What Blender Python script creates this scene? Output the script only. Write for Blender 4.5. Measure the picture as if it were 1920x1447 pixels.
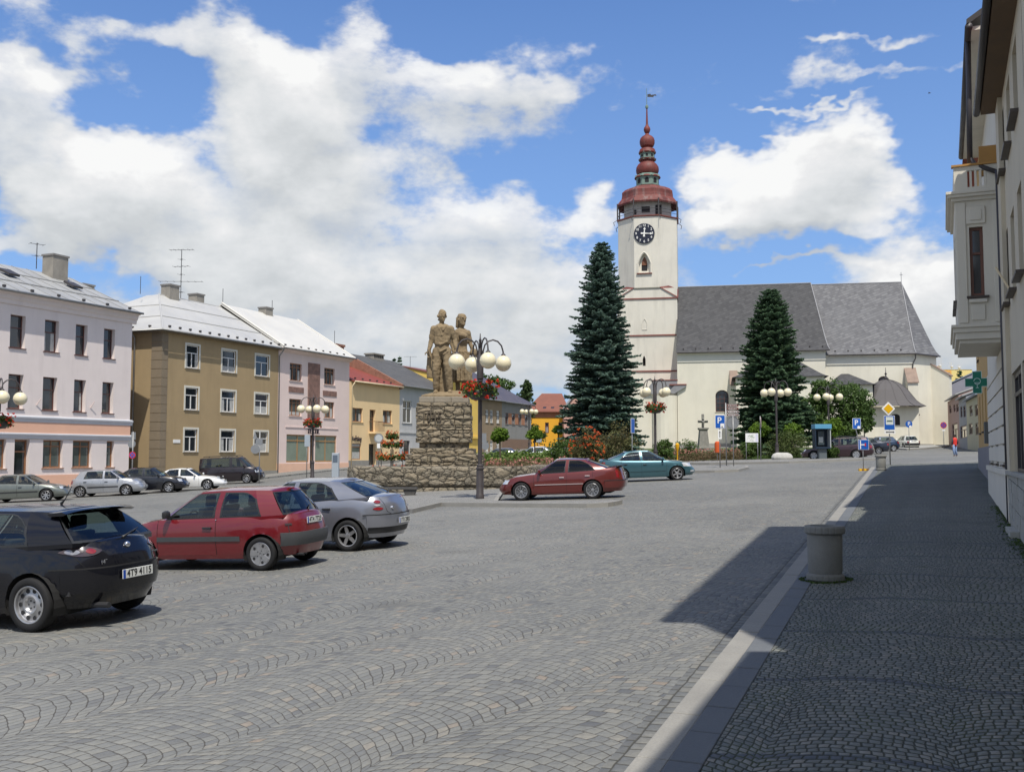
import bpy, bmesh, math, random
from mathutils import Vector, Matrix, Euler, noise
for _o in list(bpy.data.objects): bpy.data.objects.remove(_o)
SC = bpy.context.scene
COL = SC.collection
PI = math.pi
# ------------------------------------------------------------------ camera
f_ = 1870.; CX_ = 960.; CY_ = 723.5; ZC = 1.7
PITCH = math.atan(129.5/f_); YAW = math.atan(810/f_*math.cos(PITCH))
cd = bpy.data.cameras.new("camera"); cam = bpy.data.objects.new("camera", cd); COL.objects.link(cam)
cam.location = (0, 0, ZC); cam.rotation_euler = (PI/2+PITCH, 0, YAW)
cd.sensor_width = 36; cd.lens = f_/1920*36; cd.clip_end = 6000; cd.clip_start = .05
SC.camera = cam
SC.view_settings.view_transform = 'Standard'; SC.view_settings.look = 'None'
SC.view_settings.exposure = 0.12; SC.view_settings.gamma = 1
SC.cycles.max_bounces = 6; SC.cycles.diffuse_bounces = 3; SC.cycles.glossy_bounces = 3
SC.cycles.transmission_bounces = 4; SC.cycles.transparent_max_bounces = 8
# ------------------------------------------------------------------ sun
SAZ = (math.sin(math.radians(34)), -math.cos(math.radians(34)))       # horizontal direction towards the sun
SEL = math.radians(62)
sl = bpy.data.lights.new("sun", 'SUN'); sl.energy = 4.35; sl.angle = math.radians(.53); sl.color = (1, .948, .86)
so = bpy.data.objects.new("sun", sl); COL.objects.link(so)
sd = Vector((SAZ[0]*math.cos(SEL), SAZ[1]*math.cos(SEL), math.sin(SEL)))
so.rotation_euler = sd.to_track_quat('Z', 'Y').to_euler(); so.location = (0, 0, 60)
# ------------------------------------------------------------------ pixel helpers (planning numbers -> world points)
Fv = Vector((-math.sin(YAW)*math.cos(PITCH), math.cos(YAW)*math.cos(PITCH), math.sin(PITCH)))
Rv = Vector((math.cos(YAW), math.sin(YAW), 0)); Uv = Rv.cross(Fv)
CAM = Vector((0, 0, ZC))
def ray(x, y): return Fv+Rv*((x-CX_)/f_)+Uv*((CY_-y)/f_)
def onX(x, y, X): r = ray(x, y); return CAM+r*(X/r.x)
def onD(x, y, d): return CAM+ray(x, y)*d
def onP(x, y, p0, n):
    r = ray(x, y); return CAM+r*((p0-CAM).dot(n)/r.dot(n))
PP = [(-100,-4.8),(0,-2.06),(70,-.135),(82,-.075),(112,.67),(130,1.12),(200,1.5),(400,1.5),(3000,0)]
KK = [(0,.031),(60,.031),(115,.004),(1000,0)]
def pw(P, x):
    if x <= P[0][0]: return P[0][1]
    for (x0, y0), (x1, y1) in zip(P, P[1:]):
        if x <= x1: return y0+(y1-y0)*(x-x0)/(x1-x0)
    return P[-1][1]
def gz(X, Y): return pw(PP, Y)+pw(KK, Y)*max(-60, min(6, X))+ZC
def onG(x, y, dz=0):
    r = ray(x, y); t = 1.
    while t < 1500:
        q = CAM+r*t
        if q.z < gz(q.x, q.y)+dz:
            lo, hi = t-.5, t
            for _ in range(25):
                m = (lo+hi)/2; q = CAM+r*m
                if q.z < gz(q.x, q.y)+dz: hi = m
                else: lo = m
            return CAM+r*hi
        t += .5
    return CAM+r*1500
def GP(x, y): return Vector((x, y, gz(x, y)))
# ------------------------------------------------------------------ node helper + materials
class NT:
    def __init__(s, tree): s.t = tree; s.n = tree.nodes; s.l = tree.links
    def new(s, typ, **kw):
        n = s.n.new(typ)
        for k, v in kw.items():
            if k.startswith('i_'):
                k = k[2:]; k = int(k) if k.isdigit() else k
                s.set(n.inputs[k], v)
            else: setattr(n, k, v)
        return n
    def set(s, inp, v):
        if isinstance(v, bpy.types.NodeSocket): s.l.new(v, inp)
        else: inp.default_value = v
    def math(s, op, a, b=None, c=None, clamp=False):
        n = s.n.new('ShaderNodeMath'); n.operation = op; n.use_clamp = clamp
        s.set(n.inputs[0], a)
        if b is not None: s.set(n.inputs[1], b)
        if c is not None: s.set(n.inputs[2], c)
        return n.outputs[0]
    def vmath(s, op, a, b=None):
        n = s.n.new('ShaderNodeVectorMath'); n.operation = op; s.set(n.inputs[0], a)
        if b is not None: s.set(n.inputs[1], b)
        return n.outputs['Value'] if op in ('LENGTH', 'DISTANCE', 'DOT_PRODUCT') else n.outputs[0]
    def mr(s, v, a, b, c=0., d=1., smooth=False):
        n = s.n.new('ShaderNodeMapRange'); n.interpolation_type = 'SMOOTHSTEP' if smooth else 'LINEAR'
        for i, q in enumerate((v, a, b, c, d)): s.set(n.inputs[i], q)
        return n.outputs[0]
    def mix(s, fac, a, b, mode='MIX'):
        n = s.n.new('ShaderNodeMix'); n.data_type = 'RGBA'; n.blend_type = mode; n.clamp_factor = True
        s.set(n.inputs[0], fac)
        for i, q in ((6, a), (7, b)):
            if not isinstance(q, bpy.types.NodeSocket): q = (*q[:3], 1)
            s.set(n.inputs[i], q)
        return n.outputs[2]
    def noise(s, vec, scale, detail=3, rough=.55, dist=0):
        n = s.new('ShaderNodeTexNoise', i_Scale=scale, i_Detail=detail, i_Roughness=rough, i_Distortion=dist)
        if vec is not None: s.l.new(vec, n.inputs['Vector'])
        return n.outputs['Fac']
    def xyz(s, v):
        n = s.n.new('ShaderNodeSeparateXYZ'); s.set(n.inputs[0], v); return n.outputs
    def comb(s, x=0, y=0, z=0):
        n = s.n.new('ShaderNodeCombineXYZ')
        for i, q in enumerate((x, y, z)): s.set(n.inputs[i], q)
        return n.outputs[0]
    def bump(s, h, strength=.5, dist=.01):
        n = s.new('ShaderNodeBump', i_Strength=strength, i_Distance=dist); s.l.new(h, n.inputs['Height']); return n.outputs[0]
MATS = {}
def newmat(name):
    m = bpy.data.materials.new(name); m.use_nodes = True; nt = NT(m.node_tree); b = m.node_tree.nodes['Principled BSDF']; return m, nt, b
def scl(c, k): return tuple(min(1, x*k) for x in c[:3])
def M(name, col=(.5, .5, .5), rough=.8, var=.12, sc=1.2, bump=0, bsc=30, metal=0, spec=.5, coat=0, stain=0, stainc=(.12, .11, .09), trans=0, emit=0, fine=0):
    """plain surface: base colour broken by two noises, optional stains (weather), optional bump"""
    if name in MATS: return MATS[name]
    m, nt, b = newmat(name); MATS[name] = m
    b.inputs['Roughness'].default_value = rough; b.inputs['Metallic'].default_value = metal
    b.inputs['Specular IOR Level'].default_value = spec
    if coat: b.inputs['Coat Weight'].default_value = coat; b.inputs['Coat Roughness'].default_value = .04
    if trans: b.inputs['Transmission Weight'].default_value = trans
    tc = nt.new('ShaderNodeTexCoord').outputs['Object']
    if var or stain or fine:
        n1 = nt.noise(tc, sc, 5, .6)
        c = nt.mix(nt.mr(n1, .25, .75), scl(col, 1-var), scl(col, 1+var))
        if fine:
            n2 = nt.noise(tc, sc*25, 3, .7); c = nt.mix(nt.mr(n2, .3, .7, 0, fine), c, scl(col, .45))
        if stain:
            mp = nt.new('ShaderNodeMapping'); nt.l.new(tc, mp.inputs[0]); mp.inputs['Scale'].default_value = (1.6, 1.6, .22)
            n3 = nt.noise(mp.outputs[0], .9, 6, .65); c = nt.mix(nt.mr(n3, .5, .8, 0, stain), c, stainc)
        nt.l.new(c, b.inputs['Base Color'])
        if rough > .3:
            nt.l.new(nt.mr(n1, .2, .8, max(0, rough-.12), min(1, rough+.1)), b.inputs['Roughness'])
    else: b.inputs['Base Color'].default_value = (*col[:3], 1)
    if bump:
        nt.l.new(nt.bump(nt.noise(tc, bsc, 5, .65), bump, .02), b.inputs['Normal'])
    if emit:
        b.inputs['Emission Color'].default_value = (*col[:3], 1); b.inputs['Emission Strength'].default_value = emit
    return m
def cobble_mat(name, s, W, R, cols, joint, jw, bumpk=.6, bands=False, dist=.25, moss=0, rot=0, worn=0):
    """segmental-arc setts: columns of width W along Y, arcs of radius R bulging towards +Y, setts of size s"""
    m, nt, b = newmat(name); MATS[name] = m
    pos = nt.new('ShaderNodeNewGeometry').outputs['Position']
    P = nt.xyz(pos); cr_, sr_ = math.cos(rot), math.sin(rot); P0 = nt.math('MULTIPLY_ADD', P[1], -sr_, nt.math('MULTIPLY', P[0], cr_)) if rot else P[0]; P1 = nt.math('MULTIPLY_ADD', P[1], cr_, nt.math('MULTIPLY', P[0], sr_)) if rot else P[1]
    nz = nt.new('ShaderNodeTexNoise', i_Scale=.55/s*.12, i_Detail=2.); nt.l.new(pos, nz.inputs['Vector'])
    dv = nt.xyz(nt.vmath('SUBTRACT', nz.outputs['Color'], (.5, .5, .5)))
    if rot:   # slow wander of the arc columns
        nzl = nt.new('ShaderNodeTexNoise', i_Scale=.42, i_Detail=1.); nt.l.new(pos, nzl.inputs['Vector']); dl = nt.xyz(nt.vmath('SUBTRACT', nzl.outputs['Color'], (.5, .5, .5))); P0 = nt.math('MULTIPLY_ADD', dl[0], .7, P0); P1 = nt.math('MULTIPLY_ADD', dl[1], .7, P1)
    nzb = nt.new('ShaderNodeTexNoise', i_Scale=.5/s, i_Detail=1.); nt.l.new(pos, nzb.inputs['Vector'])
    dvb = nt.xyz(nt.vmath('SUBTRACT', nzb.outputs['Color'], (.5, .5, .5)))
    x = nt.math('ADD', nt.math('MULTIPLY_ADD', dv[0], s*2.6, P0), nt.math('MULTIPLY', dvb[0], s*dist*2))
    y = nt.math('ADD', nt.math('MULTIPLY_ADD', dv[1], s*2.6, P1), nt.math('MULTIPLY', dvb[1], s*dist*2))
    if R:
        cx = nt.math('DIVIDE', x, W); col = nt.math('FLOOR', cx)
        xl = nt.math('MULTIPLY', nt.math('SUBTRACT', nt.math('SUBTRACT', cx, col), .5), W)
        ph = nt.math('ARCSINE', nt.math('DIVIDE', xl, R))
        yy = nt.math('SUBTRACT', y, nt.math('MULTIPLY', nt.math('COSINE', ph), R))
        v = nt.math('DIVIDE', yy, s*1.05); row = nt.math('FLOOR', v); fv = nt.math('FRACT', v)
        h = nt.new('ShaderNodeTexWhiteNoise', noise_dimensions='2D'); nt.l.new(nt.comb(row, col), h.inputs['Vector'])
        u = nt.math('ADD', nt.math('MULTIPLY', ph, R/s), nt.math('MULTIPLY', h.outputs[0], 1.))
        cosn = nt.math('COSINE', ph)
    else:
        rx = nt.math('MULTIPLY_ADD', P[1], .0335, nt.math('MULTIPLY_ADD', dvb[0], s*.25, P[0]))
        v = nt.math('DIVIDE', rx, s); row = nt.math('FLOOR', v); fv = nt.math('FRACT', v)
        h = nt.new('ShaderNodeTexWhiteNoise', noise_dimensions='1D'); nt.l.new(row, h.inputs['W'])
        u = nt.math('ADD', nt.math('DIVIDE', y, s*1.25), h.outputs[0]); col = 3.; cosn = 1.
    cell = nt.math('FLOOR', u); fu = nt.math('FRACT', u)
    hid = nt.new('ShaderNodeTexWhiteNoise', noise_dimensions='3D'); nt.l.new(nt.comb(cell, row, col), hid.inputs['Vector'])
    eu = nt.math('MINIMUM', fu, nt.math('SUBTRACT', 1., fu))
    ev = nt.math('MULTIPLY', nt.math('MINIMUM', fv, nt.math('SUBTRACT', 1., fv)), cosn)
    e = nt.math('SMOOTH_MIN', eu, ev, .12)
    jn = nt.noise(pos, 3/s*.6, 3, .6)
    e = nt.math('ADD', e, nt.math('MULTIPLY', nt.math('SUBTRACT', jn, .5), .09))
    big = nt.noise(pos, .35, 4, .6)
    jwv = nt.mr(big, .3, .7, jw*.75, jw*1.3)
    jm = nt.mr(nt.math('DIVIDE', e, jwv), .35, 1.15, 0, 1, True)     # 1 on the stone
    cr = nt.new('ShaderNodeValToRGB'); nt.l.new(hid.outputs[0], cr.inputs[0]); el = cr.color_ramp.elements
    for i, (p_, c_) in enumerate(cols):
        if i < 2: q = el[i]; q.position = p_
        else: q = el.new(p_)
        q.color = (*c_, 1)
    stone = nt.mix(nt.mr(nt.noise(pos, 2.2/s, 4, .75), .3, .7, 0, .42), cr.outputs[0], (.07, .068, .06))
    stone = nt.mix(nt.mr(big, .3, .75, 0, .3), stone, nt.mix(1., stone, (.75, .77, .8), 'MULTIPLY'))
    if worn:   # tyre-polished lanes, patches of dust and old oil drips
        stone = nt.mix(nt.mr(nt.noise(pos, .13, 5, .65), .42, .66, 0, .35), stone, (.30, .295, .27)); stone = nt.mix(nt.mr(nt.noise(pos, .9, 6, .75), .60, .78, 0, .45), stone, (.12, .118, .11)); spot = nt.new('ShaderNodeTexVoronoi', i_Scale=.42); nt.l.new(nt.vmath('ADD', pos, nt.vmath('MULTIPLY', nz.outputs['Color'], (.9, .9, 0))), spot.inputs['Vector']); stone = nt.mix(nt.mr(spot.outputs['Distance'], .03, .22, .5, 0), stone, (.10, .10, .095))
    if bands:
        wv = nt.math('ADD', y, nt.math('ADD', nt.math('MULTIPLY', nt.math('SINE', nt.math('MULTIPLY', x, 3.1)), .09), nt.math('MULTIPLY', dv[0], .25)))
        fb = nt.math('FRACT', nt.math('DIVIDE', nt.math('ADD', wv, -.25), 1.98))
        bm = nt.math('MULTIPLY', nt.mr(fb, .0, .008), nt.mr(fb, .05, .058, 1, 0))
        stone = nt.mix(nt.math('MULTIPLY', bm, .8), stone, (.075, .085, .105))
    jc = joint
    if moss:
        jc = nt.mix(nt.mr(nt.noise(pos, 1.3, 5, .7), .5, .68, 0, 1), joint, (.045, .06, .018))
        stone = nt.mix(nt.mr(nt.math('ADD', nt.noise(pos, 2.1, 6, .75), nt.mr(P[0], .1, 1.3, 0, .16)), .62, .78, 0, .75), stone, (.05, .062, .02))
    c = nt.mix(jm, jc, stone)
    nt.l.new(c, b.inputs['Base Color'])
    b.inputs['Roughness'].default_value = .75; b.inputs['Specular IOR Level'].default_value = .35
    hh = nt.math('ADD', nt.math('MULTIPLY', nt.math('POWER', nt.mr(e, 0, .5), .5), 1.), nt.math('MULTIPLY', hid.outputs[0], .35))
    hh = nt.math('ADD', hh, nt.math('MULTIPLY', jn, .25))
    nt.l.new(nt.bump(hh, bumpk, s*.22), b.inputs['Normal'])
    return m
# ------------------------------------------------------------------ mesh builder
class MB:
    def __init__(s): s.v = []; s.f = []; s.mi = []; s.cur = 0; s.M = None
    def mat(s, i): s.cur = i; return s
    def add(s, vs, fs):
        o = len(s.v)
        for p in vs:
            p = Vector(p); s.v.append(s.M @ p if s.M else p)
        for f in fs: s.f.append([i+o for i in f]); s.mi.append(s.cur)
        return s
    def quad(s, a, b, c, d): return s.add((a, b, c, d), [(0, 1, 2, 3)])
    def poly(s, pts): return s.add(pts, [list(range(len(pts)))])
    def box(s, x0, x1, y0, y1, z0, z1):
        if x0 > x1: x0, x1 = x1, x0
        if y0 > y1: y0, y1 = y1, y0
        if z0 > z1: z0, z1 = z1, z0
        return s.add([(x0,y0,z0),(x1,y0,z0),(x1,y1,z0),(x0,y1,z0),(x0,y0,z1),(x1,y0,z1),(x1,y1,z1),(x0,y1,z1)],
                     [(0,3,2,1),(4,5,6,7),(0,1,5,4),(1,2,6,5),(2,3,7,6),(3,0,4,7)])
    def ext(s, pts, d):
        """closed prism: polygon pts extruded by vector d"""
        n = len(pts); d = Vector(d); P = [Vector(p) for p in pts]
        return s.add(P+[p+d for p in P], [list(range(n))[::-1], list(range(n, 2*n))]+[(i, (i+1) % n, n+(i+1) % n, n+i) for i in range(n)])
    def tube(s, path, r, n=8, caps=True):
        path = [Vector(p) for p in path]; k = len(path)
        rs = r if isinstance(r, (list, tuple)) else [r]*k
        up = None; o = len(s.v); vs = []
        for i, p in enumerate(path):
            t = (path[min(i+1, k-1)]-path[max(i-1, 0)]).normalized()
            if up is None: up = t.orthogonal().normalized()
            up = (up-t*up.dot(t))
            up = up.normalized() if up.length > 1e-6 else t.orthogonal().normalized()
            w = t.cross(up)
            for j in range(n):
                a = 2*PI*j/n; vs.append(p+(up*math.cos(a)+w*math.sin(a))*rs[i])
        fs = [(i*n+j, i*n+(j+1) % n, (i+1)*n+(j+1) % n, (i+1)*n+j) for i in range(k-1) for j in range(n)]
        if caps: fs += [list(range(n))[::-1], [(k-1)*n+j for j in range(n)]]
        return s.add(vs, fs)
    def lathe(s, prof, n=16, c=(0, 0, 0), a0=0, sx=1, sy=1, caps=True):
        c = Vector(c); k = len(prof); vs = []
        for r, z in prof:
            for j in range(n):
                a = a0+2*PI*j/n; vs.append(c+Vector((r*math.cos(a)*sx, r*math.sin(a)*sy, z)))
        fs = [(i*n+j, i*n+(j+1) % n, (i+1)*n+(j+1) % n, (i+1)*n+j) for i in range(k-1) for j in range(n)]
        if caps:
            if prof[0][0] > 1e-4: fs.append(list(range(n))[::-1])
            if prof[-1][0] > 1e-4: fs.append([(k-1)*n+j for j in range(n)])
        return s.add(vs, fs)
    def sphere(s, c, r, n=14, m=9, sz=1):
        return s.lathe([(r*math.sin(PI*i/m), -r*sz*math.cos(PI*i/m)) for i in range(m+1)], n, c)
    def grid(s, rows):
        k = len(rows[0]); vs = [p for r in rows for p in r]
        return s.add(vs, [(i*k+j, i*k+j+1, (i+1)*k+j+1, (i+1)*k+j) for i in range(len(rows)-1) for j in range(k-1)])
    def build(s, name, mats, parent=None, smooth=False, world=False, bevel=0, angle=None):
        me = bpy.data.meshes.new(name); me.from_pydata([tuple(v) for v in s.v], [], s.f)
        if not isinstance(mats, (list, tuple)): mats = [mats]
        for m in mats: me.materials.append(m)
        if len(mats) > 1: me.polygons.foreach_set('material_index', [min(i, len(mats)-1) for i in s.mi])
        if smooth:
            me.polygons.foreach_set('use_smooth', [True]*len(me.polygons))
            if angle: me.set_sharp_from_angle(angle=math.radians(angle))
        me.validate(); me.update()
        o = bpy.data.objects.new(name, me); COL.objects.link(o)
        if parent is not None: put(o, parent, world)
        if bevel:
            b = o.modifiers.new('bevel', 'BEVEL'); b.width = bevel; b.segments = 2; b.limit_method = 'ANGLE'
        return o
def put(o, parent, world=False):
    """parent o; world=True when its vertices are world coordinates"""
    o.parent = parent
    if world:
        w = Matrix.Identity(4); q = parent
        while q is not None:
            w = mbasis(q) @ w if q.parent is None else q.matrix_parent_inverse @ mbasis(q) @ w
            q = q.parent
        o.matrix_parent_inverse = w.inverted()
def mbasis(q): return Matrix.LocRotScale(q.location, q.rotation_euler, q.scale)
def thing(name, label, cat, loc=(0, 0, 0), rz=0, group=None):
    o = bpy.data.objects.new(name, None); COL.objects.link(o); o.empty_display_size = .3
    o.location = loc; o.rotation_euler = (0, 0, rz)
    return tag(o, label, cat, group)
def tag(o, label=None, cat=None, group=None, kind=None):
    if label: o['label'] = label
    if cat: o['category'] = cat
    if group: o['group'] = group
    if kind: o['kind'] = kind
    return o
def copy_tree(o, parent=None):
    c = o.copy(); COL.objects.link(c); c.parent = parent
    if parent is not None: c.matrix_parent_inverse = o.matrix_parent_inverse.copy()
    for ch in [x for x in bpy.data.objects if x.parent == o]: copy_tree(ch, c)
    return c
def text_obj(txt, size, mat, parent, name='lettering', depth=.004, loc=(0,0,0), rot=(0,0,0), sx=1, world=False, shear=0):
    cu = bpy.data.curves.new(name, 'FONT'); cu.body = txt; cu.size = size; cu.extrude = depth; cu.align_x = 'CENTER'; cu.align_y = 'CENTER'
    cu.shear = shear; cu.offset = size*.012
    tmp = bpy.data.objects.new('tmp', cu); COL.objects.link(tmp)
    dg = bpy.context.evaluated_depsgraph_get(); dg.update()
    me = bpy.data.meshes.new_from_object(tmp.evaluated_get(dg)); bpy.data.objects.remove(tmp)
    me.materials.clear(); me.materials.append(mat)
    o = bpy.data.objects.new(name, me); COL.objects.link(o)
    mt = Matrix.LocRotScale(Vector(loc), Euler(rot), Vector((sx, 1, 1))); me.transform(mt)
    if parent is not None: put(o, parent, world)
    return o
# ------------------------------------------------------------------ world: Nishita sky with cumulus by direction
w = bpy.data.worlds.new("World"); SC.world = w; w.use_nodes = True
nt = NT(w.node_tree); bg = nt.n['Background']
sky = nt.new('ShaderNodeTexSky', sky_type='NISHITA', sun_disc=False)
sky.sun_elevation = SEL; sky.sun_rotation = math.atan2(SAZ[0], SAZ[1]); sky.altitude = 250; sky.air_density = 1.0; sky.dust_density = .6; sky.ozone_density = 2.2
D = nt.vmath('NORMALIZE', nt.new('ShaderNodeTexCoord').outputs['Generated'])
d3 = nt.xyz(D)
az = nt.math('ARCTAN2', d3[0], d3[1]); el = nt.math('ARCSINE', d3[2])
UV = nt.comb(az, el)
def azel(x, y):
    r = ray(x, y).normalized(); return math.atan2(r.x, r.y), math.asin(r.z)
# (px, py, half-width, half-height, weight) of the cloud masses, turned into azimuth/elevation
BL = [(250,330,150,75,.8),(150,370,95,75,.85),(310,440,200,80,.75),(540,250,120,105,.9),(650,310,150,80,.65),(500,150,90,80,.5),(690,150,130,75,.42),(690,30,50,40,.32),
      (200,60,150,45,.5),(390,70,100,55,.48),(90,130,60,30,.42),(30,220,85,110,.66),(170,275,70,28,.35),(940,152,160,36,.55),(900,245,150,55,.46),
      (620,420,200,75,.50),(800,340,70,40,.42),(920,420,140,65,.58),(1110,405,60,40,.50),(760,560,330,90,.50),(1000,540,110,70,.45),(900,660,260,80,.45),(480,540,170,70,.45),(60,465,120,30,.42),
      (1570,275,85,70,1.0),(1650,320,65,50,.75),(1490,345,105,62,.9),(1345,315,62,40,.8),(1440,415,150,52,.85),(1320,420,50,35,.5),(1590,400,95,38,.55),
      (1640,500,90,22,.28),(1470,507,100,9,.42),(1810,510,90,55,.6),(1760,620,110,110,.7),(1680,125,200,15,.36),(1520,185,150,9,.36),(1450,250,110,8,.28),(1600,75,160,10,.28),(1090,75,30,20,.16)]
def blobs(vec, lim=0):
    acc = None
    for x, y, a, b, wt in BL:
        if a*b < lim: continue
        u, v = azel(x, y); n = nt.new('ShaderNodeMapping', vector_type='POINT'); q = vec
        if acc is not None:      # tiny dependency keeps the shader stack small
            k = nt.new('ShaderNodeVectorMath', operation='MULTIPLY_ADD'); nt.l.new(acc, k.inputs[0]); k.inputs[1].default_value = (1e-7,)*3; nt.l.new(vec, k.inputs[2]); q = k.outputs[0]
        nt.l.new(q, n.inputs[0])
        sx, sy = f_/a/1.1, f_/b/1.05
        n.inputs['Scale'].default_value = (sx, sy, 1); n.inputs['Location'].default_value = (-u*sx, -v*sy, 0)
        k = nt.mr(nt.vmath('LENGTH', n.outputs[0]), .15, 1.5, wt, 0, True)
        acc = k if acc is None else nt.math('SUBTRACT', nt.math('ADD', acc, k), nt.math('MULTIPLY', nt.math('MULTIPLY', acc, k), .75))
    return acc
def dens(off, lim=0, q=1):
    P3 = nt.vmath('ADD', D, off)
    s3 = nt.xyz(P3); P3 = nt.comb(s3[0], s3[1], nt.math('MULTIPLY', s3[2], 1.7))
    big = nt.noise(P3, 7.5, 6 if q else 4, .60, .15)
    u2 = nt.vmath('ADD', UV, (0, off[2], 0))
    low = nt.mr(el, .05, .26, .40, .03)
    away = nt.mr(nt.vmath('DOT_PRODUCT', D, tuple(ray(960, 500).normalized())), .35, .70, .42, 0)   # scattered cumulus over the rest of the sky
    if q:     # ragged edges: the blob field itself is looked up with a noise offset
        wob = nt.new('ShaderNodeTexNoise', i_Scale=11., i_Detail=4., i_Roughness=.6); nt.l.new(P3, wob.inputs['Vector'])
        u2 = nt.vmath('ADD', u2, nt.vmath('MULTIPLY', nt.vmath('SUBTRACT', wob.outputs['Color'], (.5, .5, .5)), (.13, .11, 0)))
    cov = nt.math('MAXIMUM', nt.math('ADD', blobs(u2, lim), low), away); o = nt.math('ADD', nt.math('MULTIPLY', nt.math('SUBTRACT', big, .5), 1.6), cov)
    return nt.math('MULTIPLY_ADD', nt.math('SUBTRACT', nt.noise(P3, 19, 5, .62, .1), .5), .62, o) if q else o
d0 = dens((0, 0, 0)); d1 = dens((.008, -.01, .030), 4200, 0)
alpha = nt.mr(d0, .16, .52, 0, 1, True)
thick = nt.mr(d0, .30, 1.20, 0, 1)
lit = nt.math('ADD', nt.math('MULTIPLY', nt.math('SUBTRACT', d0, d1), .75), nt.mr(thick, 0, 1, .50, .56))
lit = nt.math('MAXIMUM', nt.math('MINIMUM', lit, 1.), 0.)
ccol = nt.new('ShaderNodeValToRGB'); nt.l.new(lit, ccol.inputs[0]); e_ = ccol.color_ramp.elements
e_[0].position = 0; e_[0].color = (.49, .52, .56, 1); e_[1].position = 1; e_[1].color = (.90, .91, .93, 1)
for p_, c_ in ((.35, (.585, .615, .65)), (.62, (.70, .725, .76)), (.85, (.80, .81, .84))): q = e_.new(p_); q.color = (*c_, 1)
skc = nt.mix(1., sky.outputs[0], (.66, .92, 1.30), 'MULTIPLY')
ccs = nt.vmath('MULTIPLY', ccol.outputs[0], (8.4, 8.3, 8.0))   # cloud radiance on the sky's own scale
hz = nt.mix(nt.mr(el, 0, .55, .75, 0), skc, (2.3, 3.6, 5.8))
fin = nt.mix(nt.math('MULTIPLY', alpha, nt.mr(d0, .2, .8, .72, .97)), hz, ccs)
nt.l.new(fin, bg.inputs[0]); bg.inputs[1].default_value = .118
# ================================================================== building helpers
def arcpts(a0, a1, zs, zt, kind='round', n=10):
    """points of an arch from (a0,zs) over to (a1,zs) with crown zt"""
    am = (a0+a1)/2; hw = (a1-a0)/2; out = []
    for i in range(n+1):
        t = i/n
        if kind == 'gothic':
            q = abs(2*t-1); x = am+hw*(2*t-1); out.append((x, zs+(zt-zs)*(1-q**1.7)))
        else:
            th = PI*(1-t); out.append((am+hw*math.cos(th), zs+(zt-zs)*math.sin(th)))
    return out
class Wall:
    """vertical wall in plane through O (xy) along u with outward normal n, openings cut out with reveals"""
    def __init__(s, O, u, n): s.O = Vector((O[0], O[1], 0)); s.u = Vector((u[0], u[1], 0)); s.n = Vector((n[0], n[1], 0))
    def P(s, a, z, out=0): p = s.O+s.u*a+s.n*out; return Vector((p.x, p.y, z))
    def M(s, a, z): return Matrix((( s.u.x, -s.n.x, 0, s.P(a,z).x), (s.u.y, -s.n.y, 0, s.P(a,z).y), (0, 0, 1, z), (0,0,0,1)))
    def make(s, mb, a0, a1, z0, z1, holes, depth=.25, ztop=None, rmat=None):
        """holes: (h0,h1,b0,b1,kind,spring)"""
        A = sorted({a0, a1, *[h[0] for h in holes], *[h[1] for h in holes]}); Z = sorted({z0, z1, *[h[2] for h in holes], *[h[3] for h in holes]})
        A = [a for a in A if a0-1e-6 <= a <= a1+1e-6]; Z = [z for z in Z if z0-1e-6 <= z <= z1+1e-6]
        # subdivide long spans so the sheet stays tame
        for i in range(len(A)-1):
            for j in range(len(Z)-1):
                am, zm = (A[i]+A[i+1])/2, (Z[j]+Z[j+1])/2
                if any(h[0] < am < h[1] and h[2] < zm < h[3] for h in holes): continue
                mb.quad(s.P(A[i], Z[j]), s.P(A[i+1], Z[j]), s.P(A[i+1], Z[j+1]), s.P(A[i], Z[j+1]))
        c0 = mb.cur
        for h in holes:
            h0, h1, b0, b1 = h[:4]
            if len(h) > 4:
                arc = arcpts(h0, h1, h[5], b1, h[4]); k = len(arc)//2
                mb.poly([s.P(h0, b1)]+[s.P(*p) for p in arc[:k+1]]); mb.poly([s.P(*p) for p in arc[k:]]+[s.P(h1, b1)])
                out = [(h0, b0)]+arc+[(h1, b0)]
            else: out = [(h0, b0), (h0, b1), (h1, b1), (h1, b0)]
            if rmat is not None: mb.mat(rmat)
            for i in range(len(out)):
                p, q = out[i], out[(i+1) % len(out)]
                mb.quad(s.P(*p), s.P(*q), s.P(*q, -depth), s.P(*p, -depth))
            mb.mat(c0)
GL = M('window_glass', (.022, .027, .032), .06, 0, spec=.9)
GLB = M('shop_glass', (.09, .105, .10), .07, .25, .8, spec=.9)
CURT = M('curtain', (.42, .42, .40), .5, .25, 6)
WINP = random.Random(5)
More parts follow.
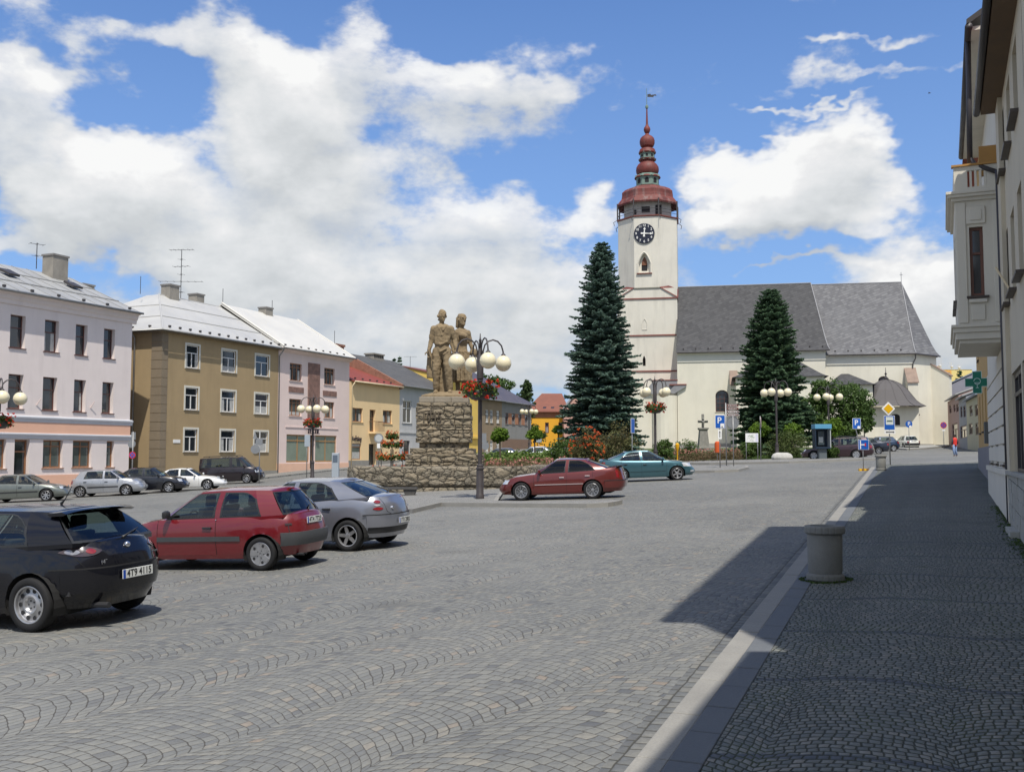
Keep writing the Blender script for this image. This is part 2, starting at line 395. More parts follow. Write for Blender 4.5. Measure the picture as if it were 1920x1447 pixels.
def window(parent, W, a0, a1, z0, z1, fm, style='T', depth=.22, sillm=None, surround=None, fw=.06, arch=None, name='window', gl=None, curtain=.6, sill_out=.07, smats=None):
    """frame (part) with pane (sub-part) in an opening of wall W"""
    w, h = a1-a0, z1-z0
    mb = MB(); mb.M = W.M(a0, z0); y0, y1 = depth-.05, depth
    if arch:
        pts = arcpts(0, w, arch[1]-z0, h, arch[0]); ins = arcpts(fw, w-fw, arch[1]-z0, h-fw, arch[0])
        o = [(0, 0)]+pts+[(w, 0)]; i_ = [(fw, fw)]+ins+[(w-fw, fw)]
        for k in range(len(o)):
            p, q, r, t = o[k], o[(k+1) % len(o)], i_[(k+1) % len(o)], i_[k]
            mb.quad((p[0], y0, p[1]), (q[0], y0, q[1]), (r[0], y0, r[1]), (t[0], y0, t[1]))
            mb.quad((t[0], y0, t[1]), (r[0], y0, r[1]), (r[0], y1, r[1]), (t[0], y1, t[1]))
    else:
        mb.box(0, fw, y0, y1, 0, h); mb.box(w-fw, w, y0, y1, 0, h); mb.box(fw, w-fw, y0, y1, 0, fw); mb.box(fw, w-fw, y0, y1, h-fw, h)
    b = fw*.8; y2 = y0-.012
    if style in ('T', 'T2'):
        t = h*.66; mb.box(fw, w-fw, y2, y1, t-b/2, t+b/2)
        mb.box(w/2-b/2, w/2+b/2, y2-.004, y1, fw, t-b/2)
        if style == 'T2': mb.box(w/2-b/2, w/2+b/2, y2-.004, y1, t+b/2, h-fw)
    elif style == 'I': mb.box(fw, w-fw, y2, y1, h*.62-b/2, h*.62+b/2)
    elif style == 'II': mb.box(w/2-b/2, w/2+b/2, y2, y1, fw, h-fw)
    elif style == 'grid':
        nx, nz = 3, 5
        for i in range(1, nx): mb.box(w*i/nx-.03, w*i/nx+.03, y2, y1, fw, h-fw if not arch else h-fw-.12)
        for i in range(1, nz): mb.box(fw, w-fw, y2-.005, y1, h*i/nz-.03, h*i/nz+.03)
    elif style.startswith('shop'):
        n = int(style[4:])
        for i in range(1, n): mb.box(w*i/n-b/2, w*i/n+b/2, y2, y1, fw, h-fw)
        mb.box(fw, w-fw, y2-.004, y1, h*.78-b/2, h*.78+b/2)
    if sillm is not None: mb.mat(1).box(-.08, w+.08, -sill_out, depth-.05, -.05, -.005).mat(0)
    if surround:
        sw = surround; mb.mat(2); e = .035
        mb.box(-sw, 0, -e, .0, -sw*.4, h+sw); mb.box(w, w+sw, -e, .0, -sw*.4, h+sw); mb.box(0, w, -e, 0, h, h+sw); mb.mat(0)
    fr = mb.build(name, smats or [fm, sillm or fm, sillm or fm], parent, world=True)
    pb = MB(); pb.M = W.M(a0, z0); yp = depth-.02
    if arch: pb.poly([(p[0], yp, p[1]) for p in [(fw*.6, fw*.6)]+arcpts(fw*.6, w-fw*.6, arch[1]-z0, h-fw*.6, arch[0])+[(w-fw*.6, fw*.6)]])
    else: pb.quad((fw*.6, yp, fw*.6), (w-fw*.6, yp, fw*.6), (w-fw*.6, yp, h-fw*.6), (fw*.6, yp, h-fw*.6))
    if curtain and WINP.random() < curtain and not arch:
        pb.mat(1); r = WINP.random(); yc = yp-.003
        if r < .5:
            k = w*WINP.uniform(.12, .28)
            for q in ((fw, fw+k), (w-fw-k, w-fw)):
                pb.quad((q[0], yc, fw), (q[1], yc, fw), (q[1]*.9+q[0]*.1, yc, h*.62), (q[0], yc, h*.62))
        else:
            k = h*WINP.uniform(.25, .5); pb.quad((fw, yc, fw), (w-fw, yc, fw), (w-fw, yc, k), (fw, yc, k))
            if WINP.random() < .5: pb.quad((fw, yc, h*.82), (w-fw, yc, h*.82), (w-fw, yc, h-fw), (fw, yc, h-fw))
    pb.build('pane', [gl or GL, CURT], fr, world=False).matrix_parent_inverse = Matrix.Identity(4)
    return fr
def span(x0, x1, X): return onX(x0, 800, X).y, onX(x1, 800, X).y
def zpx(x, y, X): return onX(x, y, X).z
def snow_guards(parent, pts, m):
    base = None
    for p in pts:
        if base is None:
            base = MB().box(-.06, .06, -.09, .09, 0, .13).build('snow_guard', m, parent); o = base
        else:
            o = base.copy(); COL.objects.link(o)
        o.parent = parent; o.matrix_parent_inverse = Matrix.Translation(-parent.location); o.location = p
def chimney(parent, c, w, d, z0, z1, m, capm, pots=0):
    mb = MB(); mb.box(c[0]-w/2, c[0]+w/2, c[1]-d/2, c[1]+d/2, z0, z1).mat(1).box(c[0]-w/2-.06, c[0]+w/2+.06, c[1]-d/2-.06, c[1]+d/2+.06, z1, z1+.12)
    return mb.build('chimney', [m, capm], parent, world=True)
def yagi(parent, p, h, arms, m, name='antenna'):
    mb = MB(); mb.tube([p, (p[0], p[1], p[2]+h)], .03, 5)
    for (t, L, n, ang) in arms:
        z = p[2]+h*t; ca, sa = math.cos(ang), math.sin(ang)
        mb.tube([(p[0]-ca*L*.5, p[1]-sa*L*.5, z), (p[0]+ca*L*.5, p[1]+sa*L*.5, z)], .018, 4)
        for i in range(n):
            k = -L*.5+L*i/max(1, n-1); q = (p[0]+ca*k, p[1]+sa*k, z); e = .28
            mb.tube([(q[0]+sa*e, q[1]-ca*e, z), (q[0]-sa*e, q[1]+ca*e, z)], .012, 4)
    return mb.build(name, m, parent, world=True)
def downpipe(parent, p0, p1, m, off=(.12, 0)):
    """gutter outlet swan neck down to the ground"""
    mb = MB(); x, y = p0[0], p0[1]
    mb.tube([(x, y, p0[2]), (x, y, p0[2]-.2), (x+off[0], y+off[1], p0[2]-.7), (x+off[0], y+off[1], p1)], .05, 6)
    return mb.build('downpipe', m, parent, smooth=True, world=True)
def roof_slab(mb, a, b, c, d, th=.1):
    """thick roof plane: a,b eave ends, c,d ridge ends"""
    a, b, c, d = map(Vector, (a, b, c, d)); n = (b-a).cross(d-a).normalized()
    if n.z < 0: n = -n
    mb.ext([a, b, c, d], -n*th)
# ================================================================== ground
ROADC = [(0, (.11, .115, .125)), (.05, (.165, .17, .17)), (.45, (.198, .202, .194)), (.9, (.228, .227, .208)), (.98, (.28, .262, .225)), (1, (.27, .22, .175))]
road_m = cobble_mat('sett_paving', .112, 1.5, .96, ROADC, (.075, .07, .06), .047, .5, rot=math.radians(12), worn=1)
WALKC = [(0, (.15, .165, .155)), (.5, (.205, .215, .195)), (.85, (.25, .25, .222)), (1, (.30, .285, .245))]
walk_m = cobble_mat('mosaic_paving', .072, 1.05, .72, WALKC, (.040, .045, .033), .13, .9, bands=True, moss=1)
plaza_m = cobble_mat('light_mosaic_paving', .07, 1.0, .7, [(0, (.25, .25, .24)), (1, (.36, .35, .33))], (.13, .125, .11), .12, .5)
gut_m = cobble_mat('straight_setts', .125, 1, 0, [(0, (.12, .125, .13)), (.5, (.175, .18, .175)), (1, (.22, .215, .195))], (.07, .068, .058), .08, .7)
gran_l = M('light_granite', (.285, .275, .25), .8, .14, 2.2, .25, 60, fine=.35)
gran_d = M('dark_granite', (.135, .145, .155), .75, .15, 2.2, .25, 60, fine=.3)
concrete = M('concrete', (.33, .33, .31), .9, .15, 1.5, .3, 40, fine=.3)
asph = M('asphalt', (.16, .16, .155), .92, .12, .6, .4, 60, fine=.3)
def lines(a, b, st):
    n = max(1, round((b-a)/st)); return [a+(b-a)*i/n for i in range(n+1)]
xs = [-3000, -800, -300, -150, -100]+lines(-60, 6, 3)+[12, 30, 80, 300, 1000, 3000]
ys = [-60, -30]+lines(-15, 140, 2.5)+[150, 170, 200, 260, 400, 900, 3500]
mb = MB(); mb.grid([[GP(x, y) for x in xs] for y in ys][::1]); g = mb.build('road', road_m, smooth=True); tag(g, kind='structure')
def drape(name, rows, m, dz, side=None, smooth=False, kind='structure', sm=None):
    """rows: list of [xy,...] across; sheet laid dz above the ground, optional vertical skirt all round"""
    mb = MB(); R_ = [[Vector((p[0], p[1], gz(p[0], p[1])+dz)) for p in r] for r in rows]
    mb.grid(R_)
    if side:
        loop = R_[0]+[r[-1] for r in R_[1:-1]]+R_[-1][::-1]+[r[0] for r in R_[1:-1]][::-1]
        for i in range(len(loop)):
            a, b = loop[i], loop[(i+1) % len(loop)]; mb.quad(a, b, b-Vector((0, 0, side)), a-Vector((0, 0, side)))
    o = mb.build(name, sm or m, smooth=smooth); tag(o, kind=kind); return o
def kx(Y): return -1.348-.0335*(Y-5.8)
YK = lines(-12, 56, .98)
# joints of the kerb slabs are real gaps
def kerb_run(name, o0, o1, dz, drop, m, L=1.0, y0=-12, y1=53, gap=.007, bev=.008):
    mb = MB(); y = y0; rr = random.Random(3)
    while y < y1:
        yb = min(y+L, y1); a = y+gap; b = yb-gap
        t = [Vector((kx(a)+o0, a, gz(kx(a), a)+dz)), Vector((kx(a)+o1, a, gz(kx(a), a)+dz)), Vector((kx(b)+o1, b, gz(kx(b), b)+dz)), Vector((kx(b)+o0, b, gz(kx(b), b)+dz))]
        j = rr.uniform(-.003, .003)
        t = [p+Vector((0, 0, j)) for p in t]; mb.ext(t, (0, 0, -drop)); y = yb
    o = mb.build(name, m, bevel=bev); tag(o, kind='structure'); return o
kerb_run('kerb', -.415, -.214, .112, .3, gran_l)
kerb_run('granite_band', -.210, 0, .120, .2, gran_d, L=.62)
drape('gutter', [[(kx(y)-.415-.25, y), (kx(y)-.417, y)] for y in YK], gut_m, .006)
drape('sidewalk', [[(kx(y)+.004, y)]+[(x, y) for x in (-.8, 0, .6, 1.2, 3)] for y in lines(-12, 56, 1.5)], walk_m, .116, .3)
# pavement island round the monument
isl = [onG(*p) for p in ((773,962),(826,949),(960,950.5),(1100,952),(1140,950),(1158,947),(1167,944.5))]+[onG(*p, .13) for p in ((1150,940.5),(1060,939.5),(1000,939.5),(925,938))]
poly = [(p.x, p.y) for p in isl]+[(-16.3, 36.5), (-15.2, 41.5), (-18, 50), (-31, 52), (-34, 42), (-22, 31)]
def slab_poly(name, poly, dz, m, km=None, kw=.16, side=.25):
    mb = MB(); top = [Vector((x, y, gz(x, y)+dz)) for x, y in poly]
    c = sum(top, Vector())/len(top)
    ins = []
    n = len(top)
    for i in range(n):
        a, b, d = top[i-1], top[i], top[(i+1) % n]
        e1 = (b-a).normalized(); e2 = (d-b).normalized(); nn = Vector((-(e1+e2).y, (e1+e2).x, 0)).normalized()
        if (c-b).dot(nn) < 0: nn = -nn
        ins.append(b+nn*kw)
    mb.poly([p+Vector((0,0,-.004)) for p in ins]).mat(1)
    for i in range(n):
        j = (i+1) % n; mb.quad(top[i], top[j], ins[j], ins[i]); mb.quad(top[i], top[i]-Vector((0,0,side)), top[j]-Vector((0,0,side)), top[j])
    o = mb.build(name, [m, km or gran_l]); tag(o, kind='structure'); return o
slab_poly('pavement_island', poly, .13, plaza_m)
# small parking nose and far pavement before the church garden
nose = [onG(*p) for p in ((1296,886.5),(1340,886),(1385,884),(1404,879.5),(1402,876.5),(1380,875),(1290,875.5))]
slab_poly('pavement_nose', [(p.x, p.y) for p in nose], .13, plaza_m)
fp = [onG(*p) for p in ((1200,871),(1330,871),(1480,868.5),(1640,862.5),(1655,860.5))]
slab_poly('garden_pavement', [(p.x, p.y) for p in fp]+[(-6.2, 73.5), (-10, 74), (-26, 73), (-31, 71.5)], .13, plaza_m)
# pavement along the far left houses
drape('house_pavement', [[(-50.3, y), (-48.6, y), (-46.8+max(0, (y-70))*.03, y)] for y in lines(28, 130, 3)], plaza_m, .12, .2)
# pavement at the church foot and street corner
drape('church_pavement', [[(x, 124.2-.04*x*0), (x, 127.6)] for x in lines(-46, 3, 3)], concrete, .12, .2)
cpts = [onG(*p) for p in ((1700,843.5),(1735,842),(1775,838),(1785,835.5))]
slab_poly('corner_pavement', [(p.x, p.y) for p in cpts]+[(3.5, 140), (-9, 124)], .14, concrete, gran_l)
drape('road_beyond', [[(x, y) for x in lines(-14, 16, 3)] for y in lines(128.2, 175, 4)], asph, .03)
# green garden ground between the square and the church
lawn = M('lawn', (.075, .11, .03), .95, .35, .8, .8, 25, fine=.5)
drape('garden_ground', [[(x, y) for x in lines(-44, -6.5, 2)] for y in lines(75.2, 119, 3)], lawn, .10, .1)
# ================================================================== houses on the left side of the square (facades in the plane X=-50)
XF = -50.
LW = Wall((XF, 0), (0, 1), (1, 0))
tin = M('tin_roof', (.34, .34, .33), .5, .12, .5, .15, 8, stain=.35, stainc=(.25, .24, .22))
tin_w = M('pale_tin_roof', (.45, .445, .425), .5, .07, .5, .12, 8, stain=.25, stainc=(.35, .33, .30))
tin_d = M('dark_metal', (.05, .045, .045), .5, .2)
zinc = M('zinc_gutter', (.30, .30, .29), .45, .2, 2, metal=.6)
chim = M('chimney_render', (.30, .275, .235), .9, .25, 1.5, .4, 20, fine=.4)
chimc = M('chimney_cap', (.22, .21, .20), .9, .2)
brick = M('old_brick', (.30, .15, .10), .9, .35, 3, .6, 12, fine=.5)
pinkw = M('pink_render', (.73, .65, .615), .9, .05, .7, .12, 40, stain=.28, stainc=(.45, .38, .36))
greycn = M('grey_cornice', (.52, .53, .56), .8, .06, 1)
salmon = M('salmon_band', (.74, .44, .31), .9, .05, 1)
winbr = M('red_brown_frame', (.115, .045, .035), .45, .1)
winor = M('brown_shop_frame', (.26, .12, .055), .45, .15, 3)
white = M('white_paint', (.78, .78, .76), .5, .04, 2)
tanw = M('tan_render', (.36, .265, .145), .92, .08, .5, .2, 40, stain=.4, stainc=(.22, .16, .08))
taup = M('taupe_render', (.215, .17, .115), .92, .1, .8, .3, 40)
greyst = M('grey_plinth', (.25, .24, .215), .9, .15, 2, .3, 20)
rosew = M('rose_render', (.73, .59, .54), .9, .05, .6, .1, 40, stain=.25, stainc=(.5, .42, .4))
creamw = M('cream_render', (.78, .575, .32), .9, .05, .7, .1, 40, stain=.08)
redrf = M('red_metal_roof', (.21, .045, .03), .75, .15, .8)
slate_o = M('old_slate', (.10, .098, .095), .75, .35, 1.2, .7, 9, fine=.5)
mural = M('carved_stone_panel', (.26, .15, .12), .85, .45, 2.5, .9, 7, fine=.5)
def eave_body(root, W, Y0, Y1, zg, ze, X1=-62):
    """side, back and top walls behind a facade"""
    return None
def shell(mb, Y0, Y1, zb, ze, Xr, zr, Xb):
    """gable ends and back of a house with ridge at Xr"""
    for Y in (Y0, Y1): mb.poly([(XF, Y, zb), (XF, Y, ze), (Xr, Y, zr), (Xb, Y, ze), (Xb, Y, zb)])
    mb.quad((Xb, Y0, zb), (Xb, Y1, zb), (Xb, Y1, ze), (Xb, Y0, ze))
# ---------------------------------------------------------------- pink corner house
Y0, Y1 = 30., span(243, 243, XF)[0]; ze = zpx(243, 586, XF)
H1 = thing('town_house', 'pink three-storey house with salmon band and dark brown windows, nearest on the left', 'house', (XF, 45, gz(XF, 45)))
cols = [(12.7,41.3),(78,105),(136.7,159),(190,211)]; Ycols = [span(a, b, XF) for a, b in cols]; Ycols = [(Ycols[0][0]-3.1, Ycols[0][1]-3.1), (Ycols[0][0]-6.2, Ycols[0][1]-6.2)]+Ycols
rows = [(zpx(91, 659, XF), zpx(91, 599.5, XF)), (zpx(91, 769, XF), zpx(91, 707, XF))]
holes = [(a, b, r[0], r[1]) for a, b in Ycols for r in rows]
zs0, zs1 = zpx(100, 877, XF), zpx(100, 825, XF)
shops = [span(*p, XF) for p in ((82,119),(137.7,173),(201,215),(-12,12.7))]
dr = span(28.6, 56.6, XF); dr2 = (34.5, 35.7)
zb = gz(XF, 40)-.8
gh = [(a, b, zs0, zs1) for a, b in shops]+[(dr[0], dr[1], gz(XF, dr[0])+.15, zs1)]
zc1, zc2 = zpx(150, 793, XF), zpx(150, 819, XF)
mb = MB(); LW.make(mb, Y0, Y1, zb, ze, holes+gh, .33)
shell(mb, Y0, Y1, zb, ze, -56, ze+2.75, -62)
mb.build('wall', pinkw, H1, world=True)
for i, h in enumerate(holes): window(H1, LW, *h, winbr, 'I', .33, sillm=winbr, fw=.07, curtain=.5)
for a, b in shops: window(H1, LW, a, b, zs0, zs1, winor, 'shop2' if b-a > .8 else 'shop1', .25, sillm=winor, gl=GLB, name='shop_window', curtain=0, fw=.09)
window(H1, LW, dr[0], dr[1], gz(XF, dr[0])+.15, zs1, winor, 'shop1', .3, name='door', fw=.12, curtain=0)
mb = MB()
mb.box(XF, XF+.06, Y0, Y1+.0, zc2+.14, zc1-.05); mb.build('salmon_band', salmon, H1, world=True)
mb = MB()
for z, hh, o in ((zc1-.05, .32, .16), (zc2-.16, .30, .14)):
    mb.ext([(XF, Y0-.02, z), (XF+o*.5, Y0-.02, z), (XF+o*.6, Y0-.02, z+hh*.4), (XF+o, Y0-.02, z+hh*.75), (XF+o, Y0-.02, z+hh), (XF, Y0-.02, z+hh+.06)], (0, Y1-Y0+.18, 0))
mb.build('string_course', greycn, H1, world=True)
MB().box(XF, XF+.05, Y0, Y1+.01, zb, zs0-.42).build('plinth', salmon, H1, world=True)
mb = MB(); prof = [(0, -.75), (.10, -.72), (.12, -.5), (.22, -.42), (.26, -.2), (.46, -.12), (.5, 0), (0, 0)]
mb.ext([(XF+a, Y0-.3, ze+b) for a, b in prof], (0, Y1-Y0+.6, 0)); mb.build('cornice', pinkw, H1, world=True, bevel=.02)
mb = MB(); zr = ze+2.85
roof_slab(mb, (XF+.56, Y0-.35, ze), (XF+.56, Y1+.35, ze), (-56, Y1+.35, zr), (-56, Y0-.35, zr), .1)
roof_slab(mb, (-62.5, Y0-.35, ze), (-62.5, Y1+.35, ze), (-56, Y1+.35, zr), (-56, Y0-.35, zr), .1)
for k in (.33, .66):   # horizontal sheet joints
    x = XF+.62+(-56-XF-.62)*k; z = ze+(zr-ze)*k; mb.box(x-.03, x+.03, Y0-.3, Y1+.3, z, z+.045)
for i in range(19):
    y = Y0+i*1.18; mb.tube([(XF+.6, y, ze+.02), (-56, y, zr+.02)], .018, 4)
rf = mb.build('roof', tin, H1, world=True)
MB().tube([(XF+.62, Y0-.3, ze-.03), (XF+.62, Y1+.35, ze-.03)], .07, 8).build('gutter', zinc, H1, world=True, smooth=True)
snow_guards(H1, [(XF+.2, Y0+1.2+i*1.95, ze+.19) for i in range(11)], tin_d)
p = onX(103, 522, -55.2); p2 = onX(103, 482, -55.2)
chimney(H1, (-55.2, p.y), 1.0, 1.25, ze+1.9, p2.z, chim, chimc)
yagi(H1, tuple(onX(68, 504, -56)), onX(68, 455, -56).z-onX(68, 504, -56).z, [(.95, .9, 3, 1.2), (.5, .3, 2, 0)], tin_d)
for x, y in ((432/3.145, 440+325/3.145), (18, 506)):
    q = onX(x, y, -53); z = ze+(zr-ze)*((XF+.62+53)/(6.62))
    MB().ext([(-52.6, q.y-.4, z-.05), (-52.6, q.y+.4, z-.05), (-53.5, q.y+.4, z+.36), (-53.5, q.y-.4, z+.36)], (.08, 0, .12)).build('skylight', tin_d, H1, world=True)
# flag holders
for px_, py_ in ((68, 760), (169, 765)):
    q = onX(px_, py_, XF); MB().tube([(XF, q.y, q.z), (XF+.25, q.y+.12, q.z+.45)], .025, 6).build('flag_holder', rosew, H1, world=True)
# ---------------------------------------------------------------- tan house with hip roof
Y0, Y1 = 54.0, span(520, 520, XF)[0]; zeT = zpx(318, 620, XF); zb = gz(XF, 54)-.8
H2 = thing('town_house', 'tan three-storey house with taupe corner strip, white windows and pale hipped tin roof', 'house', (XF, 60, gz(XF, 60)))
cols = [(346,370),(414,440),(477,502)]; zrow = [(zpx(427, 698, XF), zpx(427, 657, XF)), (zpx(427, 772.5, XF), zpx(427, 733, XF)), (zpx(427, 847, XF), zpx(427, 807, XF))]
holes = [(*span(a, b, XF), *r) for a, b in cols for r in zrow]
mb = MB(); LW.make(mb, Y0, Y1, zb, zeT, holes, .16)
SWt = Wall((-62, Y0), (1, 0), (0, -1)); SWt.make(mb, 0, 12, zb, zeT, [], .2)
mb.quad((-62, Y0, zb), (-62, Y1, zb), (-62, Y1, zeT), (-62, Y0, zeT)); mb.quad((XF, Y1, zb), (-62, Y1, zb), (-62, Y1, zeT), (XF, Y1, zeT))
mb.build('wall', tanw, H2, world=True)
for i, h in enumerate(holes): window(H2, LW, *h, white, 'T', .14, sillm=greyst, surround=.14, fw=.07, smats=[white, greyst, M('cream_surround', (.62, .60, .52), .8, .05)], curtain=.7)
mb = MB(); c = 1.15
for i in range(18):
    z0 = zb+.9+i*.62; z1 = min(z0+.585, zeT-.15)
    if z0 > zeT-.2: break
    mb.box(XF-.9, XF+.05, Y0-.05, Y0, z0, z1); mb.box(XF, XF+.05, Y0, Y0+.55, z0, z1)
mb.mat(1).box(XF-.9, XF+.02, Y0-.02, Y0+.55, zb+.5, zeT-.12)
mb.build('corner_strip', [taup, tanw], H2, world=True)
mb = MB(); mb.box(-62, XF+.06, Y0-.06, Y0, zb, gz(XF, 56)+.75); mb.box(XF, XF+.06, Y0, Y1, zb, gz(XF, 62)+.62); mb.build('plinth', greyst, H2, world=True)
zrT = zpx(293, 551, -56); e = .45; A = (XF+e, Y0-e, zeT); zR2 = zrT
mb = MB(); Yh = 60.0
roof_slab(mb, A, (XF+e, Y1, zeT), (-56, Y1, zrT), (-56, Yh, zrT)); 
mb.ext([Vector(A), Vector((-56, Yh, zrT)), Vector((-57.2, Yh, zrT)), Vector((-62.5, Y0-e, zeT))], (0, 0, -.1))
roof_slab(mb, (-62.5, Y0-e, zeT), (-62.5, Y1, zeT), (-57.2, Y1, zrT), (-57.2, Yh, zrT)); mb.ext([(-56, Yh, zrT), (-56, Y1, zrT), (-57.2, Y1, zrT), (-57.2, Yh, zrT)], (0, 0, -.1))
mb.tube([A, (-56, Yh, zrT)], .07, 6); mb.tube([(-56, Yh, zrT), (-56, Y1, zrT)], .06, 6)
for k in (.34, .67):
    x = XF+e+(-56-XF-e)*k; z = zeT+(zrT-zeT)*k; mb.box(x-.03, x+.03, Y0-e+(Yh-Y0+e)*k, Y1, z, z+.05)
    mb.box(-62.5+5.3*k, x, Y0-e+(Yh-Y0+e)*k-.03, Y0-e+(Yh-Y0+e)*k+.03, z, z+.05)
mb.build('roof', tin_w, H2, world=True)
mb = MB(); mb.box(-62, XF+e-.1, Y0-e+.08, Y1, zeT-.16, zeT-.1); mb.build('soffit', taup, H2, world=True)
mb = MB(); mb.tube([(-62, Y0-e-.06, zeT-.04), (XF+e+.06, Y0-e-.06, zeT-.04), (XF+e+.06, Y1, zeT-.04)], .07, 8); mb.build('gutter', zinc, H2, world=True, smooth=True)
snow_guards(H2, [(XF+.1, Y0+.6+i*1.05, zeT+.24) for i in range(13)]+[(XF-1.1-i*1.6, Y0-.05, zeT+.24) for i in range(5)], tin_d)
q = onX(317, 562, -56); chimney(H2, (-55.9, q.y), .9, 1.05, zrT-.8, zpx(317, 537, -56), chim, chimc)
q = onX(368, 565, -57); chimney(H2, (-57, q.y), .9, .9, zrT-.6, zpx(368, 554, -57), chim, chimc)
q = onX(198, 560, -60); chimney(H2, (-60.2, 56.6), .9, 1.1, zrT-2.2, zpx(198, 543, -60), chim, chimc)
q = onX(338.6, 562, -56); yagi(H2, tuple(q), zpx(338.6, 467, -56)-q.z, [(.99, 1.9, 6, .35), (.66, 1.3, 4, .2), (.36, 3.4, 7, .45), (.15, .4, 3, 0), (.8, .3, 2, 0), (.5, .3, 2, 0)], tin_d)
for a, b, c_ in ((263, 551, 518), (417.5, 574, 541)):
    q = onX(a, b, -56.3); MB().tube([q, (q.x, q.y, zpx(a, c_, -56.3))], .025, 5).build('lightning_rod', tin_d, H2, world=True)
mb = MB(); mb.tube([(-52.4, Y0-e-.06, zeT-.1), (-52.4, Y0-.12, zeT-.5), (-52.4, Y0-.12, zb+.3)], .06, 6); mb.build('downpipe', zinc, H2, world=True, smooth=True)
q = onX(331, 827, XF); MB().box(XF, XF+.03, q.y-.35, q.y+.35, q.z-.12, q.z+.12).build('house_sign', white, H2, world=True)
# ---------------------------------------------------------------- rose textile shop
Y0, Y1 = Y1, span(654, 654, XF)[0]; zeX = zpx(530, 652, XF); zb = gz(XF, 70)-.6
H3 = thing('town_house', 'pale rose three-storey house with carved brown panel and textile shop front', 'house', (XF, 72, gz(XF, 72)))
W2 = [((541.7,564.7),(680.5,713.5)), ((606.7,626.6),(691,721.5)), ((541.7,564.7),(747.5,778.5)), ((606.7,626.6),(754,784.5))]
hw = [(*span(*a, XF), zpx(sum(a)/2, b[1], XF), zpx(sum(a)/2, b[0], XF)) for a, b in W2]
zz = [((hw[0][2]+hw[1][2])/2, (hw[0][3]+hw[1][3])/2), ((hw[2][2]+hw[3][2])/2, (hw[2][3]+hw[3][3])/2)]
hw = [(*hw[0][:2], *zz[0]), (*hw[1][:2], *zz[0]), (*hw[2][:2], *zz[1]), (*hw[3][:2], *zz[1])]
zsa, zsb = zpx(585, 866, XF), zpx(585, 815.5, XF); s1 = span(537.6, 581, XF); s2 = span(591.5, 631.5, XF)
dd = (s1[1]+.08, s2[0]-.08, gz(XF, 72)+.2, zsb)
mb = MB(); LW.make(mb, Y0, Y1, zb, zeX, hw+[(*s1, zsa, zsb), (*s2, zsa, zsb), dd], .2); shell(mb, Y0, Y1, zb, zeX, -56, zeX+3.5, -62)
mb.build('wall', rosew, H3, world=True)
for h in hw: window(H3, LW, *h, winor, 'II' if False else 'shop3', .2, sillm=rosew, fw=.08, curtain=.9)
for s_ in (s1, s2): window(H3, LW, *s_, zsa, zsb, M('tan_shop_frame', (.36, .20, .08), .5, .1), 'shop2', .15, gl=M('blinds', (.20, .24, .19), .35, .15, 1.5), name='shop_window', fw=.11, curtain=0)
window(H3, LW, *dd, M('tan_shop_frame'), 'shop1', .35, name='door', curtain=0)
a, b = span(576, 598, XF); MB().box(XF, XF+.07, a, b, zpx(587, 792, XF), zpx(587, 681, XF)).build('carved_panel', mural, H3, world=True, bevel=.02)
for (a, b), (c, d) in (((540,568),(725.5,735.5)), ((604.5,630),(733,742.5))):
    y0_, y1_ = span(a, b, XF); xm = (a+b)/2; MB().box(XF, XF+.05, y0_, y1_, zpx(xm, d, XF), zpx(xm, c, XF)).build('stone_panel', mural, H3, world=True)
MB().box(XF, XF+.05, span(535, 535, XF)[0], span(634, 634, XF)[0], zpx(585, 802, XF)-.04, zpx(585, 802, XF)+.05).build('string_course', rosew, H3, world=True)
mb = MB(); z_ = zsa-.1
for a, b in ((Y0, dd[0]-.05), (dd[1]+.05, Y1)): mb.box(XF, XF+.04, a, b, zb, z_)
mb.build('plinth', M('peach_plinth', (.72, .46, .33), .9, .06), H3, world=True)
zrX = zpx(565, 601, -56); mb = MB()
roof_slab(mb, (XF+.5, Y0+.04, zeX+.02), (XF+.5, Y1+.25, zeX+.02), (-56, Y1+.25, zrX), (-56, Y0+.04, zrX)); roof_slab(mb, (-62.5, Y0, zeX), (-62.5, Y1+.25, zeX), (-56, Y1+.25, zrX), (-56, Y0, zrX))
mb.tube([(XF+.5, Y0+.1, zeX+.1), (-56, Y0+.1, zrX+.1)], .09, 6); mb.tube([(XF+.5, Y1+.25, zeX+.04), (-56, Y1+.25, zrX+.02)], .07, 6)
mb.build('roof', M('white_tin_roof', (.57, .555, .51), .5, .05, .5, stain=.18, stainc=(.55, .5, .44)), H3, world=True)
MB().tube([(XF+.56, Y0, zeX-.02), (XF+.56, Y1+.3, zeX-.02)], .07, 8).build('gutter', zinc, H3, world=True, smooth=True)
mb = MB(); mb.ext([(XF, Y0, zeX-.35), (XF+.1, Y0, zeX-.3), (XF+.42, Y0, zeX-.12), (XF+.42, Y0, zeX), (XF, Y0, zeX)], (0, Y1-Y0+.1, 0)); mb.build('cornice', rosew, H3, world=True)
snow_guards(H3, [(XF+.15, Y0+.7+i*1.1, zeX+.2) for i in range(9)], tin_d)
q = onX(498, 591, -56); chimney(H3, (-56, q.y), .85, 1.0, zrX-.6, zpx(498, 579, -56), chim, chimc)
q = onX(510, 592, -56); MB().tube([q, (q.x, q.y, zpx(510, 563, -56))], .025, 5).build('lightning_rod', tin_d, H3, world=True)
q = onX(627, 655, -53); MB().tube([q, (q.x, q.y, zpx(627, 620, -53))], .025, 5).build('lightning_rod', tin_d, H3, world=True)
q = onX(587.5, 809, XF+.2); text_obj('TEXTIL', .62, M('black_letter', (.03, .02, .03), .5, 0), H3, 'lettering', .04, (XF+.2, q.y, q.z), (PI/2, 0, PI/2), .92, True, shear=.2)
downpipe(H3, (XF+.5, Y0+.05, zeX-.02), gz(XF, Y0), zinc, (-.42, 0))
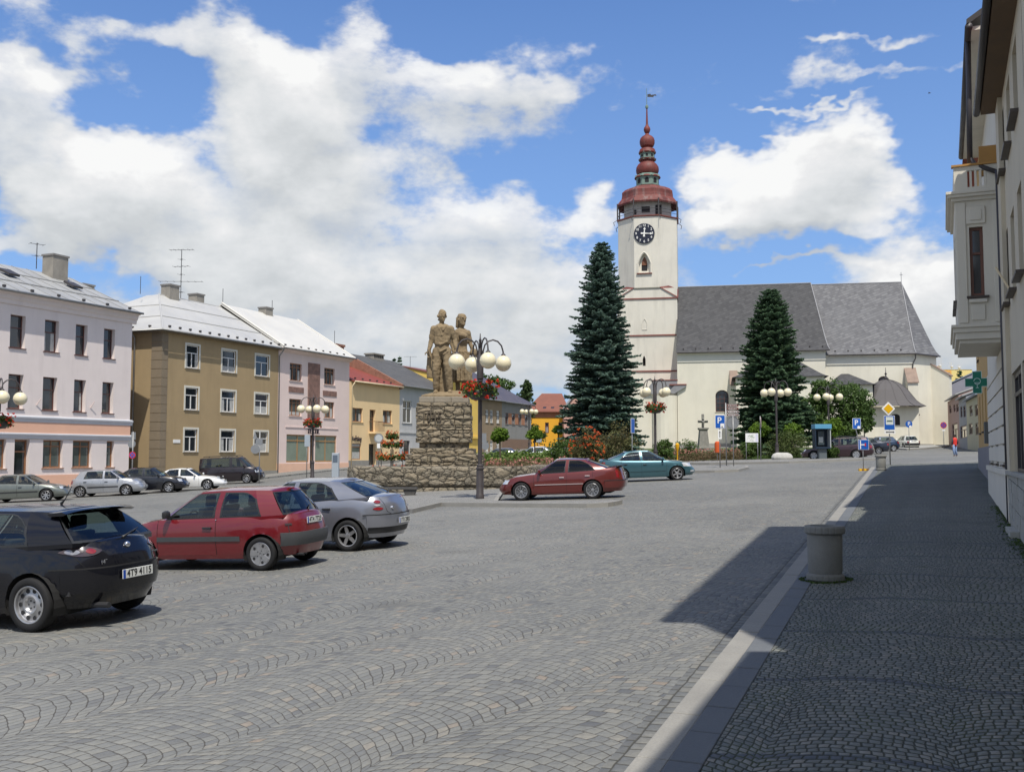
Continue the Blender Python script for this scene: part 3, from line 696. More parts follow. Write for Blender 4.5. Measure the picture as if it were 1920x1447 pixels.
# ---------------------------------------------------------------- cream flower shop
Y0, Y1 = Y1, span(749, 749, XF)[0]; zeC = zpx(700, 719.5, XF); zb = gz(XF, 82)-.6
H4 = thing('town_house', 'cream two-storey house with red metal roof and small balcony door', 'house', (XF, 82, gz(XF, 82)))
zw = (zpx(697, 792.5, XF), zpx(697, 767, XF))
hw = [(*span(659, 680, XF), *zw), (*span(717.8, 735, XF), *zw)]
db = (*span(693, 704, XF), zpx(698, 809, XF), zpx(698, 768, XF))
sh = (*span(658.6, 677, XF), zpx(668, 861, XF), zpx(668, 831, XF)); dg = (*span(692, 705, XF), gz(XF, 82)+.1, zpx(698, 832, XF))
mb = MB(); LW.make(mb, Y0, Y1, zb, zeC, hw+[db, sh, dg], .3); shell(mb, Y0, Y1, zb, zeC, -56, zeC+2.2, -62); mb.build('wall', creamw, H4, world=True)
for h in hw: window(H4, LW, *h, winor, 'II', .2, sillm=creamw, fw=.09, curtain=.9)
window(H4, LW, *db, winor, 'I', .3, fw=.07, name='balcony_door', curtain=0); window(H4, LW, *sh, winor, 'shop1', .12, gl=GLB, name='shop_window', curtain=.4); window(H4, LW, *dg, M('dark_door', (.05, .03, .02), .5), 'I', .35, name='door', curtain=0)
mb = MB(); mb.box(XF, XF+.75, db[0]-.15, db[1]+.5, db[2]-.2, db[2]-.02); mb.build('balcony', creamw, H4, world=True)
mb = MB()
for t in lines(db[0]-.1, db[1]+.45, .17): mb.tube([(XF+.7, t, db[2]), (XF+.7, t, db[2]+.95)], .015, 4)
mb.tube([(XF, db[0]-.1, db[2]+.95), (XF+.7, db[0]-.1, db[2]+.95), (XF+.7, db[1]+.45, db[2]+.95), (XF, db[1]+.45, db[2]+.95)], .025, 5)
mb.build('railing', M('brown_iron', (.16, .07, .03), .5, .1), H4, world=True)
mb = MB(); mb.box(XF, XF+.04, Y0, dg[0]-.05, zb, sh[2]-.1); mb.box(XF, XF+.04, dg[1]+.05, Y1, zb, sh[2]-.1); mb.build('plinth', greyst, H4, world=True)
q = onX(668.5, 822.5, XF+.05); text_obj('Květiny', .62, M('black_letter'), H4, 'lettering', .02, (XF+.06, q.y, q.z), (PI/2, 0, PI/2), .9, True)
zrC = zeC+2.35; mb = MB(); roof_slab(mb, (XF+.4, Y0+.3, zeC), (XF+.4, Y1-.0, zeC), (-56, Y1, zrC), (-56, Y0+.3, zrC)); roof_slab(mb, (-62.4, Y0+.3, zeC), (-62.4, Y1, zeC), (-56, Y1, zrC), (-56, Y0+.3, zrC)); mb.build('roof', redrf, H4, world=True)
mb = MB().tube([(XF+.45, Y0+.3, zeC-.03), (XF+.45, Y1, zeC-.03)], .07, 8); mb.tube([(XF+.45, Y0+.35, zeC-.05), (XF+.1, Y0+.35, zeC-.5), (XF+.1, Y0+.35, gz(XF, Y0)+.1)], .05, 6); mb.build('gutter', M('cream_gutter', (.7, .58, .38), .5), H4, world=True, smooth=True)
snow_guards(H4, [(XF+.0, Y0+1+i*1.3, zeC+.25) for i in range(6)], tin_d)
# ---------------------------------------------------------------- grey white house with dark slate roof and brick gable
Y0, Y1 = Y1, span(840, 840, XF)[0]; zeG = zpx(760, 724, XF)
H5 = thing('town_house', 'pale grey house with weathered dark slate roof and bare brick gable edge', 'house', (XF, 91, gz(XF, 91)))
greyw = M('grey_white_render', (.47, .47, .47), .9, .1, .8, .2, 40, stain=.3, stainc=(.3, .3, .3))
hh = [(*span(754.6, 771, XF), zpx(763, 793, XF), zpx(763, 751, XF)), (*span(792, 806, XF), zpx(763, 793, XF), zpx(763, 751, XF)), (*span(757, 769, XF), gz(XF, 90)+.2, zpx(763, 826, XF))]
mb = MB(); LW.make(mb, Y0, Y1, gz(XF, 88)-.6, zeG, hh, .15); zrG = zpx(662, 664, -57)
for Y in (Y0, Y1): mb.poly([(XF, Y, gz(XF, 88)-.6), (XF, Y, zeG), (-57, Y, zrG), (-64, Y, zeG), (-64, Y, gz(XF, 88)-.6)])
mb.build('wall', greyw, H5, world=True)
for h in hh[:2]: window(H5, LW, *h, white, 'T2', .12, sillm=greyst, surround=.16, smats=[white, greyst, greyw], fw=.08)
window(H5, LW, *hh[2], M('dark_door'), 'I', .2, name='door', curtain=0)
MB().box(XF, XF+.08, Y0, Y1, zpx(763, 812, XF), zpx(763, 809, XF)).build('string_course', greyw, H5, world=True)
mb = MB(); roof_slab(mb, (XF+.5, Y0+.2, zeG), (XF+.5, Y1, zeG), (-57, Y1, zrG), (-57, Y0+.2, zrG), .12); roof_slab(mb, (-64.5, Y0, zeG), (-64.5, Y1, zeG), (-57, Y1, zrG), (-57, Y0, zrG), .12); mb.build('roof', slate_o, H5, world=True)
mb = MB(); mb.ext([(XF+.3, Y0-.12, zeG-.3), (XF+.3, Y0-.12, zeG+.12), (-57, Y0-.12, zrG+.2), (-57, Y0-.12, zrG-.9), (XF-.6, Y0-.12, zeG-.55)], (0, .34, 0)); mb.build('gable_edge', brick, H5, world=True)
q = onX(653, 672, -57.5); mb = MB(); mb.box(-58.1, -56.7, Y0-1.6, Y0+.1, zeC+1, zpx(653, 655, -57.5)).box(-58.2, -56.6, Y0-1.7, Y0+.2, zpx(653, 655, -57.5), zpx(653, 651, -57.5)); mb.build('chimney', brick, H5, world=True)
q = onX(702, 680, -57); z1 = zpx(702, 672, -57); mb = MB(); mb.box(-57.6, -56.4, q.y-1.1, q.y+1.1, zrG-1, z1)
for i in range(6): mb.box(-57.55, -56.45, q.y-1.05+i*.4, q.y-.93+i*.4, z1, z1+.35)
mb.box(-57.65, -56.35, q.y-1.15, q.y+1.15, z1+.35, z1+.5); mb.build('chimney', chim, H5, world=True)
MB().tube([(XF+.55, Y0+.2, zeG-.03), (XF+.55, Y1, zeG-.03)], .07, 6).build('gutter', zinc, H5, world=True)
# ---------------------------------------------------------------- yellow, brown and grey houses beyond the monument
def simple_house(name, label, Y0, Y1, ze, zr, wm, rm, wins, Xr=-56, doors=(), style='T', fm=None, extra=None, zb=None, hip=False):
    H = thing(name, label, 'house', (XF, (Y0+Y1)/2, gz(XF, (Y0+Y1)/2))); zb = gz(XF, Y0)-.5
    mb = MB(); LW.make(mb, Y0, Y1, zb, ze, list(wins), .15); Xb = 2*Xr-XF
    for Y in (Y0, Y1): mb.poly([(XF, Y, zb), (XF, Y, ze)]+([] if hip else [(Xr, Y, zr)])+[(Xb, Y, ze), (Xb, Y, zb)])
    mb.build('wall', wm, H, world=True)
    for h in wins: window(H, LW, *h, fm or white, style, .13, sillm=greyst, fw=.09, curtain=.5)
    mb = MB(); e = .45; k = (Y1-Y0)*.0+(5.0 if hip else 0)
    mb.ext([(XF+e, Y0-.1, ze), (XF+e, Y1+.1+(.3 if hip else 0), ze), (Xr, Y1+.1-k, zr), (Xr, Y0-.1, zr)], (0, 0, -.12)); mb.ext([(Xb-e, Y0-.1, ze), (Xb-e, Y1+.1+(.3 if hip else 0), ze), (Xr, Y1+.1-k, zr), (Xr, Y0-.1, zr)], (0, 0, -.12))
    if hip: mb.ext([(XF+e, Y1+.4, ze), (Xb-e, Y1+.4, ze), (Xr, Y1+.1-k, zr)], (0, 0, -.12))
    mb.build('roof', rm, H, world=True)
    MB().tube([(XF+e+.06, Y0, ze-.03), (XF+e+.06, Y1, ze-.03)], .07, 6).build('gutter', zinc, H, world=True)
    return H
yellw = M('yellow_render', (.72, .50, .12), .9, .06, .8); brownw = M('brown_render', (.265, .20, .13), .92, .1, .8, stain=.2); greyh = M('grey_render', (.235, .235, .225), .92, .1, .8, stain=.2); purp = M('purple_slate', (.085, .075, .09), .55, .25, 1.2, .4, 8)
Ya, Yb, Yc = Y1, span(896, 896, XF)[0], span(941, 941, XF)[0]; Yd = span(996, 996, XF)[0]
H6 = simple_house('town_house', 'narrow yellow house with red-brown roof just behind the monument pedestal', Ya, Yb, zpx(880, 713, XF), zpx(880, 713, XF)+1.5, yellw, M('brown_red_roof', (.17, .06, .045), .7, .2, 1), [])
mb = MB(); z_ = zpx(888, 822, XF); mb.box(XF, XF+.25, Ya, Yb, z_, z_+.25); mb.build('string_course', yellw, H6, world=True)
z0, z1 = zpx(915, 792, XF), zpx(915, 768, XF); zg0, zg1 = zpx(915, 847, XF), zpx(915, 826, XF); ze_ = zpx(941, 752, XF)
def bx_(x, y, w): a, b = span(x, x+w, XF); return a, b
H7 = simple_house('town_house', 'brown two-storey house with paired white windows and purple slate roof', Yb, Yc, ze_, ze_+4.2, brownw, purp, [(*bx_(x, 0, 5.5), a, b) for x in (897.5, 910.5, 919, 931) for a, b in ((z0, z1), (zg0, zg1))], style='T2')
z0, z1 = zpx(970, 796, XF), zpx(970, 776, XF); zg0, zg1 = zpx(970, 844, XF), zpx(970, 827, XF)
H8 = simple_house('town_house', 'grey two-storey house with orange-brown panels between upper windows and hipped purple roof', Yc, Yd, ze_-.05, ze_+4.1, greyh, purp, [(*bx_(x, 0, 5), z0, z1) for x in (947.5, 960, 972, 984)]+[(*bx_(x, 0, 5), zg0, zg1) for x in (960, 972, 984)], fm=winbr, hip=True)
orp = M('orange_brown_panel', (.36, .17, .095), .9, .1)
for x in (953, 965.5, 977.5): MB().box(XF, XF+.04, *span(x, x+6, XF), z0, z1).build('wall_panel', orp, H8, world=True)
MB().box(XF, XF+.03, Yc+.05, Yd-.05, zg0-1.2, zg1+.25).build('ground_floor_band', M('brown_band', (.20, .13, .09), .9, .1), H8, world=True)
# yellow house with metal roof, farther up behind the slate roof
H9 = thing('town_house', 'yellow house top with grey metal roof rising behind the dark slate roof', 'house', (-63, 118, gz(-60, 118)))
a = onX(776, 712, -66); b = onX(806, 712, -66); zt = zpx(790, 696, -66); zr_ = zpx(790, 687, -66)
mb = MB(); mb.box(-76, -66, a.y, b.y+4, 0, zt); mb.build('wall', yellw, H9, world=True)
mb = MB(); mb.ext([(-65.6, a.y-.6, zt), (-65.6, b.y+4.4, zt), (-68.5, b.y+4.4, zr_+.3), (-68.5, a.y+2.2, zr_+.3)], (0, 0, -.1)); mb.ext([(-65.6, a.y-.6, zt), (-68.5, a.y+2.2, zr_+.3), (-74, a.y+2.2, zr_+.3), (-76.4, a.y-.6, zt)], (0, 0, -.1)); mb.ext([(-68.5, a.y+2.2, zr_+.3), (-68.5, b.y+4.4, zr_+.3), (-74, b.y+4.4, zr_+.3), (-74, a.y+2.2, zr_+.3)], (0, 0, -.1))
mb.build('roof', tin, H9, world=True)
q = onD(770, 692, 118); yagi(H9, tuple(onD(769, 695, 132)), 1.9, [(.98, 1.6, 5, .4)], tin_d)
# ---------------------------------------------------------------- orange house closing the street
def facing(px0, px1, pyb, pyt, d):
    """vertical wall plane seen square-on at depth d; returns Wall and the local extents"""
    p = onD(px0, 800, d); q = onD(px1, 800, d); u = Vector((Rv.x, Rv.y, 0)); n = Vector((u.y, -u.x, 0))
    return Wall((p.x, p.y), (u.x, u.y), (n.x, n.y)), (q-p).dot(u), onD(px0, pyb, d).z, onD(px0, pyt, d).z
d = 150.; k = d/f_
Wo, L, zb, zt = facing(1003, 1062, 848, 771, d); ch = lambda x: (x-1003)*k; cz = lambda y: onD(1003, y, d).z
H10 = thing('town_house', 'orange house with brown-red hipped roof and skylights closing the street', 'house', tuple(Wo.P(L/2, gz(-50, 140)-1)))
hs = [(ch(1022)-.0, ch(1029), cz(812), cz(792)), (ch(1047), ch(1056), cz(812), cz(792))]
mb = MB(); Wo.make(mb, -1, L, zb-2, zt, hs, .15); mb.ext([Wo.P(L, zb-2), Wo.P(L, zt), Wo.P(L, zt, -9), Wo.P(L, zb-2, -9)], (.01, 0, 0)); mb.build('wall', M('orange_render', (.74, .38, .03), .9, .06, .8), H10, world=True)
for h in hs: window(H10, Wo, *h, winbr, 'T', .12, fw=.12, curtain=.3)
mb = MB(); mb.box(0, 0.01, 0, .01, 0, .01)
mb = MB(); mb.quad(Wo.P(-1, cz(783), .03), Wo.P(L, cz(783), .03), Wo.P(L, zt, .03), Wo.P(-1, zt, .03)); mb.build('frieze', M('orange_brown_panel'), H10, world=True)
mb = MB(); zr_ = cz(746)
mb.ext([Wo.P(-1.6, zt, .5), Wo.P(L+.5, zt, .5), Wo.P(L-.4, zr_+1.0, -5), Wo.P(1.2, zr_+1.0, -5)], (0, 0, -.15)); mb.ext([Wo.P(-1.6, zt, -10), Wo.P(L+.5, zt, -10), Wo.P(L-.4, zr_+1.0, -5), Wo.P(1.2, zr_+1.0, -5)], (0, 0, -.15)); mb.ext([Wo.P(-1.6, zt, .5), Wo.P(-1.6, zt, -10), Wo.P(1.2, zr_+1., -5)], (0, 0, -.15))
mb.build('roof', M('tile_roof', (.20, .075, .05), .8, .15, 1, .5, 12), H10, world=True)
for x in (1017, 1032): MB().ext([Wo.P(ch(x), cz(770.5), -.1), Wo.P(ch(x+6), cz(770.5), -.1), Wo.P(ch(x+8), cz(765), -.75), Wo.P(ch(x+2), cz(765), -.75)], (0, 0, .25)).build('skylight', M('window_glass'), H10, world=True)
Wp, L2, zb2, zt2 = facing(1055, 1100, 848, 768, 146.)
H11 = thing('town_house', 'pinkish gabled house mostly hidden behind the tall spruce', 'house', tuple(Wp.P(L2/2, zb2)))
mb = MB(); mb.poly([Wp.P(.2, zb2-2), Wp.P(L2, zb2-2), Wp.P(L2, zt2), Wp.P(L2/2+.2, zt2+2.2), Wp.P(.2, zt2)]); mb.poly([Wp.P(.2, zb2-2, -8), Wp.P(L2, zb2-2, -8), Wp.P(L2, zt2, -8), Wp.P(L2/2+.2, zt2+2.2, -8), Wp.P(.2, zt2, -8)]); mb.quad(Wp.P(.2, zb2-2), Wp.P(.2, zb2-2, -8), Wp.P(.2, zt2, -8), Wp.P(.2, zt2)); mb.build('wall', M('dusty_pink', (.55, .33, .27), .9, .1), H11, world=True)
mb = MB(); mb.ext([Wp.P(-.2, zt2-.3, .3), Wp.P(L2/2+.2, zt2+2.4, .3), Wp.P(L2/2+.2, zt2+2.4, -8), Wp.P(-.2, zt2-.3, -8)], (0, 0, .2)); mb.ext([Wp.P(L2+.3, zt2-.3, .3), Wp.P(L2/2+.2, zt2+2.4, .3), Wp.P(L2/2+.2, zt2+2.4, -8), Wp.P(L2+.3, zt2-.3, -8)], (0, 0, .2)); mb.build('roof', tin, H11, world=True)
# ================================================================== church
CE = Vector((math.cos(math.radians(12.3)), math.sin(math.radians(12.3)), 0)); CN = Vector((CE.y, -CE.x, 0))   # east along the nave, south normal
P17 = onD(1700, 836, 121)
def cpl(px_, py_, off=0):
    """local (x, z) of a pixel on the plane parallel to the south wall, off metres behind it"""
    q = onP(px_, py_, P17-CN*off, CN); return (q-C0).dot(CE), q.z
C0 = Vector((0, 0, 0)); x0_, _ = cpl(1271, 800); C0 = P17+CE*(x0_-(P17.dot(CE))); C0.z = 0
CH = thing('church', 'cream church with slate roofs and octagonal tower with red bulbous spire and clock', 'church', (C0.x, C0.y, 0), math.radians(12.3))
CW = Wall((0, 0), (1, 0), (0, -1))     # local frame: x east, y north
chw = M('church_render', (.69, .655, .545), .92, .08, .35, .2, 30, stain=.3, stainc=(.48, .45, .36))
towr = M('tower_render', (.65, .615, .53), .92, .07, .4, .2, 30, stain=.4, stainc=(.34, .32, .28))
coping = M('red_coping', (.20, .065, .05), .7, .25, 2)
redmt = M('rusty_red_metal', (.145, .026, .019), .65, .4, 1.3, .25, 10, stain=.35, stainc=(.25, .17, .14)); gromt = M('worn_gallery_metal', (.14, .034, .027), .7, .5, 1.1, .3, 8, stain=.95, stainc=(.25, .205, .19))
green = M('verdigris', (.16, .23, .19), .8, .2, 2)
slate1 = M('dark_slate', (.085, .087, .095), .6, .22, .5, .6, 7, fine=.4, stain=.4, stainc=(.14, .14, .145))
def slate_mat(name, k):
    m, nt, b = newmat(name); MATS[name] = m
    tc = nt.new('ShaderNodeTexCoord').outputs['Object']; p = nt.xyz(tc)
    q = nt.math('ADD', nt.math('MULTIPLY', p[2], 2.6), nt.math('MULTIPLY_ADD', p[0], -1.1, nt.math('MULTIPLY', p[1], .35))); r = nt.math('ADD', nt.math('MULTIPLY', p[2], 1.2), nt.math('MULTIPLY', p[0], 2.2))
    wn = nt.new('ShaderNodeTexWhiteNoise', noise_dimensions='2D'); nt.l.new(nt.comb(nt.math('FLOOR', q), nt.math('FLOOR', r)), wn.inputs['Vector'])
    e = nt.mr(nt.math('FRACT', q), 0, .22, 0, 1)
    c = nt.mix(wn.outputs[0], scl((.115, .115, .122), k), scl((.19, .19, .195), k)); c = nt.mix(nt.mr(nt.noise(tc, .35, 5, .7), .3, .7, 0, .4), c, scl((.15, .15, .156), k))
    c = nt.mix(nt.math('SUBTRACT', 1., e), c, scl((.10, .10, .11), k)); nt.l.new(c, b.inputs['Base Color']); b.inputs['Roughness'].default_value = .72; b.inputs['Specular IOR Level'].default_value = .25
    nt.l.new(nt.bump(nt.math('ADD', e, wn.outputs[0]), .5, .03), b.inputs['Normal']); return m
slate2 = slate_mat('light_slate', .9); slate1 = slate_mat('dark_slate_courses', .43)
X1, zE1 = cpl(1547, 656); _, zE0 = cpl(1300, 661); zE = (zE1+zE0)/2
YR = 8.0
_, zRg = cpl(1400, 535, YR); X2, zE2 = cpl(1712, 663, .6); XRd, _ = cpl(1690, 531, YR); X1r, _ = cpl(1520, 531, YR)
zg = 1.7+.8
# nave body
mb = MB(); hA = cpl(1342, 772), cpl(1366, 731); a0, a1 = hA[0][0], hA[1][0]; zA0, zA1 = hA[0][1], hA[1][1]
hN = [(a0, a1, zA0, zA1, 'round', zA1-.7)]
CW.make(mb, 0, X1, zg-1.5, zE, hN, .45)
mb.poly([(0, 0, zg-1.5), (0, 0, zE), (0, YR, zRg), (0, 16, zE), (0, 16, zg-1.5)]); mb.quad((0, 16, zg-1.5), (X1, 16, zg-1.5), (X1, 16, zE), (0, 16, zE)); mb.quad((X1, 0, zg-1.5), (X1, .6, zg-1.5), (X1, .6, zE), (X1, 0, zE))
W2c = Wall((0, .6), (1, 0), (0, -1)); xa, za = cpl(1647, 722, .6); xb, zb_ = cpl(1667, 705, .6)
W2c.make(mb, X1, X2, zg-1.5, zE2, [(xa, xb, za, zb_, 'round', zb_-.5)], .4)
apse = [(X2, .6), (X2+3.5, 4.6), (X2+3.5, 11.4), (X2, 15.4)]
for p, q in zip(apse, apse[1:]): mb.quad((*p, zg-1.5), (*q, zg-1.5), (*q, zE2), (*p, zE2))
mb.quad((X1, 15.4, zg-1.5), (X2, 15.4, zg-1.5), (X2, 15.4, zE2), (X1, 15.4, zE2))
nave = mb.build('wall', chw, CH)
window(CH, CW, a0, a1, zA0, zA1, M('rust_frame', (.10, .045, .04), .6), 'grid', .4, arch=('round', zA1-.7), fw=.1, sillm=chw).matrix_parent_inverse = Matrix.Identity(4)
window(CH, W2c, xa, xb, za, zb_, M('rust_frame'), 'grid', .35, arch=('round', zb_-.5), fw=.1).matrix_parent_inverse = Matrix.Identity(4)
# cornice frieze and plinth, 3 cm proud
frz = M('frieze_shade', (.64, .62, .54), .9, .05)
mb = MB(); mb.box(.03, X1+.04, -.05, 0, zE-1.15, zE-.1); mb.ext([(0, 0, zE-.3), (0, -.1, zE-.28), (0, -.32, zE-.05), (0, -.32, zE), (0, 0, zE)], (X1+.1, 0, 0)); mb.box(.0, X1+.06, -.09, 0, zE-1.22, zE-1.12)
mb.box(X1, X2+.03, .54, .6, zE2-1.15, zE2-.1); mb.ext([(X1, .6, zE2-.3), (X1, .5, zE2-.28), (X1, .3, zE2-.05), (X1, .3, zE2), (X1, .6, zE2)], (X2-X1+.2, 0, 0)); mb.box(X1, X2+.05, .5, .6, zE2-1.22, zE2-1.12)
mb.build('frieze', frz, CH)
zpl = cpl(1300, 831)[1]
plm = M('church_plinth', (.30, .29, .265), .92, .15, 1, .3, 20)
mb = MB(); mb.box(0, X1+.06, -.08, 0, zg-1.5, zpl); mb.box(X1, X2, .52, .6, zg-1.5, zpl-.1)
for p, q in zip(apse, apse[1:]):
    p_, q_ = Vector((*p, 0)), Vector((*q, 0)); n = Vector(((q_-p_).y, -(q_-p_).x, 0)).normalized()*.08; mb.ext([p_+Vector((0,0,zg-1.5)), q_+Vector((0,0,zg-1.5)), q_+n+Vector((0,0,zg-1.5)), p_+n+Vector((0,0,zg-1.5))], (0, 0, zpl-zg+1.4))
mb.build('plinth', plm, CH)
def bell(e, r, ks=((0, 0), (.1, .055), (.22, .16), (1, 1))):
    """points from eave e up to ridge r with a bellcast foot"""
    e, r = Vector(e), Vector(r); return [Vector((e.x+(r.x-e.x)*k, e.y+(r.y-e.y)*k, e.z+(r.z-e.z)*z)) for k, z in ks]
mb = MB(); o = .45
def slope(mb, a, b, c, d):
    A, B = bell(a, d), bell(b, c)
    for i in range(len(A)-1): mb.quad(A[i], B[i], B[i+1], A[i+1])
x_s = X1r
slope(mb, (-.1, -o, zE), (X1+.5, -o, zE), (x_s, YR, zRg), (-.1, YR, zRg)); slope(mb, (-.1, 16+o, zE), (X1+.5, 16+o, zE), (x_s, YR, zRg), (-.1, YR, zRg))
mb.poly([(X1+.5, -o, zE), *bell((X1+.5, -o, zE), (x_s, YR, zRg))[1:], (x_s, YR, zRg), (x_s, .7, zE)])
mb.build('roof', slate1, CH)
mb = MB(); zR2 = cpl(1600, 532, YR)[1]
ev = [(X2+.25, .6-o, zE2), (X2+3.5+o, 4.4, zE2), (X2+3.5+o, 11.6, zE2), (X2+.25, 15.4+o, zE2)]; top = (XRd, YR, zR2)
slope(mb, (x_s-3, .6-o, zE2), ev[0], top, (x_s, YR, zR2)); slope(mb, (x_s-3, 15.4+o, zE2), ev[3], top, (x_s, YR, zR2))
for p, q in zip(ev, ev[1:]):
    A, B = bell(p, top), bell(q, top)
    for i in range(len(A)-1): mb.quad(A[i], B[i], B[i+1], A[i+1])
mb.build('chancel_roof', [slate2], CH)
mb = MB(); mb.tube([(-.1, YR, zRg+.03), (x_s, YR, zRg+.03)], .09, 6); mb.tube([(x_s, YR, zR2+.03), top], .09, 6); mb.tube([p+Vector((0, 0, .04)) for p in bell((X1+.5, -o, zE), (x_s, YR, zRg))], .07, 5); mb.tube([p+Vector((0, 0, .04)) for p in bell(ev[0], top)], .07, 5)
mb.tube([top, (top[0], top[1], top[2]+1.3)], .035, 5); mb.box(top[0]-.18, top[0]+.18, top[1]-.02, top[1]+.02, top[2]+.95, top[2]+1.02)
mb.build('ridge_cap', M('lead', (.24, .24, .25), .6, .1), CH)
mb = MB(); mb.tube([(0, -o-.05, zE-.05), (X1+.5, -o-.05, zE-.05)], .09, 6); mb.tube([(X1+.4, .6-o-.05, zE2-.05), (ev[0][0], ev[0][1]-.05, zE2-.05), (ev[1][0], ev[1][1], zE2-.05)], .09, 6)
mb.tube([(X2+.2, .2, zE2-.05), (X2+.2, .3, zE2-.6), (X2-.1, .5, zE2-1.3), (X2-.1, .5, zE2-2.6), (X2-.8, .3, zE2-3.2)], .07, 6)
mb.build('gutter', tin_d, CH)
# snow guards: a row on each slope
for i in range(24):
    x = .8+i*1.55
    if x > X2-.5: break
    yy, zz = (-o+.62, zE+.42) if x < X1 else (.6-o+.62, zE2+.42)
    ob = MB().box(-.08, .08, -.08, .08, 0, .18).build('snow_guard', tin_d, CH) if i == 0 else sg.copy()
    if i == 0: sg = ob
    else: COL.objects.link(ob); ob.parent = CH
    ob.location = (x, yy, zz)
# buttresses
def buttress(px0, px1, pyt, off, w, dpt, x=None):
    xx, zt = cpl(px0, pyt, off); xx = x if x is not None else xx; y0 = .6+off-.6
    mb = MB(); mb.box(xx, xx+w, y0-dpt, y0, zg-1.5, zt-1.2); mb.ext([(xx, y0-dpt, zt-1.2), (xx, y0, zt-1.2), (xx, y0, zt+.6)], (w, 0, 0)); b_ = mb.build('buttress', chw, CH)
    mb = MB(); mb.ext([(xx-.1, y0-dpt-.15, zt-1.3), (xx-.1, y0-dpt-.15, zt-1.18), (xx-.1, y0+.02, zt+.72), (xx-.1, y0+.02, zt+.6)], (w+.2, 0, 0)); mb.box(xx-.08, xx+w+.08, y0-dpt-.1, y0-.2, zt-5.2, zt-5.05); mb.build('coping', M('brown_coping', (.26, .19, .15), .85, .25, 2), b_)
bz = cpl(1713, 700, 0)
buttress(1713, 0, 700, .6, 1.15, 1.7, X2-1.0)
q = apse[1]; a_ = math.radians(-25)
mb = MB(); mb.M = Matrix.Translation((q[0]-.5, q[1]-.6, 0)) @ Matrix.Rotation(math.radians(-28), 4, 'Z'); zt = cpl(1740, 690, 4)[1]
mb.box(-.3, 2.0, -.5, .5, zg-1.5, zt-1.0); mb.ext([(-.3, -.5, zt-1.0), (2.0, -.5, zt-1.0), (-.3, -.5, zt+.5)], (0, 1, 0)); b_ = mb.build('buttress', chw, CH)
mb2 = MB(); mb2.M = mb.M; mb2.ext([(2.15, -.6, zt-1.15), (2.15, -.6, zt-1.0), (-.3, -.6, zt+.65), (-.3, -.6, zt+.5)], (0, 1.2, 0)); mb2.build('coping', M('brown_coping'), b_)
buttress(1368, 0, 705, 0, .8, 1.6, cpl(1369, 700)[0])
# annex in front of the tower foot
mb = MB(); xL = cpl(1187, 740)[0]; zt = cpl(1230, 737)[1]; mb.box(xL, .0, .3, 4.5, zg-1.8, zt); mb.lathe([(1.6, zg-1.8), (1.6, cpl(1250, 742)[1])], 20, (-1.6, .4, 0)); mb.build('stair_annex', chw, CH)
mb = MB(); za = cpl(1268, 722)[1]; mb.ext([(-4.2, .0, zt-.1), (-4.2, .0, zt+.1), (-3.0, .0, za+.6), (.0, .0, za+.6), (.0, .0, zt-.1)], (0, 4, 0)); mb.ext([(-1.2, -.3, za-.9), (-.2, -.3, za+.1), (1.1, -.3, za), (1.1, -.3, za-.2), (-.4, -.3, za-1.1)], (0, .5, 0)); mb.build('coping', [M('lead'), coping], CH)
mb = MB(); mb.box(-1.0, 1.15, -.36, .3, za-.02, za+.12); mb.box(-3.1, .05, -.06, 4, za+.6, za+.72); mb.build('coping_edge', coping, CH)
# tower
T = -.02; TW = 7.9; cx_, cy_ = T-TW/2, YR
zt_ = lambda x, y, off=4.05: cpl(x, y, off)[1]
TWl = Wall((0, YR-TW/2), (1, 0), (0, -1))
zO = zt_(1215, 541); zTop = cpl(1212, 418.5, YR)[1]
slit = (*(sorted((cpl(1205, 680, 4.05)[0], cpl(1210.5, 680, 4.05)[0]))), zt_(1208, 686), zt_(1208, 667))
mb = MB(); TWl.make(mb, cx_-TW/2, T, zg-2, zO, [(*slit, 'gothic', slit[3]-.5)], .5)
x0t, x1t, y0t, y1t = cx_-TW/2, T, YR-TW/2, YR+TW/2
for a, b in (((x1t, y0t), (x1t, y1t)), ((x1t, y1t), (x0t, y1t)), ((x0t, y1t), (x0t, y0t))): mb.quad((*a, zg-2), (*b, zg-2), (*b, zO), (*a, zO))
mb.build('tower_base', towr, CH)
xs0, zs0_ = cpl(1204, 618, 4.0); xs1, zs1_ = cpl(1212.5, 598, 4.0)
pts = [(xs0, zs0_)]+arcpts(xs0, xs1, zs1_-.5, zs1_, 'gothic')+[(xs1, zs0_)]
mb = MB(); mb.tube([(p[0], y0t-.01, p[1]) for p in pts]+[(xs0, y0t-.01, zs0_)], .06, 4); mb.build('blind_niche', towr, CH)
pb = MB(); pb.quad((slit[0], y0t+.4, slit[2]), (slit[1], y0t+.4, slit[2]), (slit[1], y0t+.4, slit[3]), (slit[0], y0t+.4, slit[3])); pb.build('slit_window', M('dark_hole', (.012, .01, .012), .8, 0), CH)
mb = MB()
for y in (560, 629, 696): z = zt_(1210, y); mb.box(x0t-.1, x1t+.08, y0t-.1, y1t+.1, z-.09, z+.09)
mb.build('string_course', coping, CH)
R8 = TW/2/math.cos(PI/8); a8 = PI/8
octw = [(cx_+R8*math.cos(a8+i*PI/4-PI/2-PI/4), cy_+R8*math.sin(a8+i*PI/4-PI/2-PI/4)) for i in range(8)]   # first face: 0-1
OW = []
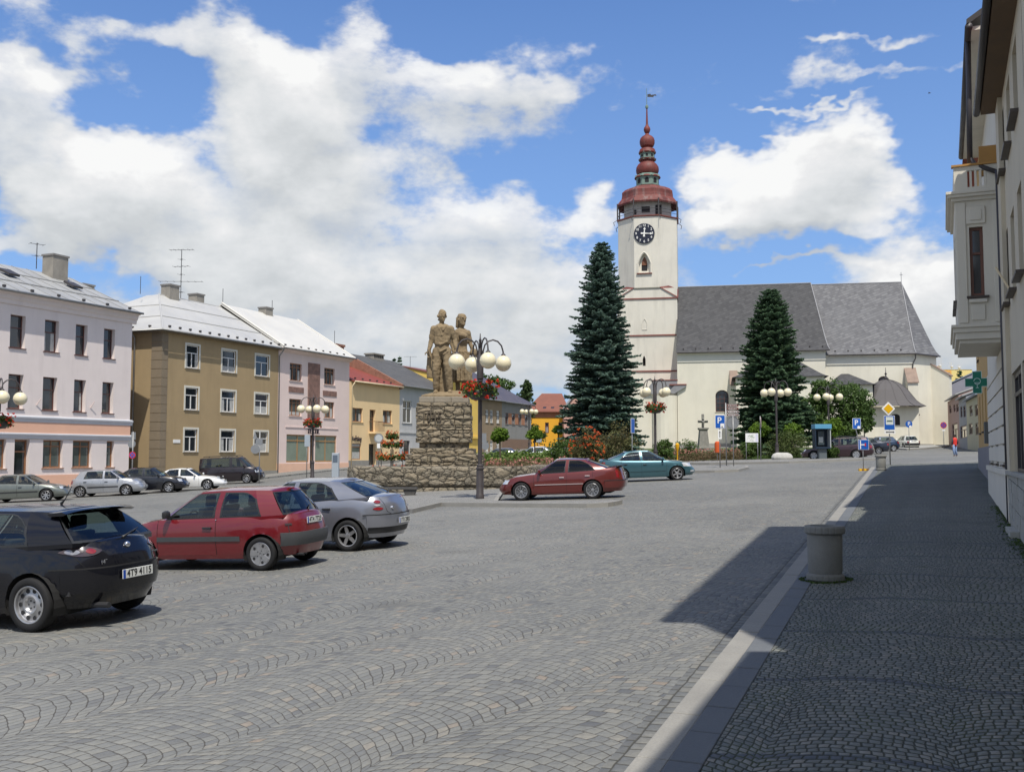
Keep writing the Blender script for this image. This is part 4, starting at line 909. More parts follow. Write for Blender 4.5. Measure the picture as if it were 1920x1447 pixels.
# find the south face
mb = MB(); half = R8*math.sin(PI/8)
OWs = Wall((0, y0t), (1, 0), (0, -1)); g0, zl0 = cpl(1200.5, 512, 4.05); g1, zl1 = cpl(1215.5, 472, 4.05); gm = (g0+g1)/2
gw = .72; zl1 -= .25
OWs.make(mb, cx_-half, cx_+half, zO, zTop, [(gm-gw, gm+gw, zl0, zl1, 'gothic', zl1-1.3)], .55)
for i in range(8):
    p, q = octw[i], octw[(i+1) % 8]
    if abs(p[1]-y0t) < .05 and abs(q[1]-y0t) < .05: continue
    mb.quad((*p, zO), (*q, zO), (*q, zTop), (*p, zTop))
mb.build('tower_octagon', towr, CH)
lv = M('wood_louvre', (.16, .06, .03), .7, .2)
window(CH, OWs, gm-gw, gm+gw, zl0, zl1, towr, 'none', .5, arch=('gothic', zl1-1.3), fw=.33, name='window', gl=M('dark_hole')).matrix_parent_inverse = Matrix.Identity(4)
MB().poly([(p[0], y0t+.42, p[1]) for p in [(gm-.36, zl0+1.1)]+arcpts(gm-.36, gm+.36, zl1-1.1, zl1-.4, 'gothic')+[(gm+.36, zl0+1.1)]]).build('louvre', lv, CH)
mb = MB(); pp = [(gm-gw-.16, zl0)]+arcpts(gm-gw-.16, gm+gw+.16, zl1-1.3, zl1+.2, 'gothic')+[(gm+gw+.16, zl0)]
mb.tube([(p[0], y0t-.02, p[1]) for p in pp], .11, 5); mb.build('window_surround', towr, CH); MB().box(gm-gw-.3, gm+gw+.3, y0t-.2, y0t, zl0-.14, zl0-.02).build('sill', coping, CH)
# corner broaches and ledge
mb = MB()
for sx in (-1, 1):
    for sy in (-1, 1):
        c = (cx_+sx*TW/2, cy_+sy*TW/2); zB = zt_(1250, 557)
        a = (cx_+sx*half, cy_+sy*(TW/2+.12)); b = (cx_+sx*(TW/2+.12), cy_+sy*half); cc = (c[0]+sx*.15, c[1]+sy*.15)
        mb.add([(*cc, zB-.15), (*a, zO+.15), (*b, zO+.15), (c[0]-sx*1.1, c[1]-sy*1.1, zO+.5)], [(0, 1, 3), (0, 3, 2), (0, 1, 2)] if False else [(0, 1, 3), (0, 3, 2), (0, 2, 1)])
mb.build('broach', redmt, CH)
MB().lathe([(R8+.1, zO-.02), (R8+.14, zO+.1), (R8, zO+.2)], 8, (cx_, cy_, 0), a8).build('ledge', M('stone_ledge', (.26, .25, .21), .9, .2), CH)
for y, xx in ((600, 0),): pass
# wedge of wall under the broaches (square top)
# clock
ckx, ckz = cpl(1208, 438, 4.0); rc = 1.37
MB().lathe([(0, 0), (rc, 0), (rc, .12), (rc-.03, .14), (0, .14)], 48).build('clock', M('clock_face', (.012, .014, .03), .4, .05), CH)
ck = bpy.context.scene.objects['clock']; ck.location = (ckx, y0t-.01, ckz); ck.rotation_euler = (PI/2, 0, 0)
wh = M('clock_white', (.80, .79, .74), .5, 0)
for i in range(1, 13):
    a = PI/2-i*PI/6; t = text_obj(str(i), .46, wh, ck, 'numeral', .01, (math.cos(a)*1.08, math.sin(a)*1.08, .155))
mb = MB()
for ang, L, w_ in ((PI/2-.08, .82, .10), (-.06, 1.15, .085)):
    d = Vector((math.cos(ang), math.sin(ang), 0)); n = Vector((-d.y, d.x, 0)); z = Vector((0, 0, .18))
    mb.ext([z-d*.45-n*w_*1.3, z-d*.45+n*w_*1.3, z+d*L*.6+n*w_*.5, z+d*L*.72+n*w_*1.6, z+d*L, z+d*L*.72-n*w_*1.6, z+d*L*.6-n*w_*.5], (0, 0, .02))
mb.lathe([(.13, .17), (.13, .22)], 12); mb.build('clock_hands', wh, ck)
# gallery, domes and lanterns: pixel profile -> metres
kk = (YR*.98+127)/f_; SCL = 135./f_; zz8 = lambda y: cpl(1212, y, YR)[1]
def ring(prof, mat, name, n=8, smooth=False, rot=a8, parent=None):
    o = MB().lathe([(r*SCL, zz8(y)) for r, y in prof], n, (0, 0, 0), rot).build(name, mat, parent or CH, smooth=smooth, angle=35 if smooth else None); o.location = (0, 0, 0) if parent else (cx_, cy_, 0); return o
gal = ring([(R8/SCL-1, 419), (R8/SCL, 419), (R8/SCL+2.4, 417.6), (R8/SCL+2.4, 416.2), (R8/SCL-4, 415.8)], coping, 'gallery_rim')
ring([(R8/SCL-12, 416), (R8/SCL-12, 379)], M('gallery_render', (.42, .40, .36), .9, .2, 1, stain=.3), 'gallery_wall')
mb = MB()
for i in range(8):
    a = a8+i*PI/4; r = (R8/SCL+1)*SCL; mb.box(r*math.cos(a)-.09, r*math.cos(a)+.09, r*math.sin(a)-.09, r*math.sin(a)+.09, zz8(416), zz8(386))
    a2 = a+PI/4; r2 = r
    for z in (zz8(404), zz8(410)): mb.tube([(r*math.cos(a), r*math.sin(a), z), (r*math.cos(a2), r*math.sin(a2), z)], .035, 4)
    mb.tube([(r*1.03*math.cos(a), r*1.03*math.sin(a), zz8(417)), (r*1.13*math.cos(a), r*1.13*math.sin(a), zz8(421)), (r*1.1*math.cos(a), r*1.1*math.sin(a), zz8(427))], .05, 4)
o_ = mb.build('gallery_railing', tin_d, CH); o_.location = (cx_, cy_, 0)
mb = MB(); yw = -(R8/SCL-12)*SCL*math.cos(PI/8)-.02
for x, w_, y0_, y1_ in ((-.1, .55, 409, 398), (1.6, .42, 414, 396), (-1.6, .2, 411, 403)): mb.box(x-w_, x+w_, yw-.02, yw+.05, zz8(y0_), zz8(y1_))
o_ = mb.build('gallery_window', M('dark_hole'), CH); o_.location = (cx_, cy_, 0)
ring([(R8/SCL-10, 383), (60, 391.5), (61, 388.5), (57, 383), (52, 377), (51, 371), (51, 365), (45, 359.5), (36, 355.5), (27, 353.5)], gromt, 'gallery_roof', 8)
def lantern(r, yb, yt, rw, name):
    o_ = ring([(r, yb+2), (r, yb), (rw, yb-.5), (rw, yt+1), (r, yt+1.5), (r*.96, yt-2), (rw*.9, yt-4)], green, name)
    mb = MB(); rr = rw*SCL*math.cos(PI/8)+.01; hw = rw*SCL*math.sin(PI/8)*.42; z0, z1 = zz8(yb-4), zz8(yt+4)
    for i in range(8):
        a = i*PI/4; mb.M = Matrix.Rotation(a, 4, 'Z'); pts = [(-hw, z0)]+arcpts(-hw, hw, z1-(z1-z0)*.35, z1, 'gothic')+[(hw, z0)]
        mb.ext([(rr, p[0], p[1]) for p in pts], (.02, 0, 0))
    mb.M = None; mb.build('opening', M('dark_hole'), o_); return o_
l1 = ring([(23.5, 357), (25.5, 353), (25.5, 351.5), (22, 350)], redmt, 'dome_neck')
lantern(25.5, 351, 333, 22.5, 'lantern')
ring([(25, 335), (24, 332.5), (21, 331), (16, 330), (16, 329), (19.5, 327.5), (21.3, 324), (21.8, 319.5), (21, 314), (18, 309.5), (14, 306), (13, 303), (16.5, 301.5), (17, 299.5)], redmt, 'onion_dome', 16, True)
lantern(16.8, 300, 287, 14.2, 'lantern')
ring([(16, 289), (16.8, 287), (15.5, 284), (14, 280.5), (10, 279), (9, 277.5), (12.5, 275), (14.2, 270), (14.4, 265), (13, 260), (9.5, 256.5), (5, 254), (3, 251), (3, 249.5)], redmt, 'onion_dome', 16, True)
ring([(3, 251), (5, 248.5), (6.6, 244), (6, 240.5), (3.4, 237), (2.2, 233), (1.5, 215), (1.2, 204)], redmt, 'spire', 12, True)
ring([(1.2, 204.5), (2.6, 203.5), (3.2, 201), (2.6, 198.5), (.7, 197), (.45, 166)], M('verdigris'), 'finial', 10, True)
mb = MB(); z = zz8(180); mb.ext([(.1, 0, z-.18), (.9, 0, z-.25), (1.0, 0, z-.05), (1.35, 0, z-.1), (1.25, 0, z+.12), (.6, 0, z+.08), (.5, 0, z+.25), (.1, 0, z+.2)], (0, .03, 0)); o_ = mb.build('weather_vane', tin_d, CH); o_.location = (cx_, cy_, 0)
# side chapel, porch and sacristy with bell roof
xa, zca = cpl(1380, 706, -4); xb, _ = cpl(1546, 706, -4); xc, zcb = cpl(1636, 719, -4.5)
mb = MB(); mb.box(xa, xb, -4, 0, zg-1.5, zca-.1); mb.box(xb, xc, -4.5, .6, zg-1.5, zcb-.1); mb.build('side_chapel', chw, CH)
mb = MB(); zc2 = cpl(1500, 680, 0)[1]
def hipr(mb, x0, x1, y0, y1, ze, zr, inx):
    e = .45; A = [(x0-e, y0-e, ze), (x1+e, y0-e, ze), (x1+e, y1, ze), (x0-e, y1, ze)]; r0, r1 = (x0+inx, y1, zr), (x1-inx, y1, zr)
    P_ = [bell(A[0], r0), bell(A[1], r1)]
    for i in range(3): mb.quad(P_[0][i], P_[1][i], P_[1][i+1], P_[0][i+1])
    Q = [bell(A[3], r0), bell(A[2], r1)]
    for i in range(3): mb.quad(Q[0][i], P_[0][i], P_[0][i+1], Q[0][i+1]); mb.quad(P_[1][i], Q[1][i], Q[1][i+1], P_[1][i+1])
    mb.poly([(p[0], p[1], p[2]-.02) for p in A])
hipr(mb, xa, xb, -4, 0, zca-.1, zc2+.8, 3.6); mb.build('chapel_roof', slate1, CH)
mb = MB(); hipr(mb, xb+.5, xc, -4.5, .6, zcb-.1, zcb+1.6, 2.0); mb.build('chapel_roof', slate1, CH)
sxc, zsE = cpl(1669, 762, -4.0); zsT = cpl(1669, 712, -1)[1]; cyS = -1.0; rS = 3.1
mb = MB(); mb.box(sxc-rS, sxc+rS, cyS-3.4, .6, zg-1.5, zsE-.05); mb.build('sacristy', chw, CH)
hh = zsT-zsE; mb = MB(); e = 1.15
pr = [(1.0, 0), (.86, .10), (.76, .22), (.66, .40), (.54, .62), (.38, .82), (.2, .94), (.04, 1.0)]
rows = []
for k, z in pr:
    hw_, hd0, hd1 = (rS+e*.8)*k, (3.4+.6)*k, (2.2)*k; c = 1.6*k; y_ = cyS-.6
    rows.append([(sxc-hw_, y_+hd1, zsE+hh*z), (sxc-hw_, y_-hd0+c, zsE+hh*z), (sxc-hw_+c, y_-hd0, zsE+hh*z), (sxc+hw_-c, y_-hd0, zsE+hh*z), (sxc+hw_, y_-hd0+c, zsE+hh*z), (sxc+hw_, y_+hd1, zsE+hh*z)])
mb.grid(rows)
for j in range(1, 5): mb.tube([Vector(r[j])+Vector((0, 0, .02)) for r in rows], .04, 4)
for j in (.33, .66): mb.tube([Vector(r[2])*(1-j)+Vector(r[3])*j+Vector((0, 0, .02)) for r in rows], .03, 4)
mb.build('bell_roof', M('sheet_roof', (.095, .088, .088), .8, .15, .8), CH)
MB().lathe([(.14, 0), (.3, .15), (.12, .4), (.06, .6), (.16, .72), (.05, .9), (.03, 1.5)], 10, (sxc, cyS-.6, zsT-.05)).build('finial', tin_d, CH, smooth=True)
wx0, wz0 = cpl(1671, 797, -4.4); wx1, wz1 = cpl(1687, 776, -4.4)
pts = [(wx0, wz0)]+arcpts(wx0, wx1, wz1-.3, wz1, 'round')+[(wx1, wz0)]
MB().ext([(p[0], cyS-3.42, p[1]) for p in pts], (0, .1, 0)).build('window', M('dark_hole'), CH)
mb = MB(); mb.box(sxc-rS-.06, sxc+rS+.06, cyS-3.46, .5, zg-1.5, cpl(1669, 826, -4.4)[1]); mb.build('plinth', plm, CH)
mb = MB(); mb.tube([(sxc-rS+.05, cyS-3.5, zsE), (sxc-rS+.05, cyS-3.5, zg-.3)], .07, 6); mb.build('downpipe', tin_d, CH)
print('church', C0, 'X1', X1, 'X2', X2, 'ridge', zRg, zR2, 'eave', zE, zE2, 'top', zTop, 'sacr', sxc)
# ================================================================== right-hand buildings (facade faces -X)
RW = Wall((1.2, 0), (0, -1), (-1, 0))      # a = -Y
rw_m = M('beige_render', (.60, .53, .40), .93, .06, .8, .25, 50, stain=.15)
ivory = M('ivory_render', (.70, .655, .555), .9, .05, .8, .15, 40, stain=.15)
dsill = M('dark_sill', (.06, .045, .035), .5, .1)
HB = thing('town_house', 'beige long house with deep eaves and shop window, filling the right edge', 'house', (1.2, 18, gz(1.2, 18)))
zeR = onX(1874, 207, 1.2).z; YB1 = onX(1874, 207, 1.2).y
# window columns read from the dark sills
up = [onX(1910, 199, 1.2), onX(1897, 261, 1.2), onX(1887, 310, 1.2), onX(1877, 354, 1.2)]
lo = [onX(1913, 520, 1.2), onX(1900, 551, 1.2), onX(1889, 578, 1.2), onX(1880, 599, 1.2)]
zu = sum(p.z for p in up)/4; zl = sum(p.z for p in lo)/4
print('right', YB1, zeR, 'sills', [round(p.y, 2) for p in up], [round(p.y, 2) for p in lo], zu, zl)
# windows of the beige house
def rwin(H, y, w, z0, z1, W=RW, fm=None, depth=.3, sm=None): window(H, W, -y-w/2, -y+w/2, z0, z1, fm or winbr, 'I', depth, sillm=sm or dsill, fw=.07, curtain=.3, sill_out=.10)
yu = [20.9-i*1.75 for i in range(3)]
hh = [(-y-.45, -y+.45, zu, zu+1.2) for y in yu]+[(-y-.45, -y+.45, zl, zl+1.4) for y in yu]
shopR = [(-20.75, -18.3, 1.37, 3.2), (-18.05, -15.9, 1.37, 3.2)]
Yt = 15.8
mb = MB(); RW.make(mb, -YB1, -Yt, -.6, zeR, hh+shopR, .32); mb.quad((1.2, YB1, -.6), (10, YB1, -.6), (10, YB1, zeR), (1.2, YB1, zeR)); mb.quad((10, YB1, -.6), (10, Yt, -.6), (10, Yt, zeR), (10, YB1, zeR))
mb.build('wall', rw_m, HB, world=True)
for h in hh: window(HB, RW, *h, winbr, 'I', .30, sillm=dsill, fw=.07, curtain=.3, sill_out=.12)
shfr = M('dark_shop_frame', (.04, .03, .03), .4)
for h in shopR: window(HB, RW, *h, shfr, 'shop2', .10, name='shop_window', fw=.09, curtain=0, gl=M('shop_glass_dark', (.05, .06, .06), .05, 0, spec=1))
stonb = M('limestone_blocks', (.40, .39, .345), .9, .12, 1.2, .35, 30, stain=.2, fine=.2)
mb = MB(); rb = random.Random(4)
y = YB1
while y > Yt:
    z = -.1; row = 0
    w = .52
    for k in range(7):
        z0, z1 = gz(1, y)+.05+k*.235, gz(1, y)+.05+k*.235+.225
        if z0 > 1.28: break
        o = .0 if k % 2 else .26; e = rb.uniform(0, .012)
        mb.box(1.13-e, 1.2, max(y-w+.008-o, Yt), y-o, z0, min(z1, 1.32))
    y -= w
mb.build('stone_base', stonb, HB, world=True)
mb = MB(); mb.box(1.08, 1.22, Yt, YB1-.0, 1.33, 1.40); mb.box(.98, 1.13, 18.8, 20.2, .15, .42); mb.build('stone_ledge', stonb, HB, world=True, bevel=.01)
MB().box(1.12, 1.2, 20.8, YB1, 1.4, zeR-.02).build('pilaster', rw_m, HB, world=True)
wood = M('brown_soffit', (.13, .085, .05), .8, .2, 2)
mb = MB(); mb.box(.86, 1.2, Yt, YB1+.1, zeR-.02, zeR+.06); mb.build('soffit', wood, HB, world=True)
mb = MB(); mb.ext([(.82, Yt, zeR+.06), (.82, YB1+.15, zeR+.06), (6, YB1+.15, zeR+3.6), (6, Yt, zeR+3.6)], (0, 0, .12)); mb.ext([(10.4, Yt, zeR+.06), (10.4, YB1+.15, zeR+.06), (6, YB1+.15, zeR+3.6), (6, Yt, zeR+3.6)], (0, 0, .12)); mb.poly([(1.2, YB1, zeR), (10, YB1, zeR), (6, YB1, zeR+3.5)]); mb.build('roof', redrf, HB, world=True)
MB().tube([(.79, Yt, zeR+.04), (.79, YB1+.2, zeR+.04)], .065, 8).build('gutter', tin_d, HB, world=True, smooth=True)
q = onX(1893, 533, 1.2); MB().tube([(1.2, q.y, q.z-.1), (.98, q.y+.1, q.z+.35)], .02, 6).build('flag_holder', M('cream_gutter'), HB, world=True)
# taller neighbour towards the camera: its shadow falls across the road
HD = thing('town_house', 'tall neighbouring house behind the right edge whose gable shades the road', 'house', (1.2, 9, gz(1.2, 9)))
mb = MB(); Ya_, Yb_ = 5.45, 15.75
for p in (1.2, 9): mb.poly([(p, Ya_, -.6), (p, Yb_, -.6), (p, Yb_, 14.85), (p, Ya_, 12.6)])
for y_, z_ in ((Ya_, 12.6), (Yb_, 14.85)): mb.quad((1.2, y_, -.6), (9, y_, -.6), (9, y_, z_), (1.2, y_, z_))
mb.build('wall', rw_m, HD, world=True)
MB().ext([(.85, Ya_-.1, 12.6), (.85, Yb_+.1, 14.85), (9.2, Yb_+.1, 14.85), (9.2, Ya_-.1, 12.6)], (0, 0, .15)).build('roof', redrf, HD, world=True)
HE = thing('town_house', 'long low house beside the photographer at the right, its eaves shading the near pavement', 'house', (1.2, -8, gz(1.2, -8)))
MB().box(1.2, 9, -26, 5.4, -1.5, 8.2).build('wall', rw_m, HE, world=True); mb = MB().ext([(.84, -26, 8.2), (.84, 5.4, 8.2), (5.2, 5.4, 11.2), (5.2, -26, 11.2)], (0, 0, .12)); mb.build('roof', redrf, HE, world=True)
# ivory house with oriel
YI = 31.2; zI = 10.35
HI = thing('town_house', 'ivory corner-bay house with carved oriel and balcony above the pavement', 'house', (1.2, 26, gz(1.2, 26)))
mb = MB(); iw = [(-24.6, -23.7, 1.5, 3.3), (-27.6, -26.6, 1.5, 3.3), (-30.4, -29.4, 1.5, 3.3)]
RW.make(mb, -YI, -YB1, -.5, zI, iw, .2); mb.quad((1.2, YI, -.5), (10, YI, -.5), (10, YI, zI), (1.2, YI, zI)); mb.quad((1.2, YB1, zeR-.5), (10, YB1, zeR-.5), (10, YB1, zI), (1.2, YB1, zI)); mb.build('wall', ivory, HI, world=True)
for h in iw: window(HI, RW, *h, white, 'T', .18, sillm=dsill, fw=.07)
mb = MB(); mb.box(1.12, 1.2, YB1, YI, -.5, 1.3); mb.box(1.08, 1.2, YB1, YI, 1.3, 1.42)
for k in range(6): mb.box(1.165, 1.2, YB1, YI, 1.55+k*.4, 1.90+k*.4)
mb.build('plinth', ivory, HI, world=True)
# oriel: near face at y=yo, projecting to xo
yo, y2, xo = 22.35, 25.6, .34
NW = Wall((xo, yo), (1, 0), (0, -1)); wz0, wz1 = 4.95, 6.38
a0 = onP(1819, 500, Vector((0, yo, 0)), Vector((0, 1, 0))).x-xo; a1 = onP(1845, 500, Vector((0, yo, 0)), Vector((0, 1, 0))).x-xo
mb = MB(); NW.make(mb, 0, 1.2-xo, 4.2, 6.95, [(a0, a1, wz0, wz1)], .16)
OW_ = Wall((xo, 0), (0, -1), (-1, 0)); ho = [(-23.75, -22.9, wz0, wz1), (-25.1, -24.2, wz0, wz1)]; OW_.make(mb, -y2, -yo, 4.2, 6.95, ho, .16)
mb.quad((xo, y2, 4.2), (1.2, y2, 4.2), (1.2, y2, 6.95), (xo, y2, 6.95)); mb.quad((xo, yo, 4.2), (1.2, yo, 4.2), (1.2, y2, 4.2), (xo, y2, 4.2))
ori = mb.build('oriel', ivory, HI, world=True)
wf = window(HI, NW, a0, a1, wz0, wz1, M('oriel_frame', (.15, .06, .035), .45, .1), 'I', .15, sillm=dsill, fw=.06, curtain=.9)
for h in ho: window(HI, OW_, *h, M('oriel_frame'), 'I', .15, sillm=dsill, fw=.06)
def band(mb, z0, z1, o):
    mb.box(xo-o, 1.2, yo-o, y2+o, z0, z1)
mb = MB()
for z0, z1, o in ((3.98, 4.06, -.02), (4.06, 4.2, .05), (4.2, 4.30, .09), (4.30, 4.36, .13), (6.93, 7.0, .06), (7.0, 7.06, .13), (7.06, 7.12, .16)): band(mb, z0, z1, o)
for s_ in ((.02, .2), (1.2-xo-.16, 1.2-xo-.03)): mb.box(xo+s_[0], xo+s_[1], yo-.03, yo, 4.4, 6.9)
mb.box(xo+a0-.04, xo+a1+.04, yo-.06, yo, wz0-.14, wz0-.07); mb.box(xo+a0, xo+a1, yo-.025, yo, wz0-.5, wz0-.18)
mb.box(xo+a0-.05, xo+a1+.05, yo-.04, yo, wz1+.06, wz1+.42); mb.box(xo+a0+.02, xo+a1-.02, yo-.06, yo-.04, wz1+.13, wz1+.35)
mb.build('oriel_moulding', ivory, HI, world=True, bevel=.008)
mb = MB(); zb0, zb1 = 7.12, 7.66   # parapet with pierced panel
mb.box(xo, xo+.26, yo, yo+.1, zb0, zb1); mb.box(1.2-.24, 1.2, yo, yo+.1, zb0, zb1); mb.box(xo+.26, 1.2-.24, yo, yo+.1, zb0, zb0+.1); mb.box(xo+.26, 1.2-.24, yo, yo+.1, zb1-.1, zb1)
for i in range(4): mb.box(xo+.30+i*.09, xo+.345+i*.09, yo+.01, yo+.09, zb0+.1, zb1-.1)
mb.box(xo, xo+.1, yo+.1, y2, zb0, zb1); mb.box(xo, 1.2, y2, y2+.1, zb0, zb1); mb.build('parapet', ivory, HI, world=True, bevel=.006)
MB().box(xo-.04, 1.2, yo-.04, yo+.12, zb1, zb1+.04).build('parapet_cap', M('ochre_board', (.42, .22, .06), .7, .15), HI, world=True)
mb = MB(); mb.box(.86, 1.2, yo+.9, yo+1.0, zb1, 8.3); mb.build('balcony_screen', M('ochre_board'), HI, world=True)
mb = MB(); mb.box(.75, 1.2, YB1+.2, YI+.3, zI-.03, zI+.05); mb.build('soffit', ivory, HI, world=True)
mb = MB(); mb.tube([(.70, YB1+.1, zI+.03), (.70, YI+.3, zI+.03)], .075, 8); mb.tube([(.70, yo+.1, zI), (.66, yo+.1, 7.75)], .055, 8); mb.tube([(.66, yo+.1, 7.85), (.75, yo+.08, 7.7), (1.15, yo-.1, 7.45)], .05, 8); mb.tube([(1.14, YB1+.25, 7.4), (1.14, YB1+.25, gz(1, 22)+.1)], .045, 8); mb.build('downpipe', M('dark_copper', (.05, .045, .05), .5, .2), HI, world=True, smooth=True)
mb = MB(); mb.ext([(.66, YB1+.1, zI+.06), (.66, YI+.3, zI+.06), (6, YI+.3, zI+3.5), (6, YB1+.1, zI+3.5)], (0, 0, .12)); mb.poly([(1.2, YB1+.1, zI), (10, YB1+.1, zI), (6, YB1+.1, zI+3.4)]); mb.build('roof', tin_d, HI, world=True)
# ochre house
YO = 48.4; XO = 1.42
HO = thing('town_house', 'ochre house farthest along the right pavement, behind the pharmacy cross', 'house', (XO, 40, gz(XO, 40)))
OWl = Wall((XO, 0), (0, -1), (-1, 0)); ow = [(-y-.5, -y+.5, z, z+1.5) for y in (33.5, 36.5, 39.5, 42.5, 45.5) for z in (2.6, 5.6)]
ochr = M('ochre_render', (.56, .36, .14), .9, .08, .8, .15, 40)
mb = MB(); OWl.make(mb, -YO, -YI, -.2, 12.4, ow, .2); mb.quad((XO, YO, -.2), (10, YO, -.2), (10, YO, 12.4), (XO, YO, 12.4)); mb.build('wall', ochr, HO, world=True)
for h in ow: window(HO, OWl, *h, winbr, 'T', .18, sillm=dsill, fw=.08)
MB().box(XO-.05, XO, YI, YO, -.2, 2.0).build('plinth', M('grey_violet_plinth', (.25, .24, .25), .9, .1), HO, world=True)
mb = MB().ext([(XO-.5, YI, 12.4), (XO-.5, YO+.2, 12.4), (6, YO+.2, 15), (6, YI, 15)], (0, 0, .12)); mb.build('roof', redrf, HO, world=True)
MB().box(XO-.28, XO, 33.2, 33.8, 2.05, 2.7).build('meter_box', M('grey_box', (.12, .13, .13), .6, .1), HO, world=True)
# pharmacy cross
q = onX(1853, 717, 1.2); pcy = q.y; s = q.y/ray(1853, 717).y/f_
cxp = onP(1832, 717, Vector((0, pcy, 0)), Vector((0, 1, 0))); pc = thing('pharmacy_sign', 'green pharmacy cross with white bowl emblem sticking out over the pavement', 'sign', tuple(cxp))
a, b = .31, .115; pts = [(-b,-a),(b,-a),(b,-b),(a,-b),(a,b),(b,b),(b,a),(-b,a),(-b,b),(-a,b),(-a,-b),(-b,-b)]
pg = M('pharmacy_green', (.005, .16, .10), .35, 0)
MB().ext([(x, -.06, z) for x, z in pts], (0, .12, 0)).build('panel', pg, pc, bevel=.006)
mb = MB(); pts2 = [(x*1.0, z*1.0) for x, z in pts]
for i in range(12):
    p, r = pts2[i], pts2[(i+1) % 12]; mb.tube([(p[0], -.062, p[1]), (r[0], -.062, r[1])], .009, 4)
pw_ = M('pale_green_white', (.55, .72, .68), .4, 0); mb.build('border', pw_, pc)
mb = MB(); mb.tube([(.0+.085*math.cos(t), -.066, .03+.085*math.sin(t)) for t in lines(-2.2, 3.1, .3)], .008, 5); mb.tube([(-.07, -.066, -.01), (.07, -.066, -.01)], .008, 5); mb.tube([(.06*math.cos(t), -.066, -.01+.05*math.sin(t)) for t in lines(PI, 2*PI, .3)], .008, 5); mb.tube([(0, -.066, -.06), (0, -.066, -.15)], .008, 5); mb.tube([(-.04, -.066, -.15), (.04, -.066, -.15)], .008, 5); mb.build('emblem', pw_, pc)
MB().box(a, 1.2-cxp.x, -.015, .015, .02, .05).box(a, 1.2-cxp.x, -.015, .015, -.05, -.02).build('bracket', tin_d, pc)
# ================================================================== street beyond: far houses at the right
def seg_house(label, px0, d0, px1, d1, pyt, pyb, wm, rm, wins=(), dep=8, rise=2.0, name='town_house', fm=None, pm=None, overhang=.35):
    p = onD(px0, 800, d0); r = onD(px1, 800, d1); u = Vector((r.x-p.x, r.y-p.y, 0)); L = u.length; u.normalize(); n = Vector((u.y, -u.x, 0))
    W = Wall((p.x, p.y), (u.x, u.y), (n.x, n.y)); pm_ = (px0+px1)/2
    # height from the middle column
    def lz(x, y):
        q = onP(x, y, W.P(0, 0), n); return (Vector((q.x, q.y, 0))-W.P(0, 0)).dot(u), q.z
    ze = lz(pm_, pyt)[1]; zb = lz(pm_, pyb)[1]
    H = thing(name, label, 'house', tuple(W.P(L/2, zb))); hs = []
    for x0, y0, x1, y1 in wins:
        A, B = lz(x0, y1), lz(x1, y0); hs.append((max(.05, A[0]), min(L-.05, B[0]), A[1], B[1]))
    hs = [h for h in hs if h[1]-h[0] > .2]
    mb = MB(); W.make(mb, 0, L, zb-1.5, ze, hs, .15)
    for a in (0, L): mb.poly([W.P(a, zb-1.5), W.P(a, ze), W.P(a, ze+rise, -dep/2), W.P(a, ze, -dep), W.P(a, zb-1.5, -dep)])
    mb.build('wall', wm, H, world=True)
    for h in hs: window(H, W, *h, fm or winbr, 'T', .13, fw=.1, curtain=.3)
    mb = MB(); mb.ext([W.P(-.1, ze, overhang), W.P(L+.1, ze, overhang), W.P(L+.1, ze+rise, -dep/2), W.P(-.1, ze+rise, -dep/2)], (0, 0, .15)); mb.ext([W.P(-.1, ze, -dep), W.P(L+.1, ze, -dep), W.P(L+.1, ze+rise, -dep/2), W.P(-.1, ze+rise, -dep/2)], (0, 0, .15)); mb.build('roof', rm, H, world=True)
    if pm is not None:
        mb = MB(); mb.ext([W.P(0, zb-1.5, .06), W.P(L, zb-1.5, .06), W.P(L, zb-1.5, 0), W.P(0, zb-1.5, 0)], (0, 0, 2.3)); mb.build('plinth', pm, H, world=True)
    return H, W, L
bl_tin = M('blue_grey_roof', (.23, .26, .31), .5, .15, .6)
seg_house('cream two-storey house beyond the cross street, next to the ochre wall', 1813, 98, 1838, 86, 746, 826, M('far_cream', (.58, .53, .36), .9, .08), bl_tin, ((1818,759,1823,781),(1828,757,1833,781),(1817,793,1823,815),(1829,792,1834,816)), rise=1.2)
seg_house('grey house with dark shop porch in the street beyond the church', 1799, 106, 1813, 98, 746, 826, M('far_grey', (.34, .345, .35), .9, .1), tin, ((1801,761,1804,783),(1806.5,760,1810,783),(1801,796,1812,822)), rise=1.6)
seg_house('dusty pink house with tall windows between the two grey houses of the far street', 1778, 120, 1799, 106, 746, 828, M('far_pink', (.42, .29, .25), .9, .1), tin, ((1780,758,1783.5,776),(1788,757,1791,773),(1793,756,1797,773),(1786,792,1795,826)), rise=1.6)
seg_house('blue-grey three-storey house with white bay, touching the right end of the church', 1752, 142, 1779, 126, 730, 828, M('far_blue_grey', (.26, .26, .30), .9, .1), bl_tin, ((1769,750,1773,757),(1774,749,1777,757),(1769,762,1773,770),(1774,761,1777,770),(1767,788,1771,797),(1773,787,1777,797)), rise=3.0, fm=white, dep=12)
seg_house('long blue-grey roofed house behind the far street row', 1779, 150, 1850, 140, 727, 830, M('far_blue_grey'), bl_tin, (), rise=3.0, dep=12)
